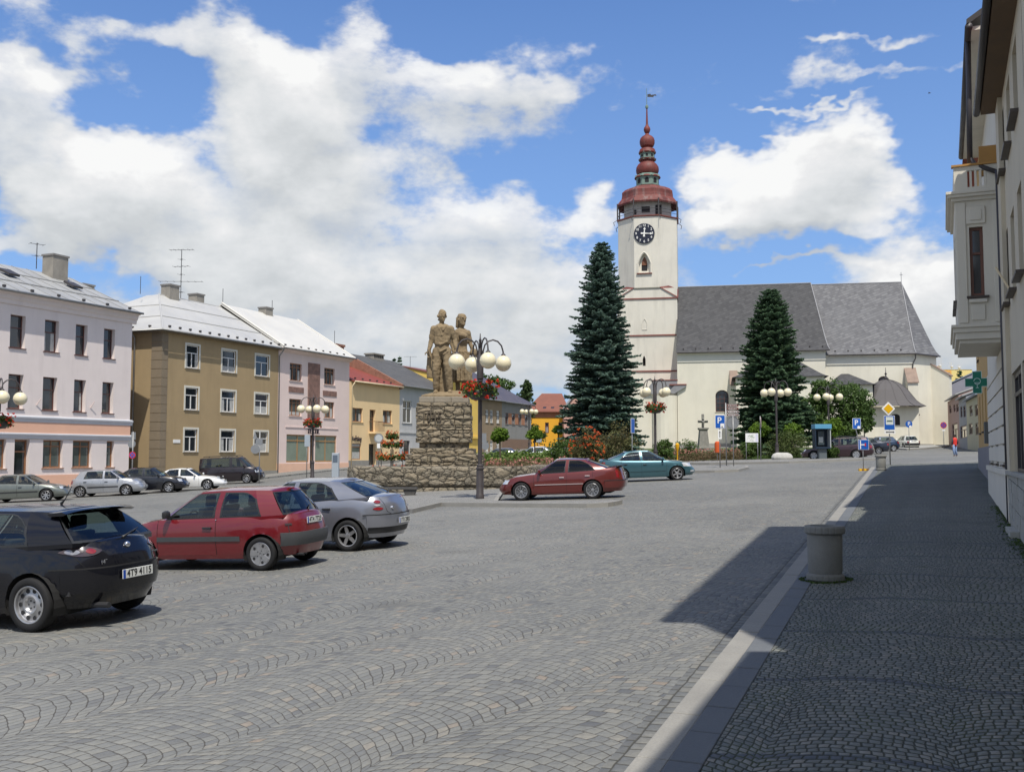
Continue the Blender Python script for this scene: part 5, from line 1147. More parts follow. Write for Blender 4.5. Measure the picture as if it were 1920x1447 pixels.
# apartment block on the hill
AB = thing('apartment_block', 'yellow and orange apartment block with antennas on its roof, far behind the church', 'building', (onD(1785, 760, 300).x, onD(1785, 760, 300).y, 4))
d = 300.; Wa, La, zb, zt = facing(1742, 1826, 850, 692, d); c_ = lambda x: (x-1742)*d/f_; cz = lambda y: onD(1742, y, d).z
mb = MB(); hs = [(c_(x), c_(x+4.2), cz(y+4.5), cz(y)) for x in (1768, 1780) for y in (698, 711, 724)]
Wa.make(mb, 0, La, 0, zt, hs, .2); mb.ext([Wa.P(0, zt), Wa.P(La, zt), Wa.P(La, zt, -12), Wa.P(0, zt, -12)], (0, 0, -.3)); mb.quad(Wa.P(La, 0), Wa.P(La, 0, -12), Wa.P(La, zt, -12), Wa.P(La, zt)); mb.quad(Wa.P(0, 0), Wa.P(0, 0, -12), Wa.P(0, zt, -12), Wa.P(0, zt)); mb.build('wall', M('block_yellow', (.72, .58, .22), .9, .05), AB, world=True)
for h in hs: window(AB, Wa, *h, white, 'II', .15, fw=.16, curtain=.4)
mb = MB(); x0, x1 = c_(1764), c_(1787)
Wa.make(mb, x0, x1, 0, zt-.2, [(a-.05, b+.05, c-.05, e+.05) for a, b, c, e in hs], .02)
ob = mb.build('orange_strip', M('block_orange', (.70, .36, .09), .9, .05), AB, world=True); ob.matrix_parent_inverse = Matrix.Translation(Wa.n*.04) @ ob.matrix_parent_inverse
mb = MB(); mb.ext([Wa.P(c_(1747), zt, -2), Wa.P(c_(1768), zt, -2), Wa.P(c_(1768), zt, -8), Wa.P(c_(1747), zt, -8)], (0, 0, 1.2)); mb.build('lift_house', M('block_orange'), AB, world=True)
mb = MB(); ra = random.Random(2)
for x, y in ((1748, 676), (1752, 672), (1756, 668), (1760, 674), (1764, 670), (1768, 664), (1775, 672), (1779, 666), (1798, 676), (1812, 680)):
    b0 = Wa.P(c_(x), zt, -4); h = cz(y)-zt; mb.tube([b0, b0+Vector((0, 0, h))], .09, 4)
    for k in range(3): z_ = Vector((0, 0, h*(.5+.2*k))); mb.tube([b0+z_-Wa.u*ra.uniform(.4, 1.1), b0+z_+Wa.u*ra.uniform(.4, 1.1)], .05, 4)
    if ra.random() < .5: mb.sphere(b0+Vector((.2, 0, h*.45)), .45, 8, 6)
mb.build('antennas', M('light_metal', (.5, .5, .5), .5, 0), AB, world=True)
# ================================================================== monument
def stone_mat(name, c0, c1, sc=2.2, joint=(.09, .078, .058), zs=1.4, jw=.05, bump=1.0):
    m, nt, b = newmat(name); MATS[name] = m
    tc = nt.new('ShaderNodeTexCoord').outputs['Object']; mp = nt.new('ShaderNodeMapping'); nt.l.new(tc, mp.inputs[0]); mp.inputs['Scale'].default_value = (sc, sc, sc*zs)
    wob = nt.new('ShaderNodeTexNoise', i_Scale=3., i_Detail=4.); nt.l.new(mp.outputs[0], wob.inputs['Vector'])
    v = nt.vmath('ADD', mp.outputs[0], nt.vmath('MULTIPLY', nt.vmath('SUBTRACT', wob.outputs['Color'], (.5, .5, .5)), (.45, .45, .45)))
    vo = nt.new('ShaderNodeTexVoronoi', feature='DISTANCE_TO_EDGE', i_Scale=1.); nt.l.new(v, vo.inputs['Vector'])
    vc = nt.new('ShaderNodeTexVoronoi', i_Scale=1.); nt.l.new(v, vc.inputs['Vector'])
    e = nt.mr(vo.outputs[0], jw*.3, jw*1.6, 0, 1, True); h = nt.xyz(vc.outputs['Color'])
    col = nt.mix(h[0], c0, c1); n = nt.noise(tc, 9, 6, .7); col = nt.mix(nt.mr(n, .3, .7, 0, .6), col, scl(c0, .5)); col = nt.mix(nt.mr(nt.noise(tc, 2.2, 4, .6), .5, .7, 0, .45), col, (.10, .10, .07))
    nt.l.new(nt.mix(e, joint, col), b.inputs['Base Color']); b.inputs['Roughness'].default_value = .92
    hh = nt.math('ADD', nt.math('MULTIPLY', nt.math('POWER', nt.mr(vo.outputs[0], 0, .35), .6), 1.), nt.math('MULTIPLY', n, .5)); nt.l.new(nt.bump(hh, bump, .09), b.inputs['Normal']); return m
rub = stone_mat('rubble_stone', (.34, .275, .185), (.27, .23, .165), 2.0, zs=1.9)
rubw = stone_mat('low_wall_stone', (.31, .26, .185), (.23, .205, .16), 2.4, zs=1.5)
capst = M('stone_cap', (.30, .26, .20), .92, .2, 1.5, .7, 12, fine=.5)
sand = M('carved_sandstone', (.25, .185, .105), .9, .2, 1.4, .6, 16, stain=.45, stainc=(.12, .10, .06), fine=.35)
RH = Vector((Rv.x, Rv.y, 0)); FH = Vector((-RH.y, RH.x, 0)); ROTI = math.atan2(RH.y, RH.x)
def frame_at(px_, d, z=0): p = onD(px_, 853, d); return (p.x, p.y, z)
def Zd(y, d): return ZC+(853-y)/f_*d
mo = frame_at(834, 45.6); gzm = gz(mo[0], mo[1])
PD = thing('pedestal', 'rough stone monument pedestal with stepped foot carrying the carved figures', 'pedestal', (mo[0], mo[1], gzm), ROTI)
k = 45./f_; L_ = lambda x: (x-834)*k; Z_ = lambda y: Zd(y, 44.6)-gzm
rs = random.Random(8)
def rough_block(mb, x0, x1, y0, y1, z0, z1, course=.28, jit=.045, seed=0):
    """course by course rubble block faces: each stone a slightly proud prism"""
    r = random.Random(seed); mb.box(x0+.05, x1-.05, y0+.05, y1-.05, z0, z1); z = z0
    while z < z1-.02:
        h = min(course*r.uniform(.75, 1.25), z1-z)
        if z1-z-h < course*.4: h = z1-z
        for (a0, a1, side) in ((x0, x1, 0), (y0, y1, 1), (x0, x1, 2), (y0, y1, 3)):
            a = a0
            while a < a1-.01:
                w = min(r.uniform(.28, .8), a1-a)
                if a1-a-w < .2: w = a1-a
                o = r.uniform(0, jit); g = .012
                if side == 0: B = (a+g, a+w-g, y0-o, y0+.1)
                elif side == 2: B = (a+g, a+w-g, y1-.1, y1+o)
                elif side == 1: B = (x1-.1, x1+o, a+g, a+w-g)
                else: B = (x0-o, x0+.1, a+g, a+w-g)
                mb.box(*B, z+g, z+h-g); a += w
        z += h
mb = MB(); hw = 1.19; rough_block(mb, -hw, hw, -hw, hw, Z_(830), Z_(755), .27, .05, 3); mb.box(-hw+.12, hw-.12, -hw+.12, hw-.12, Z_(841), Z_(829)); mb.build('shaft', rub, PD, bevel=.018)
mb = MB(); rough_block(mb, -hw+.1, hw-.1, -hw+.1, hw-.1, Z_(755), Z_(743.5), .3, .03, 5); mb.build('capstone', capst, PD, bevel=.02)
mb = MB(); rough_block(mb, -1.42, 1.36, -1.5, 1.5, Z_(851), Z_(840), .3, .03, 6); rough_block(mb, -1.62, 1.75, -1.75, 1.75, Z_(879), Z_(851), .33, .05, 7); mb.box(-1.6, 1.7, -1.7, 1.7, -.1, Z_(879)); mb.build('step', rub, PD, bevel=.018)
text_obj('1945', .62, M('carved_shadow_stone', (.10, .08, .055), .95, .2), PD, 'inscription', .012, (L_(813), -hw-.075, Z_(782)), (PI/2, 0, 0), .75)
# low wall
lwz = gz(-20, 38); LWt = thing('low_wall', 'long low rubble stone wall with rounded coping around the monument bed', 'wall', frame_at(826, 42.6, lwz), ROTI)
k2 = 42./f_; LL = lambda x: (x-826)*k2; ZL = lambda y: Zd(y, 42.)-lwz
x0, x1 = LL(659), LL(992)
def wall_path(off): # plan of the planter: front run, then both ends run back
    p = [(x0-off*0-1.2, 7.5), (x0-off, 2.2), (x0-off+.05, .35), (x0+.3, -off)]
    q = [(x1-.7, -off), (x1-.15, .25-off*.7), (x1+off*.6, .9), (x1+off+.25, 2.6), (x1+.9+off, 8.5)]
    return p+[(x0+(x1-x0)*t, -off) for t in lines(.06, .94, .06)]+q
def sweep(mb, zs):
    rows = [[Vector((x, y, z)) for x, y in wall_path(o)] for o, z in zs]; mb.grid(rows)
mb = MB(); zt = ZL(876); zu_ = ZL(911); sweep(mb, [(.30, zu_), (.33, zu_+.06), (.33, zt-.12), (.31, zt-.02), (.26, zt+.03), (-.25, zt+.04), (-.3, zt), (-.32, zu_), (.30, zu_)]); lw = mb.build('wall_body', rubw, LWt, smooth=True, angle=50)
mb = MB(); sweep(mb, [(.20, -.3), (.20, zu_+.01)]); sweep(mb, [(.34, -.3), (.34, .26), (.22, .27)]); mb.build('wall_foot', rubw, LWt)
mb = MB(); rr = random.Random(9)
for i in range(330):   # individual bulging face stones
    t = rr.uniform(0, 1); x = x0+.35+(x1-x0-1.1)*t; z = zu_+.12+rr.random()*(zt-zu_-.25); r = rr.uniform(.09, .17)
    vs = [Vector((x+r*1.25*math.cos(a+rr.uniform(-.25, .25)), -.33, z+r*.75*math.sin(a+rr.uniform(-.25, .25)))) for a in lines(0, 2*PI*.86, 1.0)]
    mb.add(vs+[Vector((v.x*.8+x*.2, -.33-rr.uniform(.02, .045), v.z*.8+z*.2)) for v in vs], [list(range(len(vs), 2*len(vs)))]+[(j, (j+1) % len(vs), len(vs)+(j+1) % len(vs), len(vs)+j) for j in range(len(vs))])
mb.build('face_stones', rubw, LWt, smooth=False)
mb = MB(); pts = [(p[0], p[1], zt-.12) for p in wall_path(-.25)]; mb.poly(pts+[(x1+1, 9, zt-.12), (x0-1, 9, zt-.12)]); o_ = mb.build('bed_soil', M('soil', (.07, .055, .035), .95, .3, 3, .8, 30), LWt)
# stone bench
bp = frame_at(760, 39.6); bz = gz(bp[0], bp[1]); BN = thing('stone_bench', 'dark stone slab bench on tapered supports in front of the low wall', 'bench', (bp[0], bp[1], bz), ROTI)
dks = M('dark_stone', (.065, .062, .058), .7, .2, 2, .3, 20)
MB().box(-1.1, .48, -.25, .25, Zd(913, 39.6)-bz-.09, Zd(913, 39.6)-bz).build('seat', dks, BN, bevel=.01)
for x in (-.8, .2):
    h = Zd(913, 39.6)-bz-.09; MB().ext([(x-.13, -.2, 0), (x+.13, -.2, 0), (x+.26, -.2, h), (x-.26, -.2, h)], (0, .4, 0)).build('support', dks, BN, bevel=.01)
# ------------------------------------------------------------------ figures (fused into one skin by voxel remesh)
def limb(mb, pts, rs, n=12):
    mb.tube(pts, rs, n)
    for p, r in zip(pts, rs): mb.sphere(p, r*.99, 10, 7)
def body_obj(mb, name, mat, parent, voxel, smooth=4, disp=0, dsc=.3):
    o = mb.build(name, mat, parent, smooth=True)
    r = o.modifiers.new('fuse', 'REMESH'); r.mode = 'VOXEL'; r.voxel_size = voxel; r.use_smooth_shade = True
    s = o.modifiers.new('smooth', 'SMOOTH'); s.iterations = smooth; s.factor = .5
    if disp:
        t = bpy.data.textures.new('folds', 'CLOUDS'); t.noise_scale = dsc; t.noise_depth = 2
        d_ = o.modifiers.new('folds', 'DISPLACE'); d_.texture = t; d_.strength = disp; d_.mid_level = .5
    return o
def hand(mb, p, d, side, s=1.0, curl=.5):
    """palm and five fingers at wrist p pointing along d"""
    p = Vector(p); d = Vector(d).normalized(); a = Vector(side).normalized(); c = d.cross(a).normalized()
    mb.tube([p, p+d*.05*s, p+d*.09*s], [.032*s, .042*s, .038*s], 8)
    for i, (o, L) in enumerate(((-.03, .07), (-.01, .08), (.012, .075), (.032, .06))):
        q = p+d*.085*s+a*o*s; m = q+d*L*.5*s+c*curl*.015*s; e = m+d*L*.42*s*(1-curl*.5)+c*curl*.035*s
        mb.tube([q, m, e], [.0105*s, .0095*s, .008*s], 6)
    q = p+d*.03*s-a*.035*s; mb.tube([q, q+(d*.6-a)*.035*s, q+(d*1.2-a*.7)*.055*s+c*.01*s], [.013*s, .011*s, .009*s], 6)
def head(mb, c, s, yaw=0, hair=None):
    c = Vector(c); R3 = Matrix.Rotation(yaw, 4, 'Z'); M0 = mb.M
    mb.M = (M0 or Matrix.Identity(4)) @ Matrix.Translation(c) @ R3 @ Matrix.Scale(s, 4)
    mb.lathe([(0.0, -.125), (.04, -.118), (.058, -.09), (.070, -.04), (.079, .02), (.078, .06), (.062, .10), (.03, .122), (0, .127)], 14, (0, 0, 0), 0, .93, 1.12)
    mb.ext([(-.013, -.078, -.025), (.013, -.078, -.025), (.006, -.082, .03), (-.006, -.082, .03)], (0, -.022, -.004)); mb.sphere((0, -.098, -.022), .013, 8, 6)
    for sx in (-1, 1): mb.sphere((sx*.03, -.074, .022), .014, 8, 6, .7); mb.sphere((sx*.078, .0, .0), .022, 8, 6, 1.4); mb.box(sx*.03-.02, sx*.03+.02, -.09, -.07, .038, .046)
    mb.box(-.024, .024, -.086, -.07, -.062, -.052); mb.box(-.02, .02, -.088, -.07, -.074, -.066); mb.sphere((0, -.066, -.095), .024, 8, 6)
    mb.M = M0
st = thing('statue', 'weathered sandstone statue of a standing man and a woman in long skirt', 'statue', (mo[0], mo[1], gzm+Z_(743.5)), ROTI)
# man: 1.80 m figure scaled to 3.75 m; origin at his feet centre, facing the viewer (-y)
S = (Zd(576, 44.9)-Zd(736, 44.9))/1.80
mb = MB(); mb.M = Matrix.Translation((L_(829), -.25, .14)) @ Matrix.Scale(S, 4)
mb.tube([(-.13, .02, 0), (-.13, .02, .06)], [.06, .05], 8)
limb(mb, [(-.10, .02, .93), (-.125, -.03, .52), (-.13, .04, .12)], [.112, .088, .070]); limb(mb, [(.09, .0, .93), (.135, -.10, .53), (.165, -.05, .14)], [.112, .088, .072])
mb.tube([(-.13, .05, .05), (-.135, -.08, .035), (-.14, -.18, .03)], [.052, .048, .036], 8); mb.tube([(.17, -.02, .05), (.18, -.14, .04), (.19, -.24, .03)], [.052, .048, .036], 8)
mb.lathe([(.145, .86), (.165, .92), (.160, 1.0), (.150, 1.06), (.178, 1.10), (.185, 1.17), (.185, 1.28), (.20, 1.38), (.195, 1.44), (.13, 1.50), (.065, 1.53)], 18, (-.005, .0, 0), 0, 1.0, .66)
mb.tube([(-.01, 0, 1.48), (-.01, -.015, 1.60)], [.062, .056], 10)
head(mb, (-.005, -.03, 1.685), 1.16, math.radians(24))
mb.tube([(-.005, .04, 1.79), (-.01, .07, 1.70), (-.05, .06, 1.60), (-.09, .03, 1.63)], [.055, .06, .045, .03], 8)
# folds of the shirt waist, belt
for a in (0, 1, 2): mb.tube([(-.15, -.07, 1.13-.02*a), (-.03, -.13, 1.075-.012*a), (.12, -.10, 1.12+.01*a)], .018, 6)
mb.tube([(-.10, -.10, 1.47), (-.03, -.13, 1.36), (.0, -.125, 1.25)], .014, 6); mb.tube([(.09, -.10, 1.47), (.02, -.135, 1.36)], .014, 6)
mb.tube([(-.05, -.115, .90), (.10, -.12, .98)], .016, 6); mb.tube([(.02, -.12, .84), (.13, -.12, .92)], .014, 6)
# arms
limb(mb, [(-.19, .0, 1.42), (-.235, .02, 1.18), (-.285, -.02, .96)], [.072, .058, .044]); hand(mb, (-.285, -.02, .95), (.05, -.05, -1), (1, 0, 0), 1.15, .8)
limb(mb, [(.18, .0, 1.42), (.265, .03, 1.17), (.30, -.06, .98)], [.072, .060, .046]); hand(mb, (.30, -.06, .965), (.15, -.15, -.9), (1, 0, 0), 1.15, .4)
mb.tube([(-.29, -.07, .98), (-.25, -.09, .84), (-.20, -.09, .70)], [.02, .022, .016], 6)          # rolled paper / tool in hand
# cloak hanging behind the left side
mb.grid([[(-.30, .02, .90), (-.31, .10, .60), (-.33, .10, .38)], [(-.22, .12, .90), (-.22, .16, .60), (-.24, .16, .36)], [(-.05, .16, .92), (-.02, .18, .6), (.0, .18, .2)], [(.12, .16, .92), (.14, .18, .6), (.14, .18, .1)]])
mb.lathe([(.17, .0), (.16, .4), (.13, .9)], 10, (.02, .13, 0), 0, 1.2, .55); mb.lathe([(.09, .36), (.10, .6), (.07, .9)], 10, (-.25, .08, 0), 0, 1, .8)
man = body_obj(mb, 'man_figure', sand, st, .023, 2, .07, .2)
# woman behind, a step to the right
S2 = (Zd(583, 46)-Zd(736, 46))/1.74; mb = MB(); mb.M = Matrix.Translation((L_(863), .55, .14)) @ Matrix.Scale(S2, 4)
sk = [(.17, .30), (.215, .31), (.19, .6), (.165, .85), (.135, 1.0), (.125, 1.07), (.16, 1.17), (.17, 1.27), (.16, 1.36), (.11, 1.43), (.055, 1.46)]
mb.lathe(sk, 22, (.0, .0, 0), 0, 1.02, .78)
for a in lines(0, 2*PI*.95, .42): mb.tube([(.15*math.cos(a), .12*math.sin(a), .95), (.205*math.cos(a+.1), .16*math.sin(a+.1), .6), (.225*math.cos(a+.15), .18*math.sin(a+.15), .30)], [.02, .032, .038], 6)
limb(mb, [(-.07, 0, .35), (-.07, 0, .08)], [.055, .045]); limb(mb, [(.07, -.04, .35), (.08, -.06, .08)], [.055, .045]); mb.tube([(-.07, .02, .04), (-.07, -.16, .03)], [.04, .03], 8); mb.tube([(.08, -.02, .04), (.09, -.22, .03)], [.04, .03], 8)
mb.tube([(0, 0, 1.42), (.015, -.01, 1.54)], [.05, .048], 10); head(mb, (.02, -.03, 1.63), 1.14, math.radians(40))
mb.tube([(.0, .03, 1.75), (-.05, .05, 1.66), (-.06, .05, 1.55), (-.09, .06, 1.47)], [.06, .075, .06, .04], 8)   # headscarf
mb.sphere((.03, -.145, 1.28), .07, 10, 7); mb.sphere((.08, -.12, 1.27), .065, 10, 7)
limb(mb, [(-.15, .0, 1.36), (-.20, .02, 1.12), (-.16, -.06, .95)], [.06, .05, .038]); hand(mb, (-.16, -.06, .93), (.1, -.2, -.9), (1, 0, 0), 1.0, .5)
limb(mb, [(.15, .0, 1.36), (.20, .04, 1.14), (.26, .0, .96)], [.06, .05, .04]); hand(mb, (.26, .0, .94), (.2, -.1, -.9), (1, 0, 0), 1.0, .6)
mb.sphere((.27, .02, .93), .095, 10, 7); mb.sphere((.30, .05, .84), .075, 10, 7)     # bundle at her hip
body_obj(mb, 'woman_figure', sand, st, .023, 2, .06, .18)
mb = MB(); mb.lathe([(1.12, 0), (1.08, .1), (.9, .18), (.6, .24), (0, .26)], 9, (0, 0, 0), .3, 1.0, .95); mb.lathe([(.5, .1), (.42, .3), (.2, .36), (0, .37)], 8, (.35, .3, 0)); body_obj(mb, 'rock_base', sand, st, .05, 1, .12, .3)
# ================================================================== vegetation
def leaf_mat(name, c0, c1, c2=None, rough=.6):
    m, nt, b = newmat(name); MATS[name] = m
    r = nt.new('ShaderNodeNewGeometry').outputs['Random Per Island']; tc = nt.new('ShaderNodeTexCoord').outputs['Object']
    c = nt.mix(r, c0, c1); n = nt.noise(tc, 1.1, 4, .6); c = nt.mix(nt.mr(n, .38, .68, 0, .75), c, c2 or scl(c0, .6))
    nt.l.new(c, b.inputs['Base Color']); b.inputs['Roughness'].default_value = rough; b.inputs['Specular IOR Level'].default_value = .3
    b.inputs['Subsurface Weight'].default_value = 0
    tr = nt.new('ShaderNodeBsdfTranslucent'); nt.l.new(c, tr.inputs[0]); mx = nt.new('ShaderNodeMixShader', i_0=.28)
    nt.l.new(b.outputs[0], mx.inputs[1]); nt.l.new(tr.outputs[0], mx.inputs[2]); nt.l.new(mx.outputs[0], nt.n['Material Output'].inputs[0]); return m
spruce_m = leaf_mat('spruce_needles', (.095, .165, .125), (.29, .40, .32), (.055, .10, .078))
spruce_d = leaf_mat('dark_spruce_needles', (.070, .135, .072), (.22, .33, .18), (.045, .085, .05))
decid_m = leaf_mat('tree_leaves', (.055, .105, .022), (.13, .20, .055), (.03, .065, .015))
globe_m = leaf_mat('globe_leaves', (.085, .16, .012), (.20, .31, .035), (.05, .10, .01))
bush_m = leaf_mat('bush_leaves', (.045, .10, .018), (.12, .18, .04), (.03, .06, .012))
olive_m = leaf_mat('olive_bush_leaves', (.07, .085, .025), (.16, .17, .06), (.10, .055, .03))
rose_m = leaf_mat('rose_bed_leaves', (.10, .095, .035), (.24, .14, .09), (.06, .075, .02))
flow_r = leaf_mat('red_petals', (.62, .03, .015), (.80, .10, .03), (.55, .02, .03)); flow_o = leaf_mat('orange_petals', (.60, .10, .02), (.75, .20, .05), (.45, .05, .02)); flow_p = leaf_mat('pink_petals', (.50, .20, .16), (.65, .38, .30), (.35, .10, .08))
bark = M('bark', (.085, .065, .045), .95, .3, 4, .8, 20)
def rvec(r): 
    z = r.uniform(-1, 1); a = r.uniform(0, 2*PI); s = math.sqrt(1-z*z); return Vector((s*math.cos(a), s*math.sin(a), z))
def leaves(mb, c, rad, n, size, r, shell=.55, flat=0, zmin=None):
    """n small leaf quads through the ellipsoid, denser near its surface, in ragged clumps"""
    c = Vector(c)
    for _ in range(n):
        d = rvec(r); q = r.uniform(shell, 1.0)**.6; p = c+Vector((d.x*rad[0]*q, d.y*rad[1]*q, d.z*rad[2]*q))
        if zmin is not None and p.z < zmin: continue
        s = size*r.uniform(.6, 1.3); u = rvec(r); n_ = (d+rvec(r)*.9).normalized(); v = n_.cross(u)
        if v.length < .1: continue
        v.normalize(); w = n_.cross(v); k = len(mb.v)
        mb.v += [p-v*s*.5, p+w*s*.28, p+v*s*.55, p-w*s*.28]; mb.f.append((k, k+1, k+2, k+3)); mb.mi.append(mb.cur)
def clumpy(mb, c, rad, nc, nl, size, r, cr=.35, zmin=None, core=True):
    c = Vector(c)
    for _ in range(nc):
        d = rvec(r); q = r.uniform(.35, .95) if core else r.uniform(.75, 1)
        p = c+Vector((d.x*rad[0]*q, d.y*rad[1]*q, d.z*rad[2]*q)); k = cr*r.uniform(.6, 1.3)*min(rad)
        leaves(mb, p, (k, k, k*.75), nl, size, r, .2, zmin=zmin)
def branch_sprays(mb, p0, p1, r, size, wid, n, droop):
    """flat needle sprays either side of a branch from p0 to p1"""
    d = p1-p0; L = d.length; t_ = d.normalized(); side = t_.cross(Vector((0, 0, 1))).normalized()
    for i in range(n):
        t = .15+.85*(i+r.random())/n; w = wid*L*(1.05-t)*.9+.08
        p = p0+d*t+Vector((0, 0, -droop*L*(t*t)+.06*L*max(0, t-.8)*4))
        for sgn in (-1, 1):
            a = (side*sgn*r.uniform(.6, 1)+t_*r.uniform(.45, .8)+Vector((0, 0, r.uniform(-.32, .34)))).normalized(); l = w*r.uniform(.5, 1.05)+size*.4
            b = a.cross(Vector((0, 0, 1))+rvec(r)*.45).normalized()*size*r.uniform(.35, .6); q = p+rvec(r)*.05
            k = len(mb.v); e = q+a*l+Vector((0, 0, -.12*l)); m_ = q+a*l*.5
            mb.v += [q-b*.5, m_-b, e, m_+b, q+b*.5]; mb.f.append((k, k+1, k+2, k+3, k+4)); mb.mi.append(0)
            c_ = Vector((0, 0, 1))*size*.28; k = len(mb.v); mb.v += [q-c_*.3, m_-c_, e, m_+c_]; mb.f.append((k, k+1, k+2, k+3)); mb.mi.append(0)
def conifer(name, label, px_, d, pyt, hwpx, mat, seed, zlow=.06, tiers=34, prof=None, group=None, nb=13, dens=1., size=.3, xy=None):
    p = onD(px_, 850, d) if xy is None else Vector((*xy, 0)); g = gz(p.x, p.y); H = Zd(pyt, d)-g; Rm = hwpx*d/f_; r = random.Random(seed)
    T = thing(name, label, 'tree', (p.x, p.y, g), 0, group)
    MB().tube([(0, 0, -.2), (0, 0, H*.4), (0, 0, H*.97)], [H*.018, H*.011, .02], 8).build('trunk', bark, T)
    mb = MB(); pf = prof or (lambda t: (1-t)**.85*.97+.03)
    for i in range(tiers):
        t = zlow+(1-zlow)*(i/tiers)**.93; z = H*t; R0 = Rm*pf(t); n = max(6, int(nb*(.55+.55*pf(t))))
        for j in range(n):
            a = 2*PI*(j+r.random()*.8)/n+i*2.4; zz_ = z; R_ = R0*r.uniform(.78, 1.10)*(.97+.22*noise.noise(Vector((math.cos(a)*1.6, math.sin(a)*1.6, zz_*.55+seed)))); zz = z+r.uniform(-2.6, 2.6)*H/tiers*min(1, 1.6*(1-t))
            p0 = Vector((0, 0, zz)); up = .12+.45*t+r.uniform(-.12, .25); p1 = Vector((math.cos(a)*R_, math.sin(a)*R_, zz+R_*up*.5))
            branch_sprays(mb, p0, p1, r, size*(.62+.36*(1-t)), .38, max(6, int(dens*(6+R_*7.5))), .20-.10*t)
    for j in range(14):
        a = r.uniform(0, 2*PI); mb.add([(0, 0, H*.95), (math.cos(a)*.12, math.sin(a)*.12, H*(.97+.01*r.random())), (0, 0, H*(.985+.015*r.random()))], [(0, 1, 2)])
    mb.build('crown', mat, T); return T
conifer('spruce_tree', 'tall blue-green spruce in front of the church tower, the taller of two conifers', 1130, 88., 449, 79, spruce_m, 11, .04, 50, lambda t: min(1.02, 1.06*(1-t)**.5+.01), dens=1.25, nb=19)
conifer('spruce_tree', 'dark dense conifer in front of the nave, lower than the one at the tower', 1450, 90., 539, 78, spruce_d, 23, .08, 44, lambda t: min(1.02, 1.06*(1-t)**.5+.01), dens=1.3, nb=19, size=.30)
for i, (x, d, y, h) in enumerate(((708, 165, 664, 9), (738, 160, 669, 15), (748, 150, 666, 13))):
    conifer('conifer', ['small dark conifer tip left of two others above the slate roof', 'broad conifer top behind the slate roof, between two thinner ones', 'slim pointed conifer behind the slate roof, nearest the monument'][i], x, d, y, h*2.2, spruce_d, 40+i, .25, 22, nb=8, dens=.6, size=.5, group='conifers behind the slate roof')
conifer('conifer', 'small dark pine standing before the yellow apartment block', 1804, 170, 692, 26, spruce_d, 51, .2, 18, lambda t: (1-t)**.6, nb=8, dens=.7, size=.5)
def tree(name, label, px_, d, blobs, mat, seed, trunk_r=.12, leaf=.16, nl=60, zt=None, cr=.42, nc=34, group=None, cat='tree'):
    """blobs: (px, py, hwpx, hhpx) crown lobes at the tree's depth"""
    p = onD(px_, 850, d); g = gz(p.x, p.y); r = random.Random(seed); T = thing(name, label, cat, (p.x, p.y, g), ROTI, group); k = d/f_
    cs = [((x-px_)*k, r.uniform(-.25, .25)*hw*k, Zd(y, d)-g, hw*k, hh*k) for x, y, hw, hh in blobs]
    mb = MB()
    if trunk_r:
        top = min(c[2] for c in cs); mb.tube([(0, 0, -.1), (.03, 0, top*.5), (0, 0, top)], [trunk_r*1.25, trunk_r, trunk_r*.75], 8)
        for c in cs: mb.tube([(0, 0, top*.8), (c[0]*.5, c[1]*.5, (top+c[2])*.5), (c[0], c[1], c[2])], [trunk_r*.6, trunk_r*.4, trunk_r*.15], 6)
        mb.build('trunk', bark, T)
    mb = MB()
    for cx, cy, cz, hw, hh in cs: clumpy(mb, (cx, cy, cz), (hw, hw*.85, hh), nc, nl, leaf, r, cr)
    mb.build('crown', mat, T); return T
tree('leafy_tree', 'broad leafy tree with light green crown right of the dark conifer', 1590, 94., ((1530,775,34,45),(1570,750,42,50),(1610,760,34,45),(1540,735,22,25),(1590,795,40,30),(1625,785,18,30),(1560,810,30,22)), decid_m, 61, .14, .26, 60, nc=60)
tree('leafy_tree', 'dense round-topped tree behind the purple slate roofs', 925, 165, ((915,718,30,20),(940,730,28,22),(895,712,20,14)), decid_m, 62, .3, .5, 40)
tree('leafy_tree', 'tall dark leafy tree between the purple roof and the orange house', 986, 140, ((986,745,20,28),(982,790,22,40),(1000,820,24,24),(968,800,14,30),(988,724,10,10)), leaf_mat('dark_leaves', (.035, .07, .018), (.085, .125, .04), (.022, .045, .012)), 63, .25, .34, 42)
GT = 'clipped globe trees in the garden'
for i, (x, d, y, h, lb) in enumerate(((937, 66, 815, 17, 'clipped globe tree nearest the monument pedestal, before the brown house'), (1002, 76, 813, 14.5, 'clipped globe tree in front of the grey house corner'), (1047, 92, 806, 11, 'smallest clipped globe tree in front of the orange house'), (1425, 74, 805, 19, 'clipped globe tree under the dark conifer, left of the lamp there'), (1487, 76, 806, 18, 'clipped globe tree under the dark conifer, right of the lamp there'), (1562, 74, 800, 20, 'clipped globe tree behind the phone booth'))):
    tree('globe_tree', lb, x, d, ((x, y, h, h*.85), (x-h*.4, y+h*.15, h*.65, h*.6), (x+h*.4, y+h*.1, h*.65, h*.6)), globe_m, 70+i, .06, .13, 60, nc=30, group=GT)
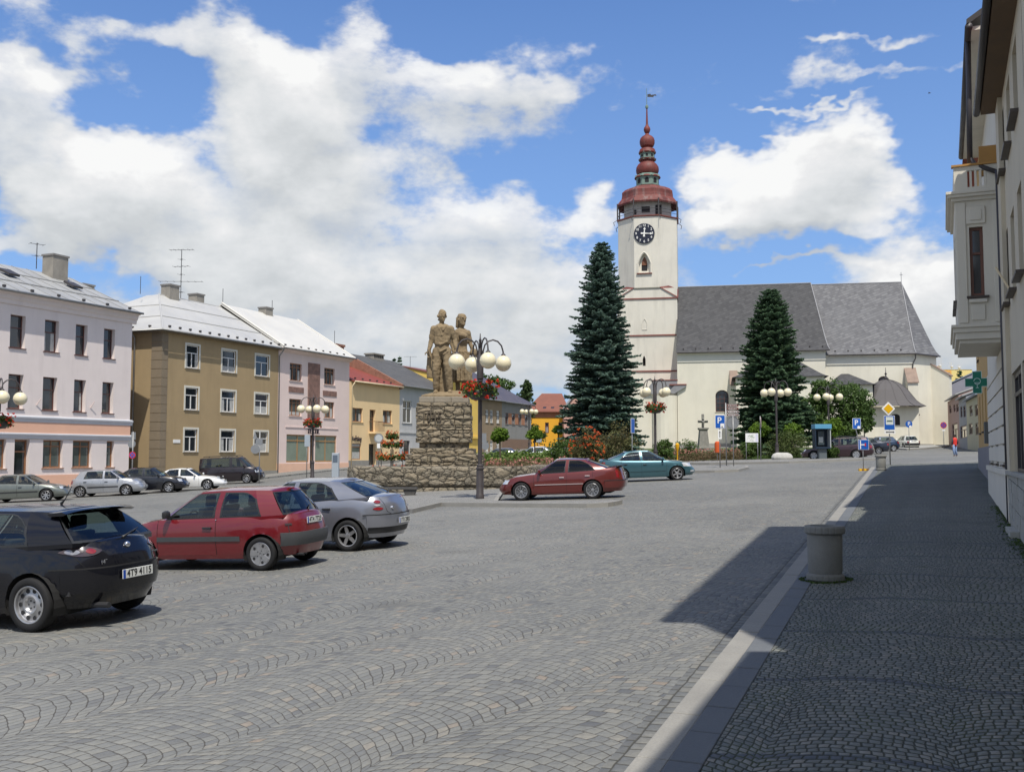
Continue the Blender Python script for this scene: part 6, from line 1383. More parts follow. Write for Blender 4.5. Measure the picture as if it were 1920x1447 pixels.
def bush(name, label, px_, d, pyt, hwpx, mat, seed, leaf=.13, group=None, flowers=None, nf=0, dep=1., cat='shrub', pyb=None, n=34):
    p = onD(px_, 850, d); g = gz(p.x, p.y)+.08; r = random.Random(seed); T = thing(name, label, cat, (p.x, p.y, g), ROTI, group); k = d/f_; hw = hwpx*k; H = Zd(pyt, d)-g
    mb = MB(); clumpy(mb, (0, 0, H*.42), (hw, hw*dep, H*.58), n+14, 60, leaf*1.15, r, .42, zmin=.0); mb.build('foliage', mat, T)
    mb = MB(); 
    for a in lines(0, 5.6, .8): mb.tube([(0, 0, -.05), (math.cos(a)*hw*.3, math.sin(a)*hw*.3*dep, H*.4), (math.cos(a)*hw*.6, math.sin(a)*hw*.6*dep, H*.75)], .02, 5)
    mb.build('stem', bark, T)
    if flowers:
        mb = MB()
        for _ in range(nf):
            d_ = rvec(r); d_.y = -abs(d_.y)
            leaves(mb, (d_.x*hw, d_.y*hw*dep, H*.45+d_.z*H*.6), (.11, .11, .08), 9, .11, r, 0, zmin=.02)
        mb.build('blossoms', flowers, T)
    return T
bush('shrub', 'dark green rounded shrub left of the orange flowering shrub', 1058, 66, 822, 38, bush_m, 81, n=40)
bush('shrub', 'big olive-green shrub with reddish tips before the spruce foot', 1150, 68, 792, 42, olive_m, 82, n=50)
bush('flowering_shrub', 'tall orange-red flowering shrub on an arch in front of the spruce', 1100, 64, 803, 34, olive_m, 83, flowers=flow_o, nf=110, n=44, cat='flowers')
bush('shrub', 'bright green climbing shrub at the foot of the church lamp', 1243, 70, 822, 20, bush_m, 84)
bush('shrub', 'loose arching rose shrub right of the church lamp', 1285, 74, 824, 24, decid_m, 85, n=16)
bush('shrub', 'dark conifer-like bush right of the info board signpost', 1408, 73, 822, 24, bush_m, 86, n=36)
bush('shrub', 'wide feathery tamarisk hedge bush left of the phone booth', 1480, 72, 806, 52, leaf_mat('feathery_leaves', (.065, .10, .025), (.15, .18, .06), (.045, .075, .015)), 87, leaf=.10, n=90, dep=.5)
bush('shrub', 'low dark shrub between the phone booth and the parked estate car', 1555, 66.6, 833, 21, bush_m, 88, n=36)
bush('shrub', 'reddish-green shrub just behind the teal car roof', 1205, 62, 842, 22, olive_m, 89)
# ground cover: rose beds and long grass, nobody could count them
def bed(name, label, pts, mat, h, n, leaf, seed, flowers=None, nf=0, cat=None):
    r = random.Random(seed); mb = MB()
    def sample():
        while True:
            x = r.uniform(min(p[0] for p in pts), max(p[0] for p in pts)); y = r.uniform(min(p[1] for p in pts), max(p[1] for p in pts)); ins = False; j = len(pts)-1
            for i in range(len(pts)):
                if (pts[i][1] > y) != (pts[j][1] > y) and x < (pts[j][0]-pts[i][0])*(y-pts[i][1])/(pts[j][1]-pts[i][1])+pts[i][0]: ins = not ins
                j = i
            if ins: return x, y
    for _ in range(n):
        x, y = sample(); hh = h*r.uniform(.5, 1.1); leaves(mb, (x, y, gz(x, y)+.1+hh*.5), (.24, .24, hh*.55), 16, leaf, r, .1)
    if flowers:
        mb.mat(1)
        for _ in range(nf): x, y = sample(); leaves(mb, (x, y, gz(x, y)+.1+h*r.uniform(.7, 1.1)), (.08, .08, .05), 6, .10, r, 0)
    o = mb.build(name, [mat, flowers or mat]); tag(o, label, cat or 'ground cover', kind='stuff'); return o
def pg_(lst): return [((q := onD(x, 850, d)).x, q.y) for x, d in lst]
bed('rose_bed', 'low reddish rose bed behind the low wall', pg_([(893, 49), (1035, 49), (1062, 56), (1060, 62), (890, 62)]), rose_m, .95, 1200, .11, 91, flow_p, 130)
bed('rose_bed', 'pink rose bed in front of the church nave', pg_([(1236, 71), (1400, 71.5), (1418, 76), (1240, 80)]), rose_m, .8, 900, .11, 92, flow_p, 260)
bed('long_grass', 'long bright grass behind the rose bed', pg_([(893, 64), (1030, 64), (1030, 74), (893, 74)]), leaf_mat('grass_leaves', (.09, .15, .02), (.17, .24, .05), (.06, .10, .02)), 1.25, 1300, .2, 93)
bed('low_shrubs', 'low dark ground shrubs along the garden pavement', pg_([(1395, 71.5), (1620, 71), (1620, 74), (1400, 74.5)]), bush_m, .35, 500, .10, 94)
bed('monument_plants', 'low green and orange plants around the pedestal foot', pg_([(672, 45), (985, 45), (985, 48.5), (672, 48.5)]), olive_m, .3, 420, .09, 95, flow_p, 60)
# grass tufts at the house foot on the right pavement
mb = MB(); r = random.Random(77)
for _ in range(900):
    y = r.uniform(11, 26); x = 1.19-abs(r.gauss(0, .10))-(.06 if y < 21.6 else 0); leaves(mb, (x, y, gz(x, y)+.125), (.03, .03, .015), 3, .035, r, 0)
for _ in range(260):
    a = r.uniform(0, 2*PI); x, y = -1.455+math.cos(a)*(.27+r.random()*.06), 13.62+math.sin(a)*(.27+r.random()*.07); leaves(mb, (x, y, gz(x, y)+.125), (.03, .03, .012), 3, .03, r, 0)
tag(mb.build('weeds', leaf_mat('weed_leaves', (.05, .09, .02), (.10, .15, .04))), 'small weeds at the wall foot and round the litter bin', 'weeds', kind='stuff')
# flower tower left of the pedestal, three tiers
fp_ = frame_at(735, 46.5); fz = gz(fp_[0], fp_[1])+.85
FT = thing('flower_tower', 'three-tiered tower of red and orange begonias left of the pedestal', 'flowers', (fp_[0], fp_[1], fz), ROTI); k = 46.5/f_; r = random.Random(5)
mb = MB(); mb.tube([(0, 0, -.6), (0, 0, 1.8)], .03, 6)
for z in (.1, .8, 1.4): mb.tube([(math.cos(a)*.5, math.sin(a)*.5, z) for a in lines(0, 2*PI, .5)], .02, 4)
for a in (0, 1.57, 3.14, 4.71): mb.tube([(math.cos(a)*.5, math.sin(a)*.5, -.6), (math.cos(a)*.5, math.sin(a)*.5, 1.1)], .02, 4)
mb.build('frame', tin_d, FT)
mb = MB()
for z, R_ in ((.1, .84), (.72, .68), (1.3, .45), (1.7, .2)): 
    for a in lines(0, 2*PI, .35): leaves(mb, (math.cos(a)*R_*.8, math.sin(a)*R_*.8, z), (.2, .2, .17), 26, .12, r, .1)
mb.build('foliage', bush_m, FT); mb = MB()
for z, R_ in ((.15, .90), (.78, .72), (1.36, .50), (1.76, .26)):
    for _ in range(int(90*R_)): a = r.uniform(0, 2*PI); leaves(mb, (math.cos(a)*R_, math.sin(a)*R_, z+r.uniform(-.14, .2)), (.07, .07, .06), 5, .09, r, 0)
mb.build('blossoms', flow_o, FT)
# ================================================================== street lamps
iron = M('lamp_iron', (.050, .042, .042), .5, .2, 3); glob = M('lamp_globe', (.78, .70, .48), .18, .03, 3, spec=.6, coat=.3)
LTOP = 5.75
def make_lamp(label, rot):
    T = thing('street_lamp', label, 'street lamp', (0, 0, 0), rot, 'globe lamps of the square')
    MB().lathe([(.15, 0), (.15, .12), (.13, .15), (.13, .95), (.12, 1.0), (.15, 1.03), (.15, 1.07), (.11, 1.10), (.12, 1.16), (.075, 1.2), (.07, 3.2), (.068, 4.1), (.10, 4.12), (.10, 4.2), (.12, 4.22), (.12, 5.05), (.09, 5.1), (.07, 5.3)], 14).build('pole', iron, T, smooth=True, angle=35)
    MB().lathe([(.045, 5.25), (.045, 5.55), (.06, 5.58), (.03, 5.64), (.015, LTOP+.08)], 10).build('finial', iron, T, smooth=True)
    for i in range(4):
        a = i*PI/2; ca, sa = math.cos(a), math.sin(a); pts = [(.10, 5.0), (.11, 5.2), (.17, 5.42), (.30, 5.56), (.48, 5.62), (.66, 5.57), (.80, 5.42), (.86, 5.22), (.87, 5.12)]
        arm = MB().tube([(x*ca, x*sa, z) for x, z in pts], .028, 8).build('arm', iron, T, smooth=True)
        MB().lathe([(.03, 5.16), (.06, 5.12), (.10, 5.07), (.105, 5.03)], 12, (.87*ca, .87*sa, 0)).build('cap', iron, arm, smooth=True)
        MB().sphere((.87*ca, .87*sa, 4.79), .29, 24, 16).build('globe', glob, T, smooth=True)
    return T
def make_basket(label):
    T = thing('flower_basket', label, 'flower basket', (0, 0, 0), 0, 'flower baskets on the lamps'); r = random.Random(31)
    MB().lathe([(.08, 3.45), (.30, 3.48), (.46, 3.62), (.52, 3.76), (.50, 3.78), (.44, 3.66), (.1, 3.6)], 18).build('bowl', tin_d, T, smooth=True)
    mb = MB()
    for a in lines(0, 2*PI, .3): leaves(mb, (math.cos(a)*.5, math.sin(a)*.5, 3.78+r.uniform(-.1, .1)), (.22, .22, .22), 34, .11, r, .1)
    leaves(mb, (0, 0, 3.9), (.5, .5, .2), 200, .11, r, .2); mb.build('foliage', bush_m, T); mb = MB()
    for _ in range(75):
        a = r.uniform(0, 2*PI); R_ = r.uniform(.35, .74); leaves(mb, (math.cos(a)*R_, math.sin(a)*R_, 3.84+r.uniform(-.33, .30)*(1 if R_ > .5 else .6)+(.12 if R_ < .5 else 0)), (.06, .06, .05), 9, .10, r, 0)
    mb.build('blossoms', flow_r, T); return T
rot0 = ROTI+math.radians(20)
lamp0 = make_lamp('four-globe lamp on the kerbed island in front of the monument', rot0); bas0 = make_basket('red flower basket on the lamp in front of the monument')
LAMPS = [(900, 35.2, None, 'red flower basket on the lamp in front of the monument'),
 (586, 70., 'four-globe lamp in front of the textile shop', 'red flower basket on the lamp before the textile shop'),
 (-7, 43., 'four-globe lamp at the left edge of the picture', 'red flower basket at the left edge of the picture'),
 (1229, 63., 'four-globe lamp in front of the church tower', 'red flower basket on the lamp by the church tower'),
 (1457, 71., 'four-globe lamp before the dark conifer', None), (1555, 80., 'four-globe lamp before the leafy tree and phone booth', None),
 (992, 118., 'small distant four-globe lamp over the garden near the grey house', None), (1049, 165., 'smallest distant lamp in front of the orange house', None)]
for i, (x, d, lb, bl) in enumerate(LAMPS):
    p = onD(x, 850, d); z = gz(p.x, p.y)+(.13 if i in (0, 1) else .05)
    L = lamp0 if i == 0 else copy_tree(lamp0)
    L.location = (p.x, p.y, z); 
    if lb: L['label'] = lb
    if i: L.rotation_euler.z = rot0+(.15*i if i < 6 else 0)
    if bl:
        B = bas0 if i == 0 else copy_tree(bas0); B.location = (p.x, p.y, z); B['label'] = bl; B.rotation_euler.z = i*1.3
# ================================================================== signs and street furniture
steel = M('galvanised_steel', (.30, .30, .30), .45, .12, 3, metal=.5); sgrey = M('sign_back', (.24, .25, .26), .5, .1, 2, metal=.3)
blue = M('sign_blue', (.012, .10, .42), .35, 0); swhite = M('sign_white', (.78, .78, .76), .4, 0); sred = M('sign_red', (.55, .02, .03), .35, 0); syel = M('sign_yellow', (.75, .42, .01), .35, 0); blk = M('sign_black', (.02, .02, .02), .4, 0); brn = M('sign_brown', (.12, .035, .025), .4, .1)
def sign_root(name, label, px_, d, cat='sign', dz=.0, face=None, group=None):
    p = onD(px_, 850, d); z = gz(p.x, p.y)+dz; T = thing(name, label, cat, (p.x, p.y, z), ROTI+(0 if face is None else math.radians(face)), group); k = d/f_
    return T, (lambda x: (x-px_)*k), (lambda y: Zd(y, d)-z)
def rrect(x0, x1, z0, z1, c=.03, n=3):
    o = []
    for cx, cz, a0 in ((x1-c, z0+c, -PI/2), (x1-c, z1-c, 0), (x0+c, z1-c, PI/2), (x0+c, z0+c, PI)):
        for i in range(n+1): a = a0+PI/2*i/n; o.append((cx+c*math.cos(a), cz+c*math.sin(a)))
    return o
def disc(cx, cz, r, n=28): return [(cx+r*math.cos(2*PI*i/n), cz+r*math.sin(2*PI*i/n)) for i in range(n)]
def plate(T, name, pts, mat, y, th=.012, parent=None): return MB().ext([(x, y, z) for x, z in pts], (0, -th, 0)).build(name, mat, parent or T)
def pole(T, x, z1, r=.03, z0=-.1, m=None, y=.02): return MB().tube([(x, y, z0), (x, y, z1)], r, 8).build('pole', m or steel, T, smooth=True)
# parking sign by the pavement nose
T, X, Z = sign_root('parking_sign', 'blue parking sign with disc symbol and arrow plate, left of the brown tourist signs', 1350, 57.5, dz=.13)
pole(T, 0, Z(778)); x0, x1 = X(1341.5), X(1360); b_ = plate(T, 'panel', rrect(x0, x1, Z(803), Z(778)), swhite, -.02); b2 = plate(T, 'blue_field', rrect(x0+.02, x1-.02, Z(803)+.02, Z(778)-.02), blue, -.034, .003, b_)
text_obj('P', .50, swhite, b_, 'letter', .002, (x0+.24, -.042, Z(788.5)), (PI/2, 0, 0)); c = plate(T, 'disc_symbol', rrect(x0+.30, x1-.05, Z(803)+.04, Z(797)+.10), swhite, -.038, .003, b_); plate(T, 'disc_hand', [(x0+.34, Z(799)), (x0+.45, Z(799)), (x0+.40, Z(802))], blk, -.042, .003, b_)
a_ = plate(T, 'arrow_plate', rrect(X(1346.5), X(1353.5), Z(823), Z(805.5), .02), swhite, -.02); plate(T, 'arrow', [(X(1350)-.02, Z(820)), (X(1350)+.02, Z(820)), (X(1350)+.02, Z(811)), (X(1350)+.05, Z(811)), (X(1350), Z(807.5)), (X(1350)-.05, Z(811)), (X(1350)-.02, Z(811))], blk, -.034, .003, a_)
T, X, Z = sign_root('tourist_signpost', 'signpost with four brown and grey direction boards beside the parking sign', 1362, 60., dz=.13)
pole(T, 0, Z(755), .035)
for i, (y0, y1, m_) in enumerate(((757.5,762.5,brn),(763.5,768.5,brn),(770,774,brn),(775.5,780,brn))):
    b_ = plate(T, 'direction_board', [(X(1363), Z(y1)), (X(1384), Z(y1)), (X(1388), Z((y0+y1)/2)), (X(1384), Z(y0)), (X(1363), Z(y0))], M('grey_white_board', (.42, .38, .36), .5, .1) if i < 2 else swhite, -.05); plate(T, 'brown_field', [(X(1363.6), Z(y1-.5)), (X(1383.6), Z(y1-.5)), (X(1387), Z((y0+y1)/2)), (X(1383.6), Z(y0+.5)), (X(1363.6), Z(y0+.5))], m_, -.063, .003, b_)
    mb = MB()
    r = random.Random(i); x = X(1366)
    while x < X(1382): w_ = r.uniform(.03, .09); mb.box(x, x+w_, -.07, -.066, Z((y0+y1)/2)-.018, Z((y0+y1)/2)+.018); x += w_+.03
    mb.build('writing', swhite, b_)
T, X, Z = sign_root('round_sign', 'round sign seen from its grey back, below the tourist boards', 1375, 59., dz=.13)
pole(T, 0, Z(779), .03, y=-.03); MB().ext([(x, 0, z) for x, z in disc(X(1375), Z(792), X(1387)-X(1375))], (0, .012, 0)).build('panel', sgrey, T); mb = MB(); mb.tube([(x, -.012, z) for x, z in disc(0, Z(792), X(1387)-.02)+[disc(0, Z(792), X(1387)-.02)[0]]], .012, 4); mb.build('rim', steel, T)
T, X, Z = sign_root('round_sign', 'round sign seen almost edge-on beside the white map board', 1427, 69., dz=.13, face=72)
pole(T, 0, Z(780)); plate(T, 'panel', disc(0, Z(792), .37), M('faded_pink', (.42, .30, .28), .5, .1), -.02)
T, X, Z = sign_root('info_board', 'white town map board on low posts in the shrubs', 1410, 71., cat='notice board')
for x in (1399.5, 1421): pole(T, X(x), Z(812), .03)
b_ = plate(T, 'panel', rrect(X(1398), X(1422), Z(829), Z(812), .01), swhite, -.03); mb = MB(); r = random.Random(3)
for _ in range(9):
    p = [(r.uniform(X(1400), X(1416)), Z(r.uniform(814, 827))) for _ in range(3)]; mb.tube([(x, -.046, z) for x, z in p], .008, 4)
mb.build('map_lines', M('map_green', (.40, .48, .36), .5, 0), b_); mb = MB().box(X(1417), X(1421), -.045, -.043, Z(828), Z(813)); mb.build('legend', M('map_lilac', (.62, .62, .74), .5, 0), b_)
# phone booth
T, X, Z = sign_root('phone_booth', 'dark blue phone booth with pale blue roof band on a grey foot', 1541, 66., cat='phone booth', dz=.13)
navy = M('booth_navy', (.012, .028, .055), .4, .1); x0, x1 = X(1527), X(1556)
MB().box(X(1535), X(1549), -.15, .25, -.1, Z(839)).build('foot', M('grey_foot', (.10, .12, .13), .6, .1), T)
mb = MB(); mb.box(x0, x1, .36, .42, Z(839), Z(804)); mb.box(x0, x0+.05, -.3, .36, Z(839), Z(804)); mb.box(x0, x1, -.3, .36, Z(841), Z(838)); mb.build('shell', navy, T, bevel=.01)
MB().box(x1-.05, x1, -.3, .36, Z(839), Z(804)).build('side_panel', M('pale_panel', (.45, .47, .46), .3, .05), T)
MB().box(x0-.04, x1+.04, -.38, .46, Z(804), Z(795.5)).build('roof_band', M('booth_blue', (.10, .30, .46), .4, .08), T, bevel=.02); mb = MB(); mb.box(-.22, .22, .1, .36, Z(834), Z(808)); ph = mb.build('telephone', M('phone_body', (.05, .07, .08), .4, .1), T, bevel=.02); MB().box(-.16, .13, .085, .1, Z(829), Z(819)).build('notice', M('pale_panel'), ph)
text_obj('✆', .2, swhite, T, 'emblem', .002, (X(1550), -.385, Z(799.5)), (PI/2, 0, 0)) if False else None
# parking sign by the estate car
T, X, Z = sign_root('parking_sign', 'blue parking sign on curved post right of the phone booth', 1607, 66., dz=.13)
MB().tube([(.05, .02, -.1), (.05, .02, Z(815)), (-.04, .02, Z(805)), (-.04, .02, Z(784))], .03, 8).build('pole', steel, T, smooth=True)
x0, x1 = X(1599.5), X(1615); b_ = plate(T, 'panel', rrect(x0, x1, Z(804), Z(784)), swhite, -.02); plate(T, 'blue_field', rrect(x0+.02, x1-.02, Z(804)+.02, Z(784)-.02), blue, -.034, .003, b_); text_obj('P', .48, swhite, b_, 'letter', .002, (-.02, -.042, Z(792.5)), (PI/2, 0, 0)); plate(T, 'disc_symbol', disc(x1-.14, Z(801), .10, 16), swhite, -.038, .003, b_)
# no-through-road sign at the kerb end
T, X, Z = sign_root('dead_end_sign', 'blue no-through-road sign with red bar on thin post with yellow reflector foot', 1618.5, 48.5)
pole(T, 0, Z(824), .022); x0, x1 = X(1609), X(1629); b_ = plate(T, 'panel', rrect(x0, x1, Z(843), Z(824), .02), swhite, -.02); plate(T, 'blue_field', rrect(x0+.015, x1-.015, Z(843)+.015, Z(824)-.015, .02), blue, -.034, .003, b_)
mb = MB(); mb.box(X(1612.2), X(1614.2), -.042, -.037, Z(841.5), Z(825.5)); mb.box(X(1614.2), X(1621), -.042, -.037, Z(834.5), Z(832.5)); mb.build('white_road', swhite, b_); MB().box(X(1621), X(1623.5), -.044, -.037, Z(836.5), Z(830.5)).build('red_bar', sred, b_)
mb = MB(); 
for i in range(4): mb.mat(i % 2).box(-.23+i*.115, -.23+(i+1)*.115, -.09, .09, -.05, .10)
mb.build('reflector_foot', [syel, M('amber_dark', (.25, .12, .01), .4, 0)], T, bevel=.01)
# bus stop with priority sign
T, X, Z = sign_root('bus_stop_sign', 'blue bus stop sign under a yellow priority diamond behind the far litter bin', 1669, 51.5, dz=.12)
pole(T, 0, Z(757), .033); c, s_ = Z(766), X(1681)-X(1668); xo_ = X(1667.5)
for k, m_, y in ((1, swhite, -.02), (.70, syel, -.034)): o_ = plate(T, 'diamond' if k == 1 else 'yellow_field', [(xo_, c-s_*k), (xo_+s_*k, c), (xo_, c+s_*k), (xo_-s_*k, c)], m_, y, .01, None if k == 1 else dm_); dm_ = o_ if k == 1 else dm_
x0, x1 = X(1658.5), X(1679); b_ = plate(T, 'panel', rrect(x0, x1, Z(806), Z(779), .02), swhite, -.02); plate(T, 'blue_field', rrect(x0+.02, x1-.02, Z(806)+.02, Z(779)-.02, .02), blue, -.034, .003, b_); plate(T, 'white_field', rrect(X(1662), X(1676), Z(796), Z(781.5), .01), M('sign_pale', (.62, .66, .62), .4, 0), -.038, .003, b_)
mb = MB(); mb.box(X(1663.5), X(1674.5), -.046, -.042, Z(790.5), Z(789)); mb.box(X(1664), X(1674), -.046, -.042, Z(788.6), Z(788)); mb.build('bus_symbol', M('dark_green_print', (.06, .12, .09), .5, 0), b_)
b_ = plate(T, 'small_plate', rrect(X(1659), X(1679.5), Z(813), Z(807), .02), swhite, -.02); plate(T, 'arrow', [(X(1661), Z(810)), (X(1664), Z(808.2)), (X(1664), Z(809.2)), (X(1675), Z(809.2)), (X(1675), Z(808.2)), (X(1678), Z(810)), (X(1675), Z(811.8)), (X(1675), Z(810.8)), (X(1664), Z(810.8)), (X(1664), Z(811.8))], blk, -.034, .003, b_)
T, X, Z = sign_root('parking_zone_sign', 'round blue parking zone sign before the sacristy wall', 1705.5, 98.)
pole(T, 0, Z(790), .035); b_ = plate(T, 'panel', disc(0, Z(795), X(1712)), blue, -.02); text_obj('P', .5, swhite, b_, 'letter', .002, (0, -.036, Z(794.5)), (PI/2, 0, 0)); plate(T, 'small_disc', disc(.12, Z(799.5), .12, 14), swhite, -.036, .003, b_)
T, X, Z = sign_root('no_stopping_sign', 'red and blue no-stopping sign right of the church corner', 1770.5, 100.)
pole(T, 0, Z(797), .035)
def no_stop(T, cz, r):
    b_ = plate(T, 'panel', disc(0, cz, r), sred, -.02); plate(T, 'blue_field', disc(0, cz, r*.76), blue, -.034, .003, b_)
    for a in (PI/4, -PI/4):
        c, s = math.cos(a), math.sin(a); w = r*.09; plate(T, 'red_stroke', [(-c*r*.75-s*w, cz-s*r*.75+c*w), (-c*r*.75+s*w, cz-s*r*.75-c*w), (c*r*.75+s*w, cz+s*r*.75-c*w), (c*r*.75-s*w, cz+s*r*.75+c*w)], sred, -.038-.002*(a > 0), .003, b_)
no_stop(T, Z(797), X(1776.5)); plate(T, 'small_plate', rrect(X(1767.5), X(1773.5), Z(808), Z(805), .01), swhite, -.02)
# signs in front of the left houses
T, X, Z = sign_root('no_stopping_sign', 'no-stopping sign below two grey sign backs at the gap between pink and tan houses', 248.5, 60., dz=.05)
pole(T, 0, Z(809), .035); no_stop(T, Z(853), X(255)); MB().box(X(245), X(253), .03, .045, Z(824), Z(810)).build('back_panel', sgrey, T); MB().ext([(x, .03, z) for x, z in disc(X(246), Z(832), .24)], (0, .012, 0)).build('back_disc', sgrey, T)
T, X, Z = sign_root('sign_post', 'pair of grey sign backs on one post beside the black van', 486.5, 66., dz=.05)
pole(T, 0, Z(807), .035); MB().box(X(479), X(492), -.02, -.008, Z(834), Z(822)).build('panel', sgrey, T); MB().ext([(x, -.02, z) for x, z in disc(X(478.5), Z(842), .3)], (0, -.012, 0)).build('back_disc', sgrey, T); MB().ext([(x, -.04, z) for x, z in ((X(474), Z(822)), (X(482), Z(822)), (X(478), Z(808)))], (0, -.012, 0)).build('triangle_back', sgrey, T)
T, X, Z = sign_root('sign_post', 'single grey panel sign back left of the textile lamp', 576, 69., dz=.10)
pole(T, -.02, Z(814), .03); plate(T, 'panel', rrect(X(571), X(581), Z(837), Z(815), .02), M('blue_grey_panel', (.33, .38, .42), .5, .08), -.04)
T, X, Z = sign_root('sign_post', 'grey oval sign with white plates in front of the cream shop', 710, 76., dz=.1)
pole(T, 0, Z(813), .03); plate(T, 'panel', disc(0, Z(821.5), .36), sgrey, -.03); plate(T, 'face', disc(0, Z(821.5), .27), M('pale_panel'), -.044, .003); plate(T, 'small_plate', rrect(X(707), X(713), Z(840), Z(831), .01), swhite, -.03)
T, X, Z = sign_root('sign_post', 'pair of dark sign backs against the brown house right of the front lamp', 908, 78., dz=.1)
pole(T, 0, Z(812), .03); MB().box(X(903), X(912), -.02, -.008, Z(830), Z(812)).build('panel', sgrey, T); plate(T, 'back_disc', disc(X(910), Z(836), .3), sgrey, -.03)
T, X, Z = sign_root('sign_post', 'pale grey panel sign back beside the small globe trees', 1010.5, 95., dz=.1)
pole(T, 0, Z(818), .03); plate(T, 'panel', rrect(X(1005.5), X(1015.5), Z(829), Z(819), .02), M('blue_grey_panel'), -.03)
T, X, Z = sign_root('parking_sign', 'narrow blue-white sign seen at an angle before the spruce', 1186, 58., dz=.1, face=60)
pole(T, 0, Z(784), .03); b_ = plate(T, 'panel', rrect(-.27, .27, Z(812), Z(784), .03), swhite, -.02); plate(T, 'blue_field', rrect(-.24, .24, Z(811), Z(785), .03), blue, -.034, .003, b_)
# parking meter
T, X, Z = sign_root('parking_meter', 'grey parking ticket machine in front of the textile shop', 629, 66., cat='parking meter', dz=.1)
MB().box(X(623), X(636), -.18, .18, -.1, Z(849)).build('body', M('meter_grey', (.34, .38, .42), .5, .06), T, bevel=.03); MB().box(X(625), X(634), -.2, -.18, Z(866), Z(853)).build('screen_panel', M('meter_dark', (.10, .13, .17), .3, 0), T)
# litter bins
def make_bin(label):
    T = thing('litter_bin', label, 'litter bin', (0, 0, 0), 0, 'concrete litter bins along the pavement edge'); n = 44
    bc = M('bin_concrete', (.235, .235, .22), .92, .14, 5, .5, 60, stain=.35, stainc=(.09, .09, .075), fine=.4)
    MB().lathe([(.20, .075), (.215, .12), (.222, .58), (.21, .60)], 40).build('body', bc, T, smooth=True, angle=50)
    def fluted(prof, name, inner):
        mb = MB(); m = 120; rows = []
        for r_, z in prof:
            rows.append([Vector(((r_-(.006 if (j % 6 == 0 and r_ > .2) else 0))*math.cos(2*PI*j/m), (r_-(.006 if (j % 6 == 0 and r_ > .2) else 0))*math.sin(2*PI*j/m), z)) for j in range(m+1)])
        mb.grid(rows); return mb.build(name, bc, T)
    fluted([(.0, .0), (.225, .0), (.24, .015), (.24, .065), (.225, .085), (.20, .09)], 'foot_ring', 0)
    fluted([(.21, .59), (.245, .60), (.258, .615), (.258, .675), (.245, .70), (.19, .705), (.175, .69), (.175, .45)], 'rim', 0)
    MB().lathe([(.0, .40), (.174, .40), (.174, .66)], 24).build('liner', M('bin_liner', (.02, .022, .02), .8, .2), T)
    return T
B0 = make_bin('near fluted concrete litter bin at the edge of the pavement'); B0.location = (-1.455, 13.62, gz(-1.4, 13.6)+.115)
B1 = copy_tree(B0); q = onD(1652, 880, 45.5); B1.location = (q.x, q.y, gz(q.x, q.y)+.12); B1['label'] = 'far concrete litter bin in front of the bus stop sign'; B1.rotation_euler.z = .6
# small things in the garden
T, X, Z = sign_root('crucifix', 'stone wayside crucifix on a tapered pedestal against the nave wall', 1319, 108., cat='statue', dz=.1)
gst = M('grey_stone', (.24, .23, .205), .9, .25, 3, .6, 20, stain=.5); mb = MB(); h1 = Z(802); mb.ext([(-.75, -.55, 0), (.75, -.55, 0), (.75, .55, 0), (-.75, .55, 0)], (0, 0, .25)); mb.lathe([(.85, .25), (.78, .5), (.56, h1-.25), (.72, h1-.15), (.72, h1), (0, h1)], 4, (0, 0, 0), PI/4); mb.build('pedestal', gst, T)
zt = Z(776); mb = MB(); mb.box(-.13, .13, 0, .2, h1, zt); mb.box(-.55, .55, 0, .2, zt-.95, zt-.68); mb.build('cross', gst, T, bevel=.03); mb = MB(); mb.tube([(0, -.06, h1+.15), (0, -.10, h1+.55), (0, -.10, zt-.75)], [.07, .15, .17], 8); mb.sphere((0, -.12, zt-.55), .12, 8, 6); limb(mb, [(0, -.08, zt-.78), (.5, -.04, zt-.72)], [.06, .05], 6); limb(mb, [(0, -.08, zt-.78), (-.5, -.04, zt-.72)], [.06, .05], 6); body_obj(mb, 'figure', gst, T, .04, 2)
T, X, Z = sign_root('yellow_hydrant', 'small yellow letter post in the rose bed before the nave', 1270, 71., cat='post', dz=.1)
MB().lathe([(.05, 0), (.05, .75), (.11, .9), (.13, 1.0), (.15, 1.15), (.15, 1.25), (.06, 1.34), (0, 1.36)], 12).build('body', M('mustard', (.70, .36, .01), .4, .05), T, smooth=True, angle=40)
T, X, Z = sign_root('waste_basket', 'small orange waste basket on a post left of the parking sign', 1345, 70.5, cat='litter bin', dz=.1)
pole(T, 0, .9, .03); MB().lathe([(.18, .6), (.22, 1.05), (.2, 1.3), (.1, 1.38), (0, 1.38)], 14, (0, -.1, 0)).build('basket', M('orange_plastic', (.62, .10, .02), .5, .1), T, smooth=True, angle=40)
p = onG(1467, 864); bo = MB(); bo.lathe([(.0, 0), (.66, .0), (.70, .16), (.60, .36), (.35, .47), (0, .47)], 9, (0, 0, 0), .2, 1.1, .55); o = bo.build('boulder', M('pale_boulder', (.50, .49, .46), .9, .2, 3, .6, 15, fine=.3)); o.location = (p.x, p.y, p.z+.1); o.rotation_euler.z = ROTI; tag(o, 'whitish boulder lying on the pavement edge by the shrubs', 'rock')
sb = o.modifiers.new('b', 'BEVEL'); sb.width = .05; sb.segments = 2
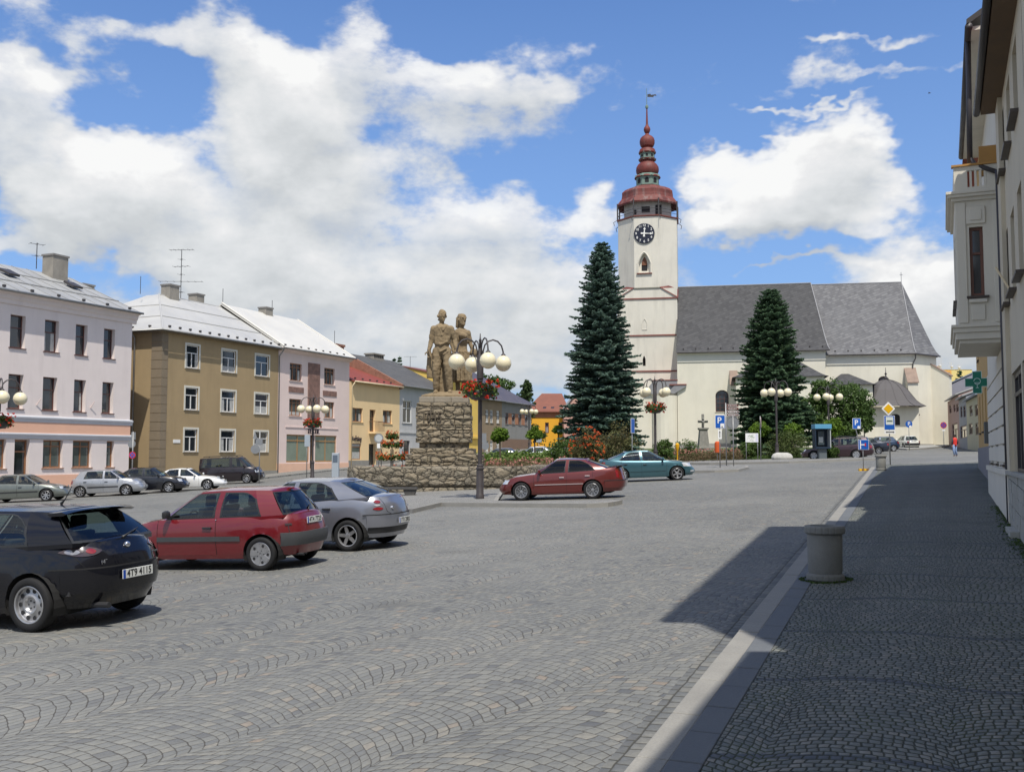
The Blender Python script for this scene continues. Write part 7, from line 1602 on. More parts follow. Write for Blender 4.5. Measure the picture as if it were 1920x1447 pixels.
# bird
q = onD(1743, 175, 60); bm_ = MB(); bm_.tube([(-.16, 0, 0), (-.03, 0, 0), (.1, 0, .01), (.16, 0, .01)], [.01, .04, .03, .005], 6); bm_.add([(0, 0, .02), (-.02, .14, .07), (-.12, .3, .03), (-.08, .0, .02)], [(0, 1, 2, 3)]); bm_.add([(0, 0, .02), (-.02, -.14, .07), (-.12, -.3, .03), (-.08, .0, .02)], [(0, 1, 2, 3)])
o = bm_.build('bird', tin_d); o.scale = (.55,)*3; o.location = q; tag(o, 'small dark bird flying in the blue sky at upper right', 'bird')
# ================================================================== person in red
pp = onG(1791, 855.5); d_ = (pp-CAM).dot(Fv); Sp = 1.0*((Zd(815.5, d_)-Zd(855.5, d_))/1.76)
pr = thing('person', 'person in red vest over dark sleeves and blue jeans walking away up the street', 'person', tuple(pp+Vector((0, 0, .02))), ROTI+PI+.15)
mb = MB(); mb.M = Matrix.Scale(Sp, 4)
limb(mb, [(-.09, 0, .92), (-.11, -.09, .50), (-.12, .06, .10)], [.098, .068, .048]); limb(mb, [(.09, 0, .92), (.11, -.02, .50), (.12, .12, .10)], [.098, .068, .048])
mb.tube([(-.12, .09, .05), (-.125, -.03, .04), (-.13, -.12, .03)], [.045, .045, .03], 8); mb.tube([(.12, .15, .06), (.125, .05, .04), (.13, -.04, .03)], [.045, .045, .03], 8)
mb.lathe([(.14, .86), (.155, .95), (.14, 1.08), (.17, 1.28), (.17, 1.40), (.10, 1.49), (.055, 1.52)], 16, (0, 0, 0), 0, 1, .66); mb.tube([(0, 0, 1.46), (0, -.01, 1.58)], [.055, .05], 8); head(mb, (0, -.01, 1.65), 1.0)
for s_ in (-1, 1):
    limb(mb, [(s_*.18, 0, 1.40), (s_*.235, .03, 1.13), (s_*.22, -.06, .90)], [.055, .045, .034]); hand(mb, (s_*.22, -.06, .89), (0, -.1, -1), (s_*-1, 0, 0), .9, .6)
body_obj(mb, 'body', M('skin', (.42, .24, .16), .6, .1), pr, .016, 2)
mb = MB(); mb.M = Matrix.Scale(Sp, 4); mb.lathe([(.168, .84), (.172, 1.0), (.165, 1.1), (.19, 1.28), (.188, 1.42), (.11, 1.51)], 18, (0, 0, 0), 0, 1.04, .78); mb.build('vest', M('red_cloth', (.62, .03, .02), .8, .1), pr, smooth=True)
mb = MB(); mb.M = Matrix.Scale(Sp, 4)
for s_ in (-1, 1): mb.tube([(s_*.17, 0, 1.43), (s_*.235, .03, 1.13), (s_*.222, -.05, .93)], [.07, .058, .046], 10)
mb.build('sleeves', M('dark_cloth', (.025, .025, .035), .8, .1), pr, smooth=True)
mb = MB(); mb.M = Matrix.Scale(Sp, 4); mb.tube([(-.07, 0, .95), (-.11, -.09, .50), (-.12, .06, .09)], [.118, .085, .075], 12); mb.tube([(.07, 0, .95), (.11, -.02, .50), (.12, .12, .09)], [.118, .085, .075], 12); mb.lathe([(.15, .84), (.165, .92), (.16, 1.0)], 16, (0, 0, 0), 0, 1.02, .72); mb.build('jeans', M('pale_denim', (.20, .27, .42), .85, .15, 6), pr, smooth=True)
mb = MB(); mb.M = Matrix.Scale(Sp, 4); mb.sphere((0, .012, 1.69), .098, 14, 9, 1.1); mb.build('hair', M('dark_hair', (.03, .02, .015), .7, .1), pr, smooth=True)
# ================================================================== cars
def cglass():
    m, nt, b = newmat('car_glass'); MATS['car_glass'] = m
    t = nt.new('ShaderNodeBsdfTransparent'); t.inputs[0].default_value = (.42, .50, .48, 1); g = nt.new('ShaderNodeBsdfGlossy', i_Roughness=.02); g.inputs[0].default_value = (.9, .95, 1, 1)
    fr = nt.new('ShaderNodeNewGeometry'); dt = nt.math('ABSOLUTE', nt.vmath('DOT_PRODUCT', fr.outputs['Normal'], fr.outputs['Incoming'])); sch = nt.math('MULTIPLY_ADD', nt.math('POWER', nt.math('SUBTRACT', 1., dt), 5.), .9, 0.07); mx = nt.new('ShaderNodeMixShader'); nt.l.new(sch, mx.inputs[0]); nt.l.new(t.outputs[0], mx.inputs[1]); nt.l.new(g.outputs[0], mx.inputs[2]); nt.l.new(mx.outputs[0], nt.n['Material Output'].inputs[0]); return m
CGL = cglass()
def tint_glass():
    m, nt, b = newmat('tinted_car_glass'); MATS['tinted_car_glass'] = m
    t = nt.new('ShaderNodeBsdfTransparent'); t.inputs[0].default_value = (.12, .13, .14, 1); g = nt.new('ShaderNodeBsdfGlossy', i_Roughness=.02)
    fr = nt.new('ShaderNodeNewGeometry'); dt = nt.math('ABSOLUTE', nt.vmath('DOT_PRODUCT', fr.outputs['Normal'], fr.outputs['Incoming'])); sch = nt.math('MULTIPLY_ADD', nt.math('POWER', nt.math('SUBTRACT', 1., dt), 5.), .9, 0.05); mx = nt.new('ShaderNodeMixShader'); nt.l.new(sch, mx.inputs[0]); nt.l.new(t.outputs[0], mx.inputs[1]); nt.l.new(g.outputs[0], mx.inputs[2]); nt.l.new(mx.outputs[0], nt.n['Material Output'].inputs[0]); return m
TGL = tint_glass()
rubber = M('tyre_rubber', (.018, .018, .019), .8, .2, 6, spec=.3); alloy = M('alloy_rim', (.42, .42, .43), .34, .1, 8, metal=.7); rimdk = M('rim_recess', (.02, .02, .022), .7, 0); plas = M('black_trim', (.022, .023, .025), .5, .1, 5); pgrey = M('grey_bumper', (.055, .058, .062), .6, .1, 5)
interior = M('car_interior', (.035, .035, .038), .85, .2, 5); seatm = M('seat_cloth', (.055, .055, .065), .9, .2, 8); lred = M('tail_lamp', (.22, .006, .010), .12, 0, spec=.9, coat=.6); lwh = M('head_lamp', (.62, .64, .66), .08, .15, 9, metal=.35, spec=1, coat=.8); lora = M('turn_lamp', (.55, .16, .02), .15, 0, coat=.5); chrome = M('chrome', (.7, .7, .72), .12, 0, metal=1); clearl = M('clear_lamp', (.26, .26, .28), .12, .4, 30, metal=.3, coat=.8); smoke = M('smoked_lamp', (.055, .04, .045), .12, .2, 9, coat=.6)
plw = M('number_plate', (.66, .67, .64), .4, .03, 8); plb = M('plate_blue', (.01, .06, .35), .4, 0); pltx = M('plate_text', (.02, .02, .02), .5, 0)
def paint(name, c, metal=.35, rough=.35, coat=1.):
    return M(name, c, rough, .04, 3, metal=metal, spec=.5*coat, coat=coat)
def interp(P, x, smooth=True):
    if x <= P[0][0]: return P[0][1]
    for (a, b), (c, d) in zip(P, P[1:]):
        if x <= c:
            t = (x-a)/(c-a)
            if smooth: t = t*t*(3-2*t)*.5+t*.5
            return b+(d-b)*t
    return P[-1][1]
class Car:
    def __init__(s, name, label, col, c, cat='car', group=None):
        s.c = c; s.T = thing(name, label, cat, (0, 0, 0), 0, group); s.col = col
        s.L, s.W = c['L'], c['W']; s.xf0 = s.L/2; s.xr0 = -s.L/2; s.nf, s.nr = c.get('nf', 3.6), c.get('nr', 4.6)
        s.fv = c.get('fv', [(0, -.10), (.25, -.02), (.42, 0), (.62, -.03), (.85, -.10), (1, -.20)])
        s.rv = c.get('rv', [(0, -.12), (.22, -.03), (.45, 0), (.6, -.035), (.8, -.07), (1, -.12)])
        s.wv = c.get('wv', [(0, .925), (.12, .955), (.35, .985), (.58, 1.0), (.75, .995), (.92, .965), (1, .925)])
        s.zs = c['zs']; s.zb = c.get('zb', [(-9, .27), (-s.L/2+.5, .24), (-s.L/2+.9, .20), (s.L/2-.9, .19), (s.L/2-.4, .21), (9, .23)])
        s.build()
    def wd(s, v): return s.W/2*interp(s.wv, v)
    def ends(s, v): return s.xf0+interp(s.fv, v), s.xr0-interp(s.rv, v)
    def pt(s, v, ph):
        """ring point: ph 0 = rear centre, pi = front centre, positive = left side"""
        xf, xr = s.ends(v); xm = (xf+xr)/2+.1; w = s.wd(v); a = abs(ph); c_, s_ = math.cos(a), math.sin(a)
        if c_ >= 0: n = s.nr; x = xm-(xm-xr)*abs(c_)**(2/n)
        else: n = s.nf; x = xm+(xf-xm)*abs(c_)**(2/n)
        y = w*abs(s_)**(2/n); return x, math.copysign(y, ph)
    def zat(s, v, x): zb = interp(s.zb, x); return zb+(interp(s.zs, x)-zb)*v
    def vat(s, z, x): zb = interp(s.zb, x); return (z-zb)/(interp(s.zs, x)-zb)
    def surf(s, ph, z, off=0):
        x = s.pt(.5, ph)[0]
        for _ in range(3): v = s.vat(z, x); x, y = s.pt(max(0, min(1, v)), ph)
        v = max(0, min(1, v)); e = 1e-3; p1 = s.pt(v, ph+e); p0 = s.pt(v, ph-e); tx, ty = p1[0]-p0[0], p1[1]-p0[1]; l = math.hypot(tx, ty) or 1
        nx, ny = ty/l, -tx/l
        if (x*nx+y*ny*3) < 0: nx, ny = -nx, -ny
        return Vector((x+nx*off, y+ny*off, z)), Vector((nx, ny, 0))
    def ph_side(s, x, z=.6, sgn=1):
        """ring angle whose side point has this x"""
        lo, hi = .02, PI-.02
        for _ in range(30):
            m = (lo+hi)/2
            if s.surf(m, z)[0].x < x: lo = m
            else: hi = m
        return sgn*(lo+hi)/2
    def ph_rear(s, y, z=.6):
        lo, hi = 0, PI/2
        for _ in range(30):
            m = (lo+hi)/2
            if s.surf(m, z)[0].y < abs(y): lo = m
            else: hi = m
        return math.copysign(lo, y)
    def ph_front(s, y, z=.6):
        lo, hi = PI/2, PI
        for _ in range(30):
            m = (lo+hi)/2
            if s.surf(m, z)[0].y > abs(y): lo = m
            else: hi = m
        return math.copysign(lo, y)
    def patch(s, name, ph0, ph1, zl, zh, mat, off=.012, n=16, m=4, parent=None, par=True):
        """skin piece lying off metres proud of the body, zl/zh functions of t in 0..1"""
        fl = zl if callable(zl) else (lambda t: zl); fh = zh if callable(zh) else (lambda t: zh); rows = []; low = []
        for i in range(n+1):
            t = i/n; ph = ph0+(ph1-ph0)*t; a, b = fl(t), fh(t); z = [a+(b-a)*j/m for j in range(m+1)]
            rows.append([s.surf(ph, a, -.01)[0]]+[s.surf(ph, q, off)[0] for q in z]+[s.surf(ph, b, -.01)[0]])
        mb = MB(); mb.grid(rows); mb.poly(rows[0]); mb.poly(rows[-1][::-1])
        return mb.build(name, mat, parent or s.T, smooth=True, angle=50)
    def build(s):
        c = s.c; T = s.T; col = s.col; NH = 84; levels = [0, .05, .11, .18, .26, .34, .43, .52, .61, .70, .78, .85, .91, .96, 1]
        # arc-length resampling of the half ring
        dn = [s.pt(.5, PI*i/3000) for i in range(3001)]; acc = [0]
        for a, b in zip(dn, dn[1:]): acc.append(acc[-1]+math.hypot(b[0]-a[0], b[1]-a[1]))
        phs = []; j = 0
        for i in range(NH+1):
            t = acc[-1]*i/NH
            while j < 3000 and acc[j] < t: j += 1
            phs.append(PI*j/3000)
        ring = phs+[-p for p in phs[-2:0:-1]]; N = len(ring); V = []
        xa = [c['xr_ax'], c['xf_ax']]; rw = c['rw']; Ra = rw+c.get('arch', .055); zc = rw
        for v in levels:
            for p in ring: x, y = s.pt(v, p); V.append(Vector((x, y, s.zat(v, x))))
        F = []; D1 = []; 
        def inarch(p): return any((p.x-a)**2+(p.z-zc)**2 < Ra*Ra for a in xa) and abs(p.y) > s.W*.3
        keep = []
        for i in range(len(levels)-1):
            for k in range(N):
                q = (i*N+k, i*N+(k+1) % N, (i+1)*N+(k+1) % N, (i+1)*N+k); ce = (V[q[0]]+V[q[1]]+V[q[2]]+V[q[3]])/4
                if inarch(ce): continue
                keep.append((q, ce))
        used = {}
        for q, ce in keep:
            for i in q: used[i] = used.get(i, 0)+1
        for i in used:
            p = V[i]
            if abs(p.y) < s.W*.3: continue
            for a in xa:
                dx, dz = p.x-a, p.z-zc; r_ = math.hypot(dx, dz)
                if r_ < Ra or (r_ < Ra+.055 and used[i] < 4):
                    k = Ra/max(r_, 1e-4); p.x, p.z = a+dx*k, zc+dz*k
                elif r_ < Ra+.10: p.y += math.copysign(.012*(1-(r_-Ra)/.10), p.y)
                if r_ < Ra+.001: p.y += math.copysign(.012, p.y)
        doors = c['doors']; mats = [[] for _ in range(1+2*len(doors))]
        for q, ce in keep:
            g = 0
            for di, (x0, x1) in enumerate(doors):
                if x0 < ce.x < x1 and abs(ce.y) > s.W*.35 and s.vat(ce.z, ce.x) > .10: g = 1+2*di+(1 if ce.y > 0 else 0)
            mats[g].append(q)
        # deck: rows across the top ring
        top = (len(levels)-1)*N; gx0, gx1 = c['gb'][-1][0]+.06, c['gb'][0][0]-.10; hw = c['gb'][2][1]-.05; crown = c.get('crown', .05); VV = list(V); deck = []; gp_ = [(gx0+gx1)/2+(b_[0]-(gx0+gx1)/2)*.95 for b_ in c['gb']], [b_[1]-.035 for b_ in c['gb']]
        def ingh(p):
            px_, py_ = gp_; y_ = abs(p.y); ins = False; n_ = len(px_); P_ = [(px_[k], py_[k]) for k in range(n_)]+[(px_[k], -py_[k]) for k in range(n_-1, -1, -1)]; j = len(P_)-1
            for i in range(len(P_)):
                if (P_[i][1] > y_) != (P_[j][1] > y_) and p.x < (P_[j][0]-P_[i][0])*(y_-P_[i][1])/(P_[j][1]-P_[i][1])+P_[i][0]: ins = not ins
                j = i
            return ins
        m = 10; rows = []
        for i in range(NH+1):
            L_, R_ = V[top+i], V[top+(N-i) % N] if i not in (0,) else V[top]
            row = []
            for j in range(m+1):
                t = j/m; p = L_.lerp(R_, t); k = 1-(2*t-1)**2; row.append(Vector((p.x, p.y, p.z+crown*k*min(1, abs(L_.y)/(s.W*.35)))))
            rows.append(row)
        o = len(VV)
        for r_ in rows: VV += r_
        for i in range(NH):
            for j in range(m):
                q = (o+i*(m+1)+j, o+i*(m+1)+j+1, o+(i+1)*(m+1)+j+1, o+(i+1)*(m+1)+j); ce = (VV[q[0]]+VV[q[1]]+VV[q[2]]+VV[q[3]])/4
                if ingh(ce): continue
                mats[0].append(q)
        def mk(name, faces, parent):
            ids = sorted({i for f in faces for i in f}); mp = {a: b for b, a in enumerate(ids)}; mb = MB(); mb.add([VV[i] for i in ids], [[mp[i] for i in f] for f in faces]); return mb.build(name, col, parent, smooth=True, angle=38)
        gh = MB(); gm = MB(); tr = MB()
        body_faces = mats[0]
        # greenhouse
        gb, gt = c['gb'], c['gt']; kinds = c['gk']; zsf = lambda x: interp(s.zs, x)
        def base(k, f=0): x, y = gb[k][:2]; return Vector((x, y, zsf(x)+(gb[k][2] if len(gb[k]) > 2 else .0)))
        H = c['H']
        def topp(k): x, y = gt[k][:2]; return Vector((x, y, interp(c['zr'], x)))
        glass_objs = []
        def gp(k, u, t, bow=(0, 0), sgn=1, off=0):
            a, b = base(k).lerp(base(k+1), u), topp(k).lerp(topp(k+1), u)
            a.x += bow[0]*(1-(1-u if k == 0 else u)**2) if False else 0
            p = a.lerp(b, t); y = a.y+(b.y-a.y)*(t**1.35)
            x = p.x; z = p.z
            if k in (0, len(gb)-2):   # curved windscreen / rear window
                w = max(1e-3, a.y if False else (gb[1][1] if k == 0 else gb[-2][1])); yy = y/w; e = c.get('bow', .14)*(1 if k == 0 else -c.get('rbow', .7)); 
                x = p.x; bx = (gb[0][0]-gb[1][0]) if k == 0 else (gb[-1][0]-gb[-2][0]); 
                f = (u if k == 0 else 1-u); lin = bx*(1-f) ; cur = bx*(1-f*f); x = p.x-lin+cur
            nrm = Vector((0, 1, .25)) if k not in (0, len(gb)-2) else Vector((1 if k == 0 else -1, 0, .5))
            nrm.normalize(); q = Vector((x, y, z))+nrm*(off+.012*math.sin(PI*t)); q.y *= sgn; return q
        gk = len(gb)-1; body_mb = MB()
        for k in range(gk):
            kd = kinds[k]; nu = 6 if kd != 'p' else 3; nt_ = 6
            for sgn in (1, -1):
                if kd == 'p':
                    body_mb.grid([[gp(k, i/nu, j/nt_, sgn=sgn) for j in range(nt_+1)] for i in range(nu+1)])
                else:
                    e0 = .0 if k == 0 else .03; e1 = 0 if k == gk-1 else .03; drop = c.get('drop', {}).get(k, (0, 0)); lo_, hi_ = .07, .93
                    hf = lambda u: hi_-drop[0]*max(0, (u-.5)*2)**3-drop[1]*max(0, (.5-u)*2)**3
                    us = [e0+(1-e0-e1)*i/8 for i in range(9)]
                    tr.grid([[gp(k, 0 if i == 0 and k else (1 if i == 8 else u), j, sgn=sgn, off=.002) for j in (0, lo_)] for i, u in enumerate(us)])
                    body_mb.grid([[gp(k, u, hf(u)+(1-hf(u))*j/2, sgn=sgn) for j in range(3)] for u in [i/8 for i in range(9)]])
                    # trim frame ring round the pane
                    fr_ = [[gp(k, u, t_, sgn=sgn, off=.004) for t_ in (hf(u)-.035, hf(u)+.004)] for u in us]; tr.grid(fr_)
                    if k: tr.grid([[gp(k, u, t_, sgn=sgn, off=.003) for t_ in (lo_, lo_+.3, hf(us[0]))] for u in (0, us[0]+.02)])
                    if k != gk-1: tr.grid([[gp(k, u, t_, sgn=sgn, off=.003) for t_ in (lo_, lo_+.3, hf(us[-1]))] for u in (us[-1]-.02, 1)])
                    if k in (0, gk-1):
                        pass
                    mb = MB(); mb.grid([[gp(k, u, lo_+(hf(u)-.03-lo_)*j/6, sgn=sgn) for j in range(7)] for u in us]); glass_objs.append((k, sgn, mb))
        # merge the two halves of windscreen and rear window
        nm = {0: 'windscreen', gk-1: 'rear_window'}
        for kk in (0, gk-1):
            mb = MB()
            for k, sg_, m_ in glass_objs:
                if k == kk: mb.add(m_.v, m_.f)
            if kinds[kk] != 'p': mb.build(nm[kk], c.get('rglass', CGL) if kk else CGL, T, smooth=True)
        for k, sg_, m_ in glass_objs:
            if k not in nm: m_.build('side_window', c.get('rglass', CGL) if k > 2 else c.get('fglass', CGL), T, smooth=True)
        for k in range(gk):      # skirt that closes the joint between cabin and shoulder
            for sgn in (1, -1): body_mb.grid([[gp(k, i/6, 0, sgn=sgn), gp(k, i/6, 0, sgn=sgn)*1-Vector((0, 0, .05))] for i in range(7)])
        # roof
        def tpt(k, u, sgn): return gp(k, u, 1, sgn=sgn)
        edge = []
        for k in range(gk):
            n_ = 6
            for i in range(n_): edge.append((tpt(k, i/n_, 1)))
        edge.append(tpt(gk-1, 1, 1)); rws = []
        for p in edge:
            row = []
            for j in range(9):
                t = j/8; y = p.y*(1-2*t); kx_ = 1-(2*t-1)**2; row.append(Vector((p.x, y, p.z+(H-interp(c['zr'], p.x)+.0)*0+c.get('rcrown', .045)*kx_*min(1, p.y/.35))))
            rws.append(row)
        body_mb.grid(rws)
        # body object = shell + pillars/roof
        ids = sorted({i for f in body_faces for i in f}); mp = {a: b for b, a in enumerate(ids)}; mb = MB(); mb.add([VV[i] for i in ids], [[mp[i] for i in f] for f in body_faces]); mb.add(body_mb.v, body_mb.f)
        s.body = mb.build('body', col, T, smooth=True, angle=40); tr.build('window_trim', plas, T)
        for g in range(1, len(mats)):
            if not mats[g]: continue
            dname = 'door'; dob = mk(dname, mats[g], T); di = (g-1)//2; sg = 1 if (g-1) % 2 else -1; x0, x1 = doors[di]
            xh = x0+.16 if di == 0 or True else 0; zh = interp(s.zs, xh)-.16; ph = s.ph_side(xh, zh, sg)
            hm = c.get('handle', plas); y = s.surf(ph, zh)[0].y
            mb = MB(); mb.ext([(xh-.085, y-sg*.01, zh-.018), (xh+.085, y-sg*.01, zh-.012), (xh+.085, y-sg*.01, zh+.018), (xh-.085, y-sg*.01, zh+.018)], (0, sg*.045, 0)); mb.build('handle', hm, dob, bevel=.008)
        # seams
        mb = MB()
        for x in c['seams']:
            for sg in (1, -1):
                zs_ = interp(s.zs, x); path = [s.surf(s.ph_side(x, z_, sg), z_, .0015)[0] for z_ in [.27+(zs_-.27)*i/8 for i in range(9)] if not any((x-a)**2+(z_-zc)**2 < (Ra+.01)**2 for a in xa)]
                if len(path) > 1: mb.tube(path, .0045, 4)
        for (pts) in c.get('rseams', ()):
            mb.tube([s.surf(s.ph_rear(y, z), z, .0015)[0] for y, z in pts], .0045, 4)
        if mb.v: mb.build('panel_gap', M('gap_dark', (.01, .01, .01), .8, 0), T)
        # underbody, wheel liners
        mb = MB(); mb.box(-s.L/2+.5, s.L/2-.5, -s.W/2+.33, s.W/2-.33, .17, .42); mb.box(xa[0]+Ra+.02, xa[1]-Ra-.02, -s.W/2+.10, s.W/2-.10, .19, .34)
        for a in xa:
            for sg in (1, -1):
                arc = [(a+(Ra+.004)*math.cos(t), zc+(Ra+.004)*math.sin(t)) for t in lines(-.35, PI+.35, .25)]
                mb.grid([[Vector((x, sg*(s.W/2-.035), z)), Vector((x, sg*(s.W/2-.30), z))] for x, z in arc]); mb.poly([(x, sg*(s.W/2-.30), z) for x, z in arc])
        mb.box(-s.L/2+.3, -s.L/2+.5, -s.W/2+.42, s.W/2-.42, .24, .45); mb.box(s.L/2-.55, s.L/2-.35, -s.W/2+.42, s.W/2-.42, .22, .45)
        mb.build('underbody', M('underbody', (.012, .012, .012), .9, 0), T)
        # interior
        mb = MB(); zf = .45; gx_f, gx_r = gb[1][0], gb[-1][0]; mb.box(gx_r+.15, gx_f+.1, -s.W/2+.16, s.W/2-.16, zf-.05, zf)
        zd = interp(s.zs, gx_f)-.02; mb.ext([(gx_f+.25, -hw+.05, zd-.06), (gx_f-.25, -hw+.05, zd-.03), (gx_f-.4, -hw+.05, zd-.25), (gx_f-.1, -hw+.05, zd-.4)], (0, 2*hw-.1, 0))
        xr_ = c.get('parcel', gb[-1][0]+.1); mb.box(xr_-.02, xr_+.38, -hw+.08, hw-.08, interp(s.zs, xr_)-.10, interp(s.zs, xr_)-.07)
        mb.tube([(gx_f-.42, .36+.17*math.cos(t), zd-.02+.17*math.sin(t)) for t in lines(0, 2*PI, .4)], .014, 5); mb.build('dashboard', interior, T)
        xs_ = c.get('seats', (.25, -.62))
        for sx_, ys in ((xs_[0], (.36, -.36)), (xs_[1], (.38, -.38))):
            for y_ in ys:
                mb = MB(); wz = .24 if sx_ == xs_[0] else .34; mb.box(sx_-.05, sx_+.45, y_-wz, y_+wz, zf, zf+.14)
                mb.ext([(sx_+.04, y_-wz, zf+.12), (sx_-.1, y_-wz, zf+.12), (sx_-.26, y_-wz+.04, zf+.60), (sx_-.16, y_-wz+.04, zf+.62)], (0, 2*wz-.04, 0)); mb.ext([(sx_-.19, y_-.13, zf+.63), (sx_-.27, y_-.13, zf+.63), (sx_-.30, y_-.11, zf+.82), (sx_-.23, y_-.11, zf+.83)], (0, .25, 0)); mb.build('seat', seatm, T, bevel=.03)
        # wheels
        w0 = s.wheel(c.get('rim', 'five'), rw, c.get('tw', .19))
        first = True
        for a in xa:
            for sg in (1, -1):
                Wl = w0 if first else copy_tree(w0, T); first = False; Wl.location = (a, sg*(s.W/2-.012-c.get('tw', .19)/2), rw); Wl.rotation_euler = (0, c.get('wrot', .3)*(1+a)*sg, 0) if sg > 0 else (0, .4, PI)
        # mirrors
        for sg in (1, -1):
            x = gb[2][0]-.10; z = interp(s.zs, x)+.09; y = s.wd(.95); mb = MB(); mb.M = Matrix.Translation((x, sg*(y+.09), z)); mb.lathe([(0, -.06), (.075, -.058), (.09, -.01), (.085, .05), (.04, .075), (0, .078)], 12, (0, 0, 0), 0, .55, 1.15); mb.box(-.04, .02, -sg*.14, -sg*.02, -.06, -.02); mb.build('mirror', c.get('mirror', col), T, smooth=True, angle=45)
        c['detail'](s)
    def wheel(s, kind, r, tw):
        w = MB(); h = tw/2; prof = [(r*.70, -h*.85), (r*.76, -h), (r*.93, -h*.98), (r*.985, -h*.80), (r, -h*.45), (r, h*.45), (r*.985, h*.80), (r*.93, h*.98), (r*.76, h), (r*.70, h*.85)]
        w.M = Matrix.Rotation(-PI/2, 4, 'X'); w.lathe(prof, 40, caps=False); ty = w.build('wheel', rubber, s.T, smooth=True, angle=50)
        R_ = r*.71; m = MB(); m.M = Matrix.Rotation(-PI/2, 4, 'X'); m.lathe([(R_*1.0, -h*.8), (R_*1.0, h*.86), (R_*.96, h*.92), (R_*.90, h*.86), (R_*.88, h*.45)], 40, caps=False)
        def spoke(a, w0, w1, r0, r1, z0, z1, th=.02):
            ca, sa = math.cos(a), math.sin(a); q = [(r0, -w0, z0), (r1, -w1, z1), (r1, w1, z1), (r0, w0, z0)]; m.ext([(x*ca-y*sa, x*sa+y*ca, z) for x, y, z in q], (0, 0, -th))
        if kind == 'five':
            for i in range(5): spoke(2*PI*i/5, R_*.17, R_*.13, R_*.1, R_*.93, h*.62, h*.80)
            m.lathe([(R_*.30, h*.3), (R_*.30, h*.60), (R_*.24, h*.68), (0, h*.7)], 20, caps=False)
        elif kind == 'steel':
            m.lathe([(0, h*.30), (R_*.30, h*.32), (R_*.38, h*.62), (R_*.46, h*.66), (R_*.62, h*.40), (R_*.84, h*.40), (R_*.9, h*.52)], 40, caps=False)
        elif kind == 'cap':
            m.lathe([(0, h*.74), (R_*.3, h*.76), (R_*.6, h*.84), (R_*.9, h*.86)], 32, caps=False)
            for i in range(5): spoke(2*PI*i/5, R_*.18, R_*.22, R_*.1, R_*.9, h*.86, h*.93)
        elif kind == 'multi':
            for i in range(9):
                for e in (-.1, .1): spoke(2*PI*i/9+e*.6, R_*.025, R_*.03, R_*.15, R_*.93, h*.6, h*.8, .015); spoke(2*PI*i/9+e*2.4, R_*.02, R_*.025, R_*.5, R_*.93, h*.7, h*.8, .015)
            m.lathe([(R_*.22, h*.3), (R_*.22, h*.62), (0, h*.68)], 20)
        else:
            for i in range(7): spoke(2*PI*i/7, R_*.13, R_*.09, R_*.1, R_*.93, h*.62, h*.82)
            m.lathe([(R_*.3, h*.3), (R_*.26, h*.7), (0, h*.74)], 20)
        m.build('rim', alloy, ty, smooth=True, angle=35)
        d = MB(); d.M = Matrix.Rotation(-PI/2, 4, 'X'); d.lathe([(R_*.97, h*.1 if kind != 'cap' else h*.72), (0, h*.1 if kind != 'cap' else h*.72)], 24)
        if kind == 'steel':
            for i in range(10): a = 2*PI*i/10; d.lathe([(R_*.12, h*.47), (0, h*.475)], 12, (R_*.73*math.cos(a), R_*.73*math.sin(a), 0))
            for i in range(5): a = 2*PI*i/5; d.lathe([(R_*.05, h*.36), (0, h*.365)], 8, (R_*.2*math.cos(a), R_*.2*math.sin(a), 0))
        if kind in ('five', 'cap'):
            for i in range(5): a = 2*PI*(i+.5)/5; d.lathe([(R_*.045, h*.95 if kind == 'cap' else h*.72), (0, h*.96 if kind == 'cap' else h*.73)], 8, (R_*.30*math.cos(a), R_*.30*math.sin(a), 0))
        if kind == 'cap':
            for i in range(5): a = 2*PI*(i+.5)/5; d.lathe([(R_*.13, h*.885), (0, h*.89)], 10, (R_*.72*math.cos(a), R_*.72*math.sin(a), 0))
        d.build('recess', rimdk, ty); return ty
    def plate(s, z, x=None, y=0, txt=None, rear=True, w=.52):
        p, n = s.surf(s.ph_rear(y, z) if rear else s.ph_front(y, z), z); sg = -1 if rear else 1; X = (x if x is not None else p.x)+sg*.018
        o = MB().box(X, X+sg*.012, y-w/2, y+w/2, z-.055, z+.055).build('number_plate', plw, s.T, bevel=.004)
        b0 = (y+w/2-.045, y+w/2-.003) if rear else (y-w/2+.003, y-w/2+.045)
        MB().box(X+sg*.012, X+sg*.014, b0[0], b0[1], z-.052, z+.052).build('blue_strip', plb, o)
        if txt: text_obj(txt, .115, pltx, o, 'registration', .001, (X+sg*.014, y-.02*(1 if rear else -1), z), (PI/2, 0, -PI/2 if rear else PI/2), .95)
        return o
    def light(s, name, y0, xs, z0, z1, mat, rear=True, shape='rect', off=.012, both=True, zt0=None, zt1=None):
        """lamp on both corners, from y0 on the end face round to side x xs"""
        for sg in ((1, -1) if both else (1,)):
            zm = (z0+z1)/2; a = s.ph_rear(y0, zm) if rear else s.ph_front(y0, zm); ex = s.surf(0 if rear else PI, zm)[0].x; b = (s.ph_rear if rear else s.ph_front)(xs[0], zm) if isinstance(xs, tuple) else s.ph_side(max(xs, ex+.08) if rear else min(xs, ex-.08), zm)
            if shape == 'lens': fl = lambda t: zm-(zm-z0)*max(.02, math.sin(PI*min(1, max(0, t))))**.6+(zt0 or 0)*t; fh = lambda t: zm+(z1-zm)*max(.02, math.sin(PI*t))**.6+(zt1 or 0)*t
            else: fl = lambda t: z0+(zt0 or 0)*t; fh = lambda t: z1+(zt1 or 0)*t
            s.patch(name, sg*a, sg*b, fl, fh, mat, off, 12, 3)
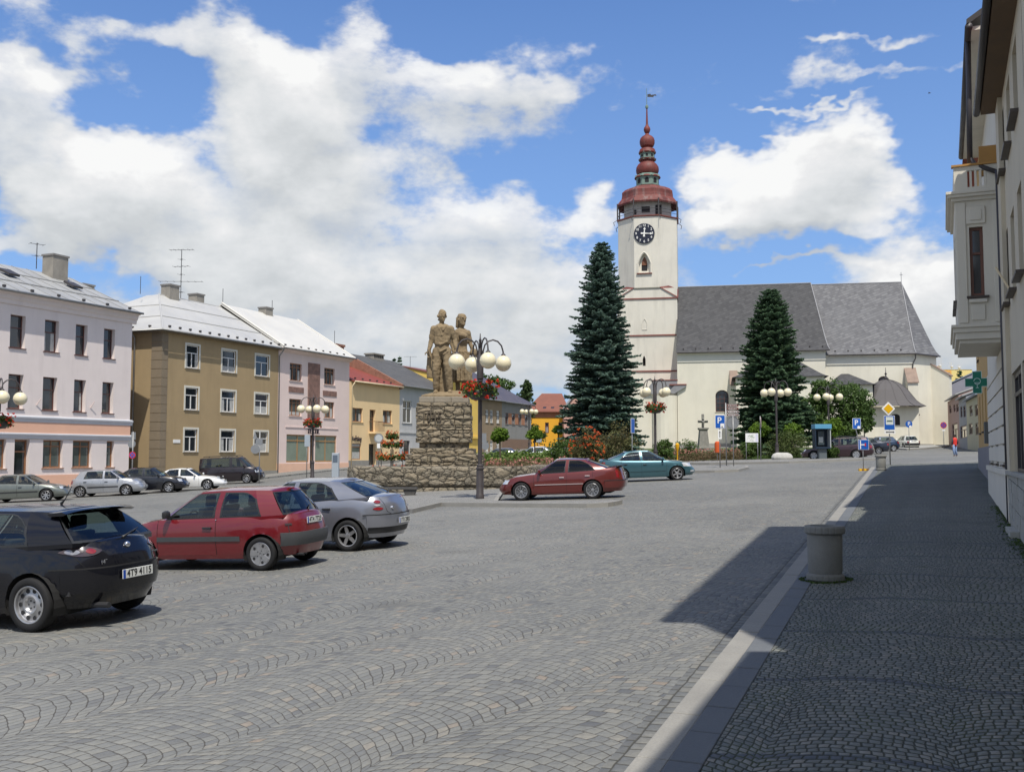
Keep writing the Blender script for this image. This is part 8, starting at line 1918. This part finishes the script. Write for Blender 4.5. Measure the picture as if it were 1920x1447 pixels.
    def strip(s, name, x0, x1, z0, z1, mat, off=.014):
        for sg in (1, -1): s.patch(name, s.ph_side(x0, (z0+z1)/2, sg), s.ph_side(x1, (z0+z1)/2, sg), z0, z1, mat, off, 12, 1)
    def bumper(s, z0, z1, xs, mat, rear=True, off=.016, name='bumper', m=3):
        c = s.c; Ra = c['rw']+c.get('arch', .055)+.012; xs = min(xs, c['xr_ax']-Ra) if rear else max(xs, c['xf_ax']+Ra); a = s.ph_side(xs, (z0+z1)/2)
        if rear: s.patch(name, -a, a, z0, z1, mat, off, 36, m)
        else:
            # front: go through pi
            fl = []
            for sg in (1, -1): s.patch(name, sg*a, sg*PI*.9999, z0, z1, mat, off, 20, m)
    def wiper(s, c0, c1):
        MB().tube([c0, tuple((Vector(c0)+Vector(c1))/2+Vector((-.015, 0, .01))), c1], [.016, .010, .006], 6).build('wiper', plas, s.T, smooth=True)
def place(car, wheel_xy, local, ang):
    c, s = math.cos(ang), math.sin(ang); x = wheel_xy[0]-(local[0]*c-local[1]*s); y = wheel_xy[1]-(local[0]*s+local[1]*c); T = car.T if isinstance(car, Car) else car
    e = 1.3; hx, hy = c, s; z = gz(x, y); sl = (gz(x+hx*e, y+hy*e)-gz(x-hx*e, y-hy*e))/(2*e); sr = (gz(x-hy, y+hx)-gz(x+hy, y-hx))/2
    T.location = (x, y, z+.004); T.rotation_euler = Euler((math.atan(sr), -math.atan(sl), ang))
def gring(W, xw0, xw1, xb, xq0, xq1, xr0, xr1, wB=.90, wT=.64, aw=.14, second=None, xc=None):
    """key points of the greenhouse: windscreen, A pillar, front glass, B pillar, rear side glass, C pillar, rear window"""
    b = W/2*wB; t = W/2*wT; pb = .05
    gb = [(xw0+aw, 0), (xw0, b-.07), (xw0-.10, b)]; gt = [(xw1+aw*.6, 0), (xw1, t-.06), (xw1-.07, t)]; gk = ['g', 'p', 'g']
    gb += [(xb+pb, b), (xb-pb, b)]; gt += [(xb+pb-.03, t), (xb-pb-.03, t)]; gk += ['p', 'g']
    gb += [(xq0, b-.005), (xr0+.12, b-.10), (xr0, 0)]; gt += [(xq1, t), (xr1+.07, t-.07), (xr1, 0)]; gk += ['p', 'g']
    return gb, gt, gk
# ---- black three-door hatchback
def d_black(s):
    col = s.col
    s.light('tail_lamp', .40, -1.62, .85, .965, smoke, shape='lens', off=.014); s.light('brake_lamp', .46, (.55,), .878, .938, lred, shape='lens', off=.020); s.light('reversing_lamp', .59, (.675,), .875, .94, clearl, shape='lens', off=.020); s.light('lamp_ring', .70, -1.84, .88, .935, smoke, shape='lens', off=.019)
    s.bumper(.42, .70, -1.42, col, off=.03); s.patch('bumper_line', -s.ph_side(-1.5, .71), s.ph_side(-1.5, .71), .70, .715, M('gap_dark'), .006, 30, 1); s.bumper(.40, .66, 1.5, col, False, .03)
    s.plate(.60, x=s.surf(0, .60, .03)[0].x, txt='4T9 4115'); s.light('head_lamp', .45, 1.75, .60, .70, lwh, False, shape='lens')
    mb = MB(); R_ = [[] for _ in range(2)]     # roof spoiler
    rows = []
    for i in range(13):
        t = -1+i/6.; y = t*.58; x0 = -1.40-.02*(1-t*t); rows.append([Vector((x0+.10, y, 1.385-.03*abs(t)**3)), Vector((x0-.13, y, 1.405-.035*abs(t)**3)), Vector((x0-.20, y, 1.385-.04*abs(t)**3)), Vector((x0-.15, y, 1.365-.04*abs(t)**3)), Vector((x0+.06, y, 1.35-.03*abs(t)**3))])
    mb.grid(rows); mb.poly(rows[0]); mb.poly(rows[-1][::-1]); mb.build('spoiler', col, s.T, smooth=True, angle=60)
    p = s.surf(0, .93, .006)[0]; MB().sphere((p.x, 0, .93), .042, 16, 8).build('emblem', chrome, s.T, smooth=True)
    p = s.surf(s.ph_rear(.42, .77), .77, .006)[0]; text_obj('147', .075, chrome, s.T, 'lettering', .002, tuple(p), (PI/2, 0, -PI/2)); p = s.surf(s.ph_rear(-.5, .80), .80, .006)[0]; text_obj('T.SPARK', .035, chrome, s.T, 'lettering', .002, tuple(p), (PI/2, 0, -PI/2))
    s.wiper((-1.93, .02, 1.02), (-1.78, -.42, 1.10)); MB().tube([(-.95, 0, 1.44), (-1.02, 0, 1.50), (-1.13, 0, 1.66)], [.02, .006, .004], 6).build('aerial', plas, s.T)
    MB().tube([(-1.85, .45, .27), (-2.10, .45, .27)], .035, 10).build('exhaust', rimdk, s.T)
W_ = 1.73; gb, gt, gk = gring(W_, .98, .28, -.30, -1.20, -1.02, -1.90, -1.42, .90, .63)
black_c = dict(L=4.17, W=W_, H=1.43, xf_ax=1.27, xr_ax=-1.27, rw=.315, zs=[(-2.1, .98), (-1.8, 1.01), (-1.0, .98), (0, .94), (.9, .90), (1.4, .83), (1.9, .70), (2.1, .60)], zr=[(-1.45, 1.36), (-1.0, 1.385), (-.3, 1.40), (.35, 1.37)], gb=gb, gt=gt, gk=gk, doors=[(-.30, .98)], seams=[-.30, 1.0, 1.28], rseams=[[(.66, .98), (.63, .80), (.60, .72), (0, .715), (-.60, .72), (-.66, .80), (-.70, 1.0)]], rim='steel', detail=d_black, drop={4: (.42, 0)}, handle=plas, parcel=-1.75, nr=3.6, wrot=0,
  rv=[(0, -.14), (.2, -.04), (.42, 0), (.60, -.01), (.8, -.05), (1, -.16)], wv=[(0, .925), (.12, .955), (.35, .985), (.58, 1.0), (.72, .99), (.80, .97), (.92, .955), (1, .92)])
CB = Car('parked_car', 'black three-door hatchback with roof spoiler, nearest car at the lower left', paint('black_paint', (.003, .003, .006), 0, .25, .6), black_c, group='parked cars')
def wheels_ang(near, far):
    """heading from the contact points of the near (left) and far (right) rear wheels"""
    v = Vector((far.x-near.x, far.y-near.y)); return math.atan2(v.y, v.x)+PI/2
g1, g2 = onG(60, 1183), onG(250, 1144)
print('ang black', math.degrees(wheels_ang(g1, g2)))
place(CB, (g1.x, g1.y), (-1.27, .78), math.radians(183))
# ---- red three-door hatchback
def d_red(s):
    s.light('tail_lamp', .60, -1.66, .64, .78, smoke, off=.010); s.light('turn_lamp', .63, -1.70, .745, .775, smoke, off=.014)
    s.bumper(.40, .62, -1.44, pgrey, off=.035); s.bumper(.40, .60, 1.45, pgrey, False, .03); s.strip('side_moulding', -.83, .82, .50, .58, pgrey, .016)
    s.plate(.80, txt='4T4 7725'); p = s.surf(s.ph_rear(.55, .885), .885, .006)[0]; text_obj('CITROËN', .05, chrome, s.T, 'lettering', .002, (p.x, .43, .885), (PI/2, 0, -PI/2)); s.light('head_lamp', .42, 1.62, .60, .72, lwh, False)
    s.wiper((-1.72, .0, .97), (-1.52, -.38, 1.06)); MB().box(-1.42, -1.36, -.06, .06, 1.335, 1.36).build('high_brake_lamp', lred, s.T); MB().tube([(-1.62, .42, .24), (-1.84, .42, .24)], .025, 8).build('exhaust', rimdk, s.T)
    p = s.surf(s.ph_side(-.36, .86, 1), .86, .012)[0]; MB().sphere(p, .012, 8, 6).build('lock', chrome, s.T)
    MB().tube([(-1.28, 0, 1.40), (-1.36, 0, 1.44), (-1.42, 0, 1.47)], [.012, .004, .003], 5).build('aerial', plas, s.T)
W_ = 1.60; gb, gt, gk = gring(W_, .78, .10, -.36, -1.22, -1.02, -1.70, -1.36, .915, .68, .12)
red_c = dict(L=3.72, W=W_, H=1.38, xf_ax=1.17, xr_ax=-1.215, rw=.28, zs=[(-1.9, .93), (-1.2, .905), (0, .885), (.8, .87), (1.25, .80), (1.7, .70), (1.9, .60)], zr=[(-1.4, 1.325), (-.9, 1.345), (-.2, 1.35), (.15, 1.325)], gb=gb, gt=gt, gk=gk, doors=[(-.36, .80)], seams=[-.36, .82], rseams=[[(.62, .9), (.60, .64), (0, .635), (-.60, .64), (-.62, .9)]], rim='cap', detail=d_red, drop={4: (.30, 0)}, parcel=-1.55, nr=4.2, tw=.165, mirror=plas,
  rv=[(0, -.10), (.2, -.04), (.42, 0), (.6, -.02), (.8, -.05), (1, -.12)])
CR = Car('parked_car', 'red three-door hatchback with dark grey bumpers between the black and silver cars', paint('red_paint', (.15, .006, .010), .1, .3), red_c, group='parked cars')
g1, g2 = onG(490, 1069), onG(583, 1050); print('ang red', math.degrees(wheels_ang(g1, g2))); place(CR, (g1.x, g1.y), (-1.215, .72), math.radians(186))
# ---- silver-blue five-door hatchback with triple lamps
def d_silver(s):
    for z in (.935, .80): s.light('tail_lamp', .52, -1.78, z-.03, z+.03, lred, shape='lens', off=.012)
    s.light('reversing_lamp', .55, -1.80, .85, .885, lwh, shape='lens', off=.010)
    s.patch('high_brake_lamp', -s.ph_rear(.20, .975)*1., -s.ph_rear(.52, .965), .985, 1.0, lred, .008, 6, 1)
    s.bumper(.44, .68, -1.55, s.col, off=.03); s.bumper(.32, .44, -1.55, plas, off=.01, name='valance'); s.patch('bumper_line', -s.ph_side(-1.6, .69), s.ph_side(-1.6, .69), .675, .69, M('gap_dark'), .033, 30, 1)
    s.plate(.545, y=-.0, x=s.surf(0, .55, .03)[0].x, txt='1T0 2882', w=.5); p = s.surf(s.ph_rear(.33, .80), .80, .008)[0]; MB().sphere(p, .035, 12, 7).build('emblem', chrome, s.T, smooth=True)
    s.wiper((-1.74, .0, 1.06), (-1.62, -.45, 1.14)); s.light('head_lamp', .42, 1.75, .58, .70, lwh, False, shape='lens'); s.bumper(.36, .62, 1.5, s.col, False, .025)
    p = s.surf(s.ph_rear(-.45, .80), .80, .006)[0]; text_obj('BRAVA', .04, chrome, s.T, 'lettering', .002, tuple(p), (PI/2, 0, -PI/2))
W_ = 1.741; gb, gt, gk = gring(W_, .95, .25, -.05, -1.10, -.78, -1.80, -1.02, .90, .63)
silver_c = dict(L=4.19, W=W_, H=1.41, xf_ax=1.23, xr_ax=-1.31, rw=.30, zs=[(-2.1, 1.02), (-1.7, 1.03), (-1.0, .99), (0, .93), (.9, .89), (1.4, .82), (1.9, .68), (2.1, .60)], zr=[(-1.05, 1.345), (-.5, 1.375), (0, 1.375), (.35, 1.35)], gb=gb, gt=gt, gk=gk, doors=[(-1.02, -.05), (-.05, .95)], seams=[-.05, .97], rseams=[[(.50, 1.0), (.48, .90), (.46, .74), (.40, .70), (0, .695), (-.40, .70), (-.46, .74), (-.48, .90), (-.50, 1.0)]], rim='five', detail=d_silver, drop={4: (.35, 0)}, parcel=-1.55, nr=3.4, rcrown=.05,
  rv=[(0, -.10), (.2, -.03), (.42, 0), (.6, -.015), (.8, -.05), (1, -.14)], seats=(.2, -.62))
CS = Car('parked_car', 'silver-grey five-door hatchback with thin red tail lamps behind the red hatchback', paint('silver_paint', (.27, .28, .32), .65, .3), silver_c, group='parked cars')
g1, g2 = onG(652, 1033), onG(727, 1017); print('ang silver', math.degrees(wheels_ang(g1, g2))); place(CS, (g1.x, g1.y), (-1.31, .80), math.radians(184))
# ---- red liftback in front of the monument
def d_oct(s):
    s.light('tail_lamp', .60, -1.98, .70, .95, lred, off=.010); s.light('turn_lamp', .62, -2.04, .80, .88, lwh, off=.014); s.bumper(.36, .60, -1.60, s.col, off=.03); s.strip('side_moulding', -.86, .84, .52, .545, M('pale_chrome', (.5, .42, .42), .3, 0), .014); s.strip('sill_strip', -.86, .84, .225, .27, s.col, .02); s.bumper(.60, .625, -1.60, plas, off=.036, name='bumper_strip')
    s.bumper(.34, .56, 1.58, s.col, False, .025); s.light('head_lamp', .42, 1.82, .58, .72, lwh, False); s.plate(.80, txt='2T1 4409'); p = s.surf(0, .97, .01)[0]
    mb = MB(); mb.ext([(-1.98, -.6, 1.08), (-2.16, -.6, 1.13), (-2.18, -.6, 1.10), (-2.0, -.6, 1.05)], (0, 1.2, 0)); mb.build('spoiler', plas, s.T, bevel=.01); s.light('side_repeater', .0, 0, 0, 0, lwh) if False else None
W_ = 1.731; gb, gt, gk = gring(W_, .86, .12, -.28, -1.30, -.92, -1.78, -.98, .90, .63)
oct_c = dict(L=4.51, W=W_, H=1.43, xf_ax=1.34, xr_ax=-1.175, rw=.315, zs=[(-2.3, 1.0), (-2.0, 1.05), (-1.7, 1.02), (-1.0, .955), (0, .92), (.9, .89), (1.5, .83), (2.0, .70), (2.25, .60)], zr=[(-1.0, 1.345), (-.5, 1.375), (0, 1.38), (.2, 1.35)], gb=gb, gt=gt, gk=gk, doors=[(-1.18, -.28), (-.28, .86)], seams=[-.28, .88, -1.2], rim='multi', detail=d_oct, drop={4: (.45, 0)}, parcel=-1.5, fglass=TGL, rglass=TGL, handle=M('pale_chrome', (.5, .42, .42), .3, 0), nr=4.2, seats=(.1, -.75))
CO = Car('parked_car', 'brick-red liftback with dark tinted windows parked in front of the low wall', paint('brick_red_paint', (.135, .018, .014), .25, .3), oct_c, group='parked cars')
g1, g2 = onG(1112, 935), onG(970, 932); ang = math.atan2(g2.y-g1.y, g2.x-g1.x); print('ang oct', math.degrees(ang), (g2-g1).length); place(CO, (g1.x, g1.y), (-1.175, .78), math.radians(190))
# ---- teal liftback behind it, nose to the right
def d_teal(s):
    s.light('head_lamp', .40, 1.66, .60, .76, lwh, False, zt1=.04, zt0=.03); s.bumper(.32, .56, 1.58, s.col, False, .025); s.light('fog_lamp', .55, 2.0, .36, .44, lwh, False, off=.03); s.light('tail_lamp', .60, -1.95, .72, .95, lred); s.bumper(.36, .6, -1.6, s.col); s.strip('side_moulding', -.86, .84, .47, .53, s.col, .02)
W_ = 1.769; gb, gt, gk = gring(W_, .92, .12, -.25, -1.32, -.92, -1.85, -1.0, .90, .64)
teal_c = dict(oct_c, L=4.572, W=W_, H=1.46, xf_ax=1.36, xr_ax=-1.218, rw=.32, zr=[(-1.0, 1.375), (-.5, 1.405), (0, 1.41), (.2, 1.38)], zs=[(-2.3, 1.02), (-2.0, 1.06), (-1.7, 1.03), (-1.0, .97), (0, .935), (.9, .91), (1.5, .86), (2.0, .74), (2.28, .62)], gb=gb, gt=gt, gk=gk, rim='five', detail=d_teal, fglass=CGL, rglass=CGL, handle=None); teal_c['handle'] = plas
CT = Car('parked_car', 'teal-blue liftback facing right behind the brick-red car', paint('teal_paint', (.045, .125, .155), .4, .3), teal_c, group='parked cars')
g1 = onG(1270, 900); place(CT, (g1.x, g1.y), (1.36, -.79), math.radians(24))
for c_ in (CB, CR, CS): c_.T.scale = (1.03,)*3
# ---- generic far cars
def d_gen(s):
    c = s.c; fx, rx = s.L/2, -s.L/2; s.light('head_lamp', .40, fx-.36, c.get('hz', .60), c.get('hz', .60)+.14, lwh, False, zt1=.02); s.light('tail_lamp', .52, rx+.26, c.get('tz', .72), c.get('tz', .72)+c.get('th', .18), lred); s.bumper(.34, .56, fx-.6, c.get('bm') or s.col, False, .025); s.bumper(.36, .6, rx+.6, c.get('bm') or s.col, True, .025)
    p = s.surf(PI*.999, .66, .0)[0]; s.patch('grille', PI*.999, s.ph_front(.36, .64), .58, .70, plas, .008, 8, 2); s.patch('grille', -PI*.999, -s.ph_front(.36, .64), .58, .70, plas, .008, 8, 2)
    s.plate(.46, rear=False, x=s.surf(PI*.999, .46, .025)[0].x, txt=c.get('reg', '3T2 7051')); s.plate(.80 if c.get('tz', .7) > .5 else .5, txt=c.get('reg', '3T2 7051')); 
    if c.get('mould'): s.strip('side_moulding', c['xr_ax']+.4, c['xf_ax']-.4, .48, .54, c['mould'], .016)
    if c.get('rails'):
        for sg in (1, -1): MB().tube([(c['zr'][0][0]+.25, sg*.52, c['H']+.01), (c['zr'][0][0]+.4, sg*.52, c['H']+.05), (c['zr'][-1][0]-.3, sg*.52, c['H']+.05), (c['zr'][-1][0]-.1, sg*.52, c['H']+.0)], .02, 6).build('roof_rail', plas, s.T)
def gen(L, W, H, xw0, xw1, xb, xq0, xq1, xr0, xr1, wb, fo, rw=.30, zsf=.88, zsr=.96, wB=.90, wT=.64, **k):
    gb, gt, gk = gring(W, xw0, xw1, xb, xq0, xq1, xr0, xr1, wB, wT); xf = L/2-fo
    d = dict(L=L, W=W, H=H, xf_ax=xf, xr_ax=xf-wb, rw=rw, zs=[(-L/2, zsr-.02), (-L/2+.4, zsr), (-.6, (zsf+zsr)/2+.02), (xw0, zsf), (xw0+.5, zsf-.06), (L/2-.25, zsf-.2), (L/2, zsf-.30)], zr=[(xr1, H-.09), (xr1+.4, H-.055), (xw1-.5, H-.05), (xw1, H-.085)], gb=gb, gt=gt, gk=gk, doors=[(xf-wb+.12, xb), (xb, xw0)], seams=[xb, xw0+.02], rim='seven', detail=d_gen, parcel=xr0+.1); d.update(k); return d
G = 'parked cars'
def rank(label, col, c, px_, py_, ang, wheel='f', name='parked_car'):
    C_ = Car(name, label, col, c, group=G); g = onG(px_, py_); lx = c['xf_ax'] if wheel[0] == 'f' else c['xr_ax']; sd = -1 if 'r' in wheel[1:] or len(wheel) == 1 else 1; place(C_, (g.x, g.y), (lx, sd*(c['W']/2-.09)), ang); return C_
a1, a2 = onG(87, 939.5), onG(2.6, 943); angL = math.atan2(a1.y-a2.y, a1.x-a2.x); b1, b2 = onG(236.6, 928.8), onG(161, 933); angF = math.atan2(b1.y-b2.y, b1.x-b2.x); print('L', math.degrees(angL), (a1-a2).length, 'F', math.degrees(angF), (b1-b2).length)
angF = math.radians(24); angL = math.radians(26)
rank('grey-green liftback at the left end of the far row of cars', paint('grey_green_paint', (.17, .185, .165), .5), gen(4.51, 1.75, 1.43, .95, .2, -.1, -1.25, -.9, -1.95, -1.15, 2.67, .92, .31, .86, .99, mould=plas, reg='1T8 3342'), 87, 939.5, angL)
rank('silver five-door hatchback in front of the pink house', paint('silver_grey_paint', (.42, .43, .45), .55), gen(3.96, 1.65, 1.45, .98, .30, -.02, -1.10, -.95, -1.72, -1.42, 2.46, .80, .295, .92, .97, mould=plas, reg='3T5 1903'), 236.6, 928.8, angF)
rank('black saloon between the silver hatchback and the white coupe', paint('black_far_paint', (.008, .009, .014), .2), gen(4.28, 1.695, 1.47, .95, .25, -.1, -1.15, -.85, -1.75, -1.05, 2.5, .84, .30, .90, 1.0, reg='4T1 6620'), 317, 923.4, angF)
rank('low white coupe with black bonnet scoop line beside the black van', paint('white_paint_car', (.74, .74, .72), .0), gen(4.26, 1.675, 1.32, .75, .05, -.35, -1.35, -.95, -1.90, -1.15, 2.5, .88, .30, .80, .90, reg='OVE 51-17', doors=[(-.5, .70)]), 389, 918, angF)
rank('tall black passenger van with roof rails at the right end of the far row', paint('brown_black_paint', (.016, .010, .014), .3), gen(4.39, 1.83, 1.83, 1.35, .72, .25, -1.85, -1.72, -2.12, -2.02, 2.755, .90, .33, 1.08, 1.12, wT=.74, rails=1, hz=.72, tz=.9, th=.4, reg='5T2 8861', doors=[(-.95, .25), (.25, 1.35)]), 463, 906, math.radians(20))
# cars by the church
rank('burgundy estate car seen from behind beside the phone booth', paint('burgundy_paint', (.035, .012, .018), .35), gen(4.70, 1.77, 1.50, .85, .10, -.2, -1.80, -1.55, -2.20, -1.95, 2.70, .9, .31, .88, .98, rails=1, rim='cap', reg='3T9 0084'), 1606, 861, math.radians(180), 'rl')
rank('dark blue saloon with lit red tail lamp behind the burgundy estate', paint('dark_blue_paint', (.012, .018, .035), .3), gen(4.4, 1.70, 1.42, .85, .15, -.2, -1.2, -.9, -1.7, -1.05, 2.6, .85, .3, .88, 1.0, reg='2T0 5518'), 1648, 851, math.radians(186), 'rl')
rank('blue five-door hatchback parked farther right of the dark saloon', paint('blue_paint', (.018, .04, .085), .35), gen(3.84, 1.64, 1.42, .88, .2, -.1, -1.15, -1.0, -1.68, -1.38, 2.44, .78, .29, .9, .97, rim='cap', reg='1T4 9026'), 1676, 846, math.radians(190), 'rl')
q = onG(1702, 837.5)
C_ = Car('parked_car', 'old white boxy saloon parked nose-in at the sacristy wall', paint('cream_white_paint', (.66, .66, .60), 0), gen(4.16, 1.60, 1.40, .8, .2, -.2, -1.1, -.95, -1.55, -1.2, 2.4, .7, .29, .86, .86, bm=plas, tz=.62, reg='OV 64-58'), group=G); place(C_, (onD(1711, 850, 104).x, onD(1711, 850, 104).y), (-1.5, 0), math.radians(112))
for lab, px_, d, ang, colr in (('pale silver car half hidden by long grass near the orange house', 1000, 92, 200, ('pale_silver_paint', (.42, .45, .50))), ('dark car whose roof shows above the long grass before the brown house', 935, 90, 195, ('dark_slate_paint', (.03, .035, .045)))):
    C_ = Car('parked_car', lab, paint(*colr, .4), gen(4.2, 1.7, 1.44, .9, .2, -.1, -1.15, -.9, -1.75, -1.2, 2.5, .85, .3, .9, .98), group=G); p = onD(px_, 850, d); place(C_, (p.x, p.y), (0, 0), math.radians(ang))
